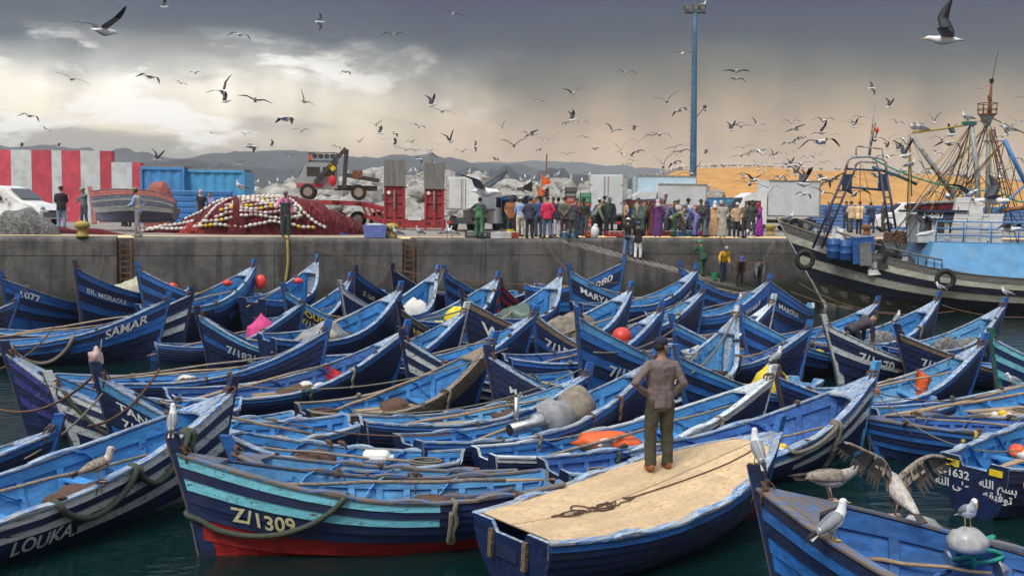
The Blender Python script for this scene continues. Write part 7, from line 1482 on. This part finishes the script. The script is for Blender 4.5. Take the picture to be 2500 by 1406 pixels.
for key, its in LOAD.items():
    nk_ = NICK[key]; H = BOATS[key]['H']; cnt = {}
    for ch in its:
        cnt[ch] = cnt.get(ch, 0)+1; j = ['', 'second ', 'third '][cnt[ch]-1]; y = rnd.uniform(-.45, .45); t = rnd.uniform(.3, .75); z = .17; rz = rnd.uniform(0, 6)
        if ch == 'o': a, b = (rnd.uniform(.06, .2), rnd.uniform(-.6, .6)), (rnd.uniform(.72, .86), rnd.choice((-.9, .9, .85, -.85))); pole(bpos(key, a[0], a[1], H.sheer(a[0])-.12+.03*cnt[ch]), bpos(key, b[0], b[1], H.sheer(b[0])-.04+.03*cnt[ch]), .03, None if rnd.random() < .6 else 'grey_wood', f'{j}long wooden oar lying in the {nk_}', True)
        elif ch == 'c': coil(bpos(key, rnd.choice((.12, .56, .8)), y*.5, .26), rnd.choice(('rope_brown', 'rope_grey')), f'coil of rope in the {nk_}', 1.1)
        elif ch == 'n': lump(bpos(key, t, y*.6, z), (.45, .3, .2), 'rope_brown', f'{j}heap of brown net in the {nk_}', 'net', rnd.random()*9, .35, 'net_bundle', rz)
        elif ch == 'g': lump(bpos(key, .45+.18*cnt[ch], y*.4, .15), (.55, .24, .42), 'net_grey', f'{j}roll of grey net in the {nk_}', 'net', rnd.random()*9, .2, 'net_bundle', BOATS[key]['h'])
        elif ch == 'f': floats(bpos(key, t, y*.5, .22), ['white_float', 'white_float', 'yellow_float'], 7, f'cluster of pale floats in the {nk_}')
        elif ch == 'p': floats(bpos(key, .42, .2, .34), ['orange', 'orange', 'red_ball', 'white_float'], 8, f'cluster of orange floats in the {nk_}', .085)
        elif ch == 'j': jug(bpos(key, t, y*.7, .27), 'white_float', f'{j}white plastic canister in the {nk_}', True, rz, 1.25)
        elif ch == 'y': jug(bpos(key, t, y*.6, .30), 'yellow_plastic', f'yellow plastic canister in the {nk_}', True, rz, 1.5)
        elif ch == 'r': m = MB(); m.ball((0, 0, .10), (.15, .11, .11)); m.ball((.15, 0, .10), .04); o = m.build('buoy', 'red_ball', None, True); o.location = bpos(key, .82, .4, H.sheer(.82)-.1); tag(o, f'pinkish red buoy in the {nk_}', 'buoy')
        elif ch == 'k': lump(bpos(key, t, y*.5, .25), (.4, .3, .28), 'black_bag', f'black plastic bag in the {nk_}', 'bag', rnd.random()*9, .3, 'bag', rz)
        elif ch == 'w': lump(bpos(key, .70, 0, .2), (.48, .34, .55), 'white_float', f'white cloth sack in the bow of the {nk_}', 'sack', 3, .25, 'sack', rz)
        elif ch == 'd': m = MB(); m.box((0, 0, .15), (.7, .5, .3)); m.box((0, 0, .32), (.74, .54, .05)); o = m.build('wooden_crate', 'grey_wood'); o.location = bpos(key, .5, .1, .35); o.rotation_euler = (0, .1, rz); tag(o, f'weathered wooden crate in the {nk_}', 'crate')
        elif ch == 'b':
            r = empty('loose_boards', bpos(key, .50, 0, H.pt(.5, .70).z+.04), BOATS[key]['h'], f'pale loose boards laid across the {nk_}', 'boards')
            for k in range(3): m = MB(); m.box((rnd.uniform(-.1, .1), -.24+.24*k, .012*k), (1.5, .21, .022), rz=rnd.uniform(-.06, .06)); m.build('board', 'board_wood', r)
lump(bpos('EILMGR', .42, -.1, .15), (.95, .6, .85), 'cream_cloth', 'large cream cloth bundle heaped in the boat behind SAMAR', seed=2, amp=.3)
lump(bpos('OO', .42, 0, .15), (.85, .42, .52), 'grey_cloth', 'blue spotted grey sheet over cargo below the BOUCHRA letters', seed=5, amp=.3, rz=BOATS['OO']['h']); m = MB(); m.ball((0, 0, .2), (.26, .26, .2), n=14, k=8); o = m.build('round_float', 'cream_cloth', None, True, bpos('OO', .38, .5*BOATS['OO']['side'], .46)); tag(o, 'pale yellow round float on the spotted sheet', 'float')
lump(bpos('AK', .5, .1, .15), (.95, .5, .68), 'plaid', 'checked brown blanket spread over boat cargo', seed=6, amp=.25, rz=BOATS['AK']['h']); lump(bpos('AI', .52, .1, .15), (.7, .4, .6), 'boot_green', 'green tarpaulin bundle in the bow of a light blue boat', seed=7, amp=.3); lump(bpos('LL', .76, .1, .25), (.4, .26, .6), 'pink_cloth', 'bright pink cloth left of the BOUCHRA bow', seed=8); lump(bpos('VV', .62, .3, .2), (.4, .2, .5), 'yellow_plastic', 'yellow net bundle left of the WM bow', seed=9)
lump(bpos('Q', .35, -.1, .15), (.75, .45, .55), 'cream_cloth', 'pale net covered bundle near the gull on the brown stem', seed=10, amp=.2); lump(bpos('I172', .40, .3, .15), (.45, .3, .55), 'yellow_plastic', 'big yellow float in netting behind the man', seed=11, amp=.1); lump(bpos('F', .42, .15, .30), (.55, .32, .17), 'orange', 'orange plastic sheet heaped in the white railed boat', seed=12, amp=.25)
m = MB(); m.ball((0, 0, .24), .24, n=18, k=12); o = m.build('round_buoy', 'red_ball', None, True, bpos('AL', .78, 0, .95)); lump(bpos('AL', .77, 0, .15), (.36, .28, .46), 'rope_brown', 'tall heap of brown net under the round red buoy', 'net', 31, .25, 'net_bundle'); tag(o, 'round bright red buoy in a light blue bow', 'buoy'); m = MB(); m.ball((0, 0, 0), (.19, .16, .25), n=14, k=9); o = m.build('round_buoy', 'red_ball', None, True, stemtop('II2')+Vector((.22, -.1, -.75))); tag(o, 'red buoy hanging at the stem of the boat by the wall', 'buoy')
def flag(a, m, label, w=.5, h=.45):
    b = MB(); b.loft([[Vector((w*u, .06*sin(u*7+v*2), -h*v*(1-.55*u)-.25*u)) for u in (0, .2, .4, .6, .8, 1)] for v in (0, .33, .66, 1)], close=False); o = b.build('flag', m); o.location = a; tag(o, label, 'flag')
flag(bpos('W', .72, -.9*BOATS['W']['side'])+Vector((0, 0, .03)), 'red_cloth', 'crumpled red flag hanging in the boat with pale canisters', .62, .5); flag(bpos('M', .76, -.8*BOATS['M']['side'])+Vector((0, 0, .12)), 'orange', 'orange flag over the poles near boat 1717', .35, .6); pole(stemtop('TANANT')+Vector((-.02, .1, -.3)), stemtop('TANANT')+Vector((.05, .12, .32)), .012, None, 'thin stick standing at the TANANT bow', False, 'pole'); lump(stemtop('TANANT')+Vector((-.03, .1, -.05)), (.10, .08, .16), 'pink_float', 'pinkish rag tied to a stick at the TANANT bow', seed=13, amp=.5)
# covered engine with steel exhaust, boat H
c = bpos('H', .55, .2*BOATS['H']['side'], .38); r = empty('boat_engine', c, BOATS['H']['h']+.1, 'covered engine with polished steel pipe left of the standing man', 'engine')
m = MB(); m.tube([(-.95, 0, .12), (-.5, 0, .15), (-.42, 0, .16), (-.2, 0, .2)], [.11, .11, .17, .18], 14); m.build('steel_pipe', 'steel', r, True); m = MB(); m.disc((-.955, 0, .12), (1, 0, .06), .095, .012, n=14); m.build('pipe_mouth', 'black', r); m = MB(); m.tube([(-.62, .25, -.2), (-.62, .25, .6)], .045, 10); m.build('upright_pipe', 'steel', r, True)
o = lump(Vector((.05, 0, .0)), (.42, .34, .36), 'grey_cloth', None, None, 3, .25, 'cover'); o.parent = r; o = lump(Vector((.5, 0, .12)), (.36, .34, .40), 'plaid', None, None, 5, .12, 'net_cover'); o.parent = r
for o in r.children:
    for k in ('label', 'category'):
        if k in o: del o[k]
# front right boat: drums, bags, green rope
FR = BOATS['FRONTR']; fs_ = FR['side']
def fl(px, py, z): d = P(px, py, 10)-Vector((0, 0, CAMH)); k = (z-CAMH)/d.z; return Vector((0, 0, CAMH))+d*k
for i, (px, py, z, r_, l_, lb) in enumerate(((2335, 1365, .62, .13, .34, 'polished steel winch drum under the bagged bundle'), (2462, 1385, .60, .12, .36, 'second steel drum at the right edge of the dark boat'))):
    c = fl(px, py, z); m = MB(); ax = Vector((1, .25, .1)).normalized(); m.disc((0, 0, 0), ax, r_, l_, n=18); m.disc(ax*l_*.5, ax, r_*1.35, .03, n=18); m.disc(-ax*l_*.5, ax, r_*1.35, .03, n=18); m.disc(ax*(l_*.5+.05), ax, .05, .1, n=8); o = m.build('winch_drum', 'steel', None, False, c); tag(o, lb, 'winch', 'winch drums in the dark boat')
m = MB(); c = fl(2340, 1392, .3); m.tube([(0, 0, -.25), (0, 0, .3)], [.12, .09], 10); m.build('winch_post', 'dark_steel', bpy.data.objects['winch_drum'], loc=(0, 0, -.3))
bag = fl(2362, 1318, .95); lump(bag-Vector((0, 0, .1)), (.20, .17, .16), 'plastic_bag', 'grey plastic bagged bundle tied with green rope, gull on top', 'bag', 4, .12, 'bag')
near_gull(bag+Vector((0, 0, .12)), radians(178), 'gull facing us with wide open beak on the bagged bundle', 1.05, False, 22, .75, True)
for k, (px, py, z, rx, m_, lb) in enumerate(((2235, 1345, .5, .34, 'black_bag', 'crumpled black plastic beside the steel drum'), (2240, 1310, .62, .3, 'plastic_bag', 'clear grey plastic sheet over the rail of the dark boat'), (2290, 1330, .5, .25, 'black_bag', 'smaller black plastic fold under the bundle'))): lump(fl(px, py, z)-Vector((0, 0, .1)), (rx, rx*.8, .2), m_, lb, 'bag', 14+k, .4, 'bag')
g = [fl(2300, 1300, .85), fl(2330, 1322, .83), fl(2400, 1325, .82), fl(2425, 1308, .86), fl(2360, 1330, .82), fl(2310, 1310, .85), fl(2305, 1345, .7), fl(2290, 1370, .6), fl(2370, 1360, .75), fl(2375, 1390, .6), fl(2362, 1405, .5), fl(2395, 1345, .8), fl(2450, 1355, .75), fl(2400, 1372, .7), fl(2250, 1378, .5), fl(2240, 1395, .45)]
rope(spl(g, 6), .022, 'rope_teal', 'bright green rope wound round the drums and bundle'); rope(spl([railpt('FRONTR', .66), railpt('FRONTR', .62)+Vector((.06, .2, -.08)), bpos('FRONTR', .55, 0, .5), bpos('FRONTR', .5, .2, .35)], 6), .02, 'rope_teal', 'green rope end over the near rail of the dark boat')
pole(fl(2105, 1362, .62), fl(2420, 1398, .62), .026, None, 'thin wooden pole lying in the dark boat', False, 'pole'); m = MB(); m.box((0, 0, 0), (.34, .3, .2), taper=(.9, .9)); o = m.build('mesh_canister', 'white_float', None, False, fl(2410, 1392, .45)); o.rotation_euler = (.1, .2, .5); tag(o, 'white canister wrapped in black mesh in the dark boat', 'canister')
for k in range(7):
    m = MB(); m.box((-.17+.055*k, 0, .0), (.008, .306, .206)); m.build('cord', 'black', o); 
for k in range(5): m = MB(); m.box((0, -.13+.065*k, .0), (.346, .008, .206)); m.build('cord', 'black', o)
# the young gull with spread wings on the far rail
def spread_gull():
    p = railpx('FRONTR', 2188, -fs_); r = near_gull(p, radians(20), 'brown young gull with both wings spread wide on the far rail of the dark boat', 1.6, True, 30, .15, False, 0, False)
    for sd, sp in ((-1, ((.02, .30), (.12, .52), (.38, .66), (.68, .78))), (1, ((.02, .28), (.15, .42), (.42, .56), (.66, .54)))):
        arm = [Vector((sd*.03, .05, .27))]+[Vector((sd*(x*.86), .08-.05*x, z*.92)) for x, z in sp]; w = MB(); w.tube(spl(arm, 3), [.035]*3+[.03]*3+[.026]*3+[.02]*3+[.01], 7); wg = w.build('spread_wing', 'g_brown', r, True)
        cv = spl(arm, 8); n = len(cv)
        for k in range(24):
            u = k/23; i = min(n-1, int(3+u*(n-4))); a = cv[i]; tg = (cv[min(i+1, n-1)]-cv[max(i-1, 0)]).normalized(); prim = u > .52
            out = (Vector((sd*(.25+.9*max(0, u-.45)), -.25, -.85+.95*max(0, u-.4)))).normalized() if prim else Vector((sd*.12, -.25, -.95)).normalized(); L = (.20+.08*u if not prim else .30-.13*(u-.52)/.48)
            wd = tg*(.030 if not prim else .022); m = MB(); m.loft([[a-wd*.6+Vector((0, -.004*k, 0)), a+wd*.6+Vector((0, -.004*k, 0))], [a+out*L*.55-wd*1.1, a+out*L*.55+wd*1.1], [a+out*L-wd*.35, a+out*L+wd*.35]], close=False); m.build('feather', 'g_dark' if (prim or k % 2) else 'g_brown', wg)
        for k in range(12): u = k/11; i = int(2+u*(n-5)*.7); a = cv[i]+Vector((0, -.028, 0)); tg = (cv[min(i+1, n-1)]-cv[max(i-1, 0)]).normalized(); m = MB(); m.loft([[a-tg*.028, a+tg*.028], [a+Vector((sd*.01, -.03, -.10))-tg*.022, a+Vector((sd*.01, -.03, -.10))+tg*.022]], close=False); m.build('covert', 'g_brown', wg)
spread_gull()
# people in the boats by the wall
def inboat(p, rz, h, top, legs, label, **kw): return person(p, radians(rz), h, top, legs, label, group='people working at the foot of the quay', **kw)
inboat(on_ramp(1716, .8), 30, 1.7, (40, 78, 62), (44, 88, 70), 'person in dark green oilskin with a green bucket over the head', hat='beanie', hatc=(36, 160, 84), kind='jacket', lean=.35, arms=('up', 'up')); inboat(on_ramp(1765, .7), 195, 1.72, (208, 158, 28), (50, 58, 84), 'person in yellow jacket holding a green bucket', hat='beanie', hatc=(150, 152, 156), kind='jacket', lean=.35, arms=('hang', 'out'), head=.4)
inboat(on_ramp(1806, .5), 175, 1.7, (84, 54, 44), (60, 54, 60), 'stooping person in brown top and white blue cap', hat='cap', hatc=(70, 90, 170), lean=.9, arms=('hang', 'hang'), kind='jacket', knee=.2); inboat(on_ramp(1850, .5), 185, 1.72, (134, 138, 140), (50, 50, 60), 'stooping person in grey sweater with black hair', lean=.8, arms=('hang', 'hang'), kind='jacket')
inboat(P(2080, 880, 25.6), -70, 1.7, (58, 54, 64), (40, 44, 70), 'person crouched deep over the cargo of boat 1670', lean=1.2, arms=('hang', 'hang'), kind='jacket', knee=.4); m = MB(); m.loft([[Vector((cos(2*pi*j/12)*a, sin(2*pi*j/12)*a, z)) for j in range(12)] for a, z in ((.12, 0), (.17, .3), (.155, .3), (.11, .05))]); o = m.build('bucket', 'crate_green', None, False, on_ramp(1745, .45)); tag(o, 'green bucket at the feet of the yellow jacketed person', 'bucket')
if HAZE: haze()
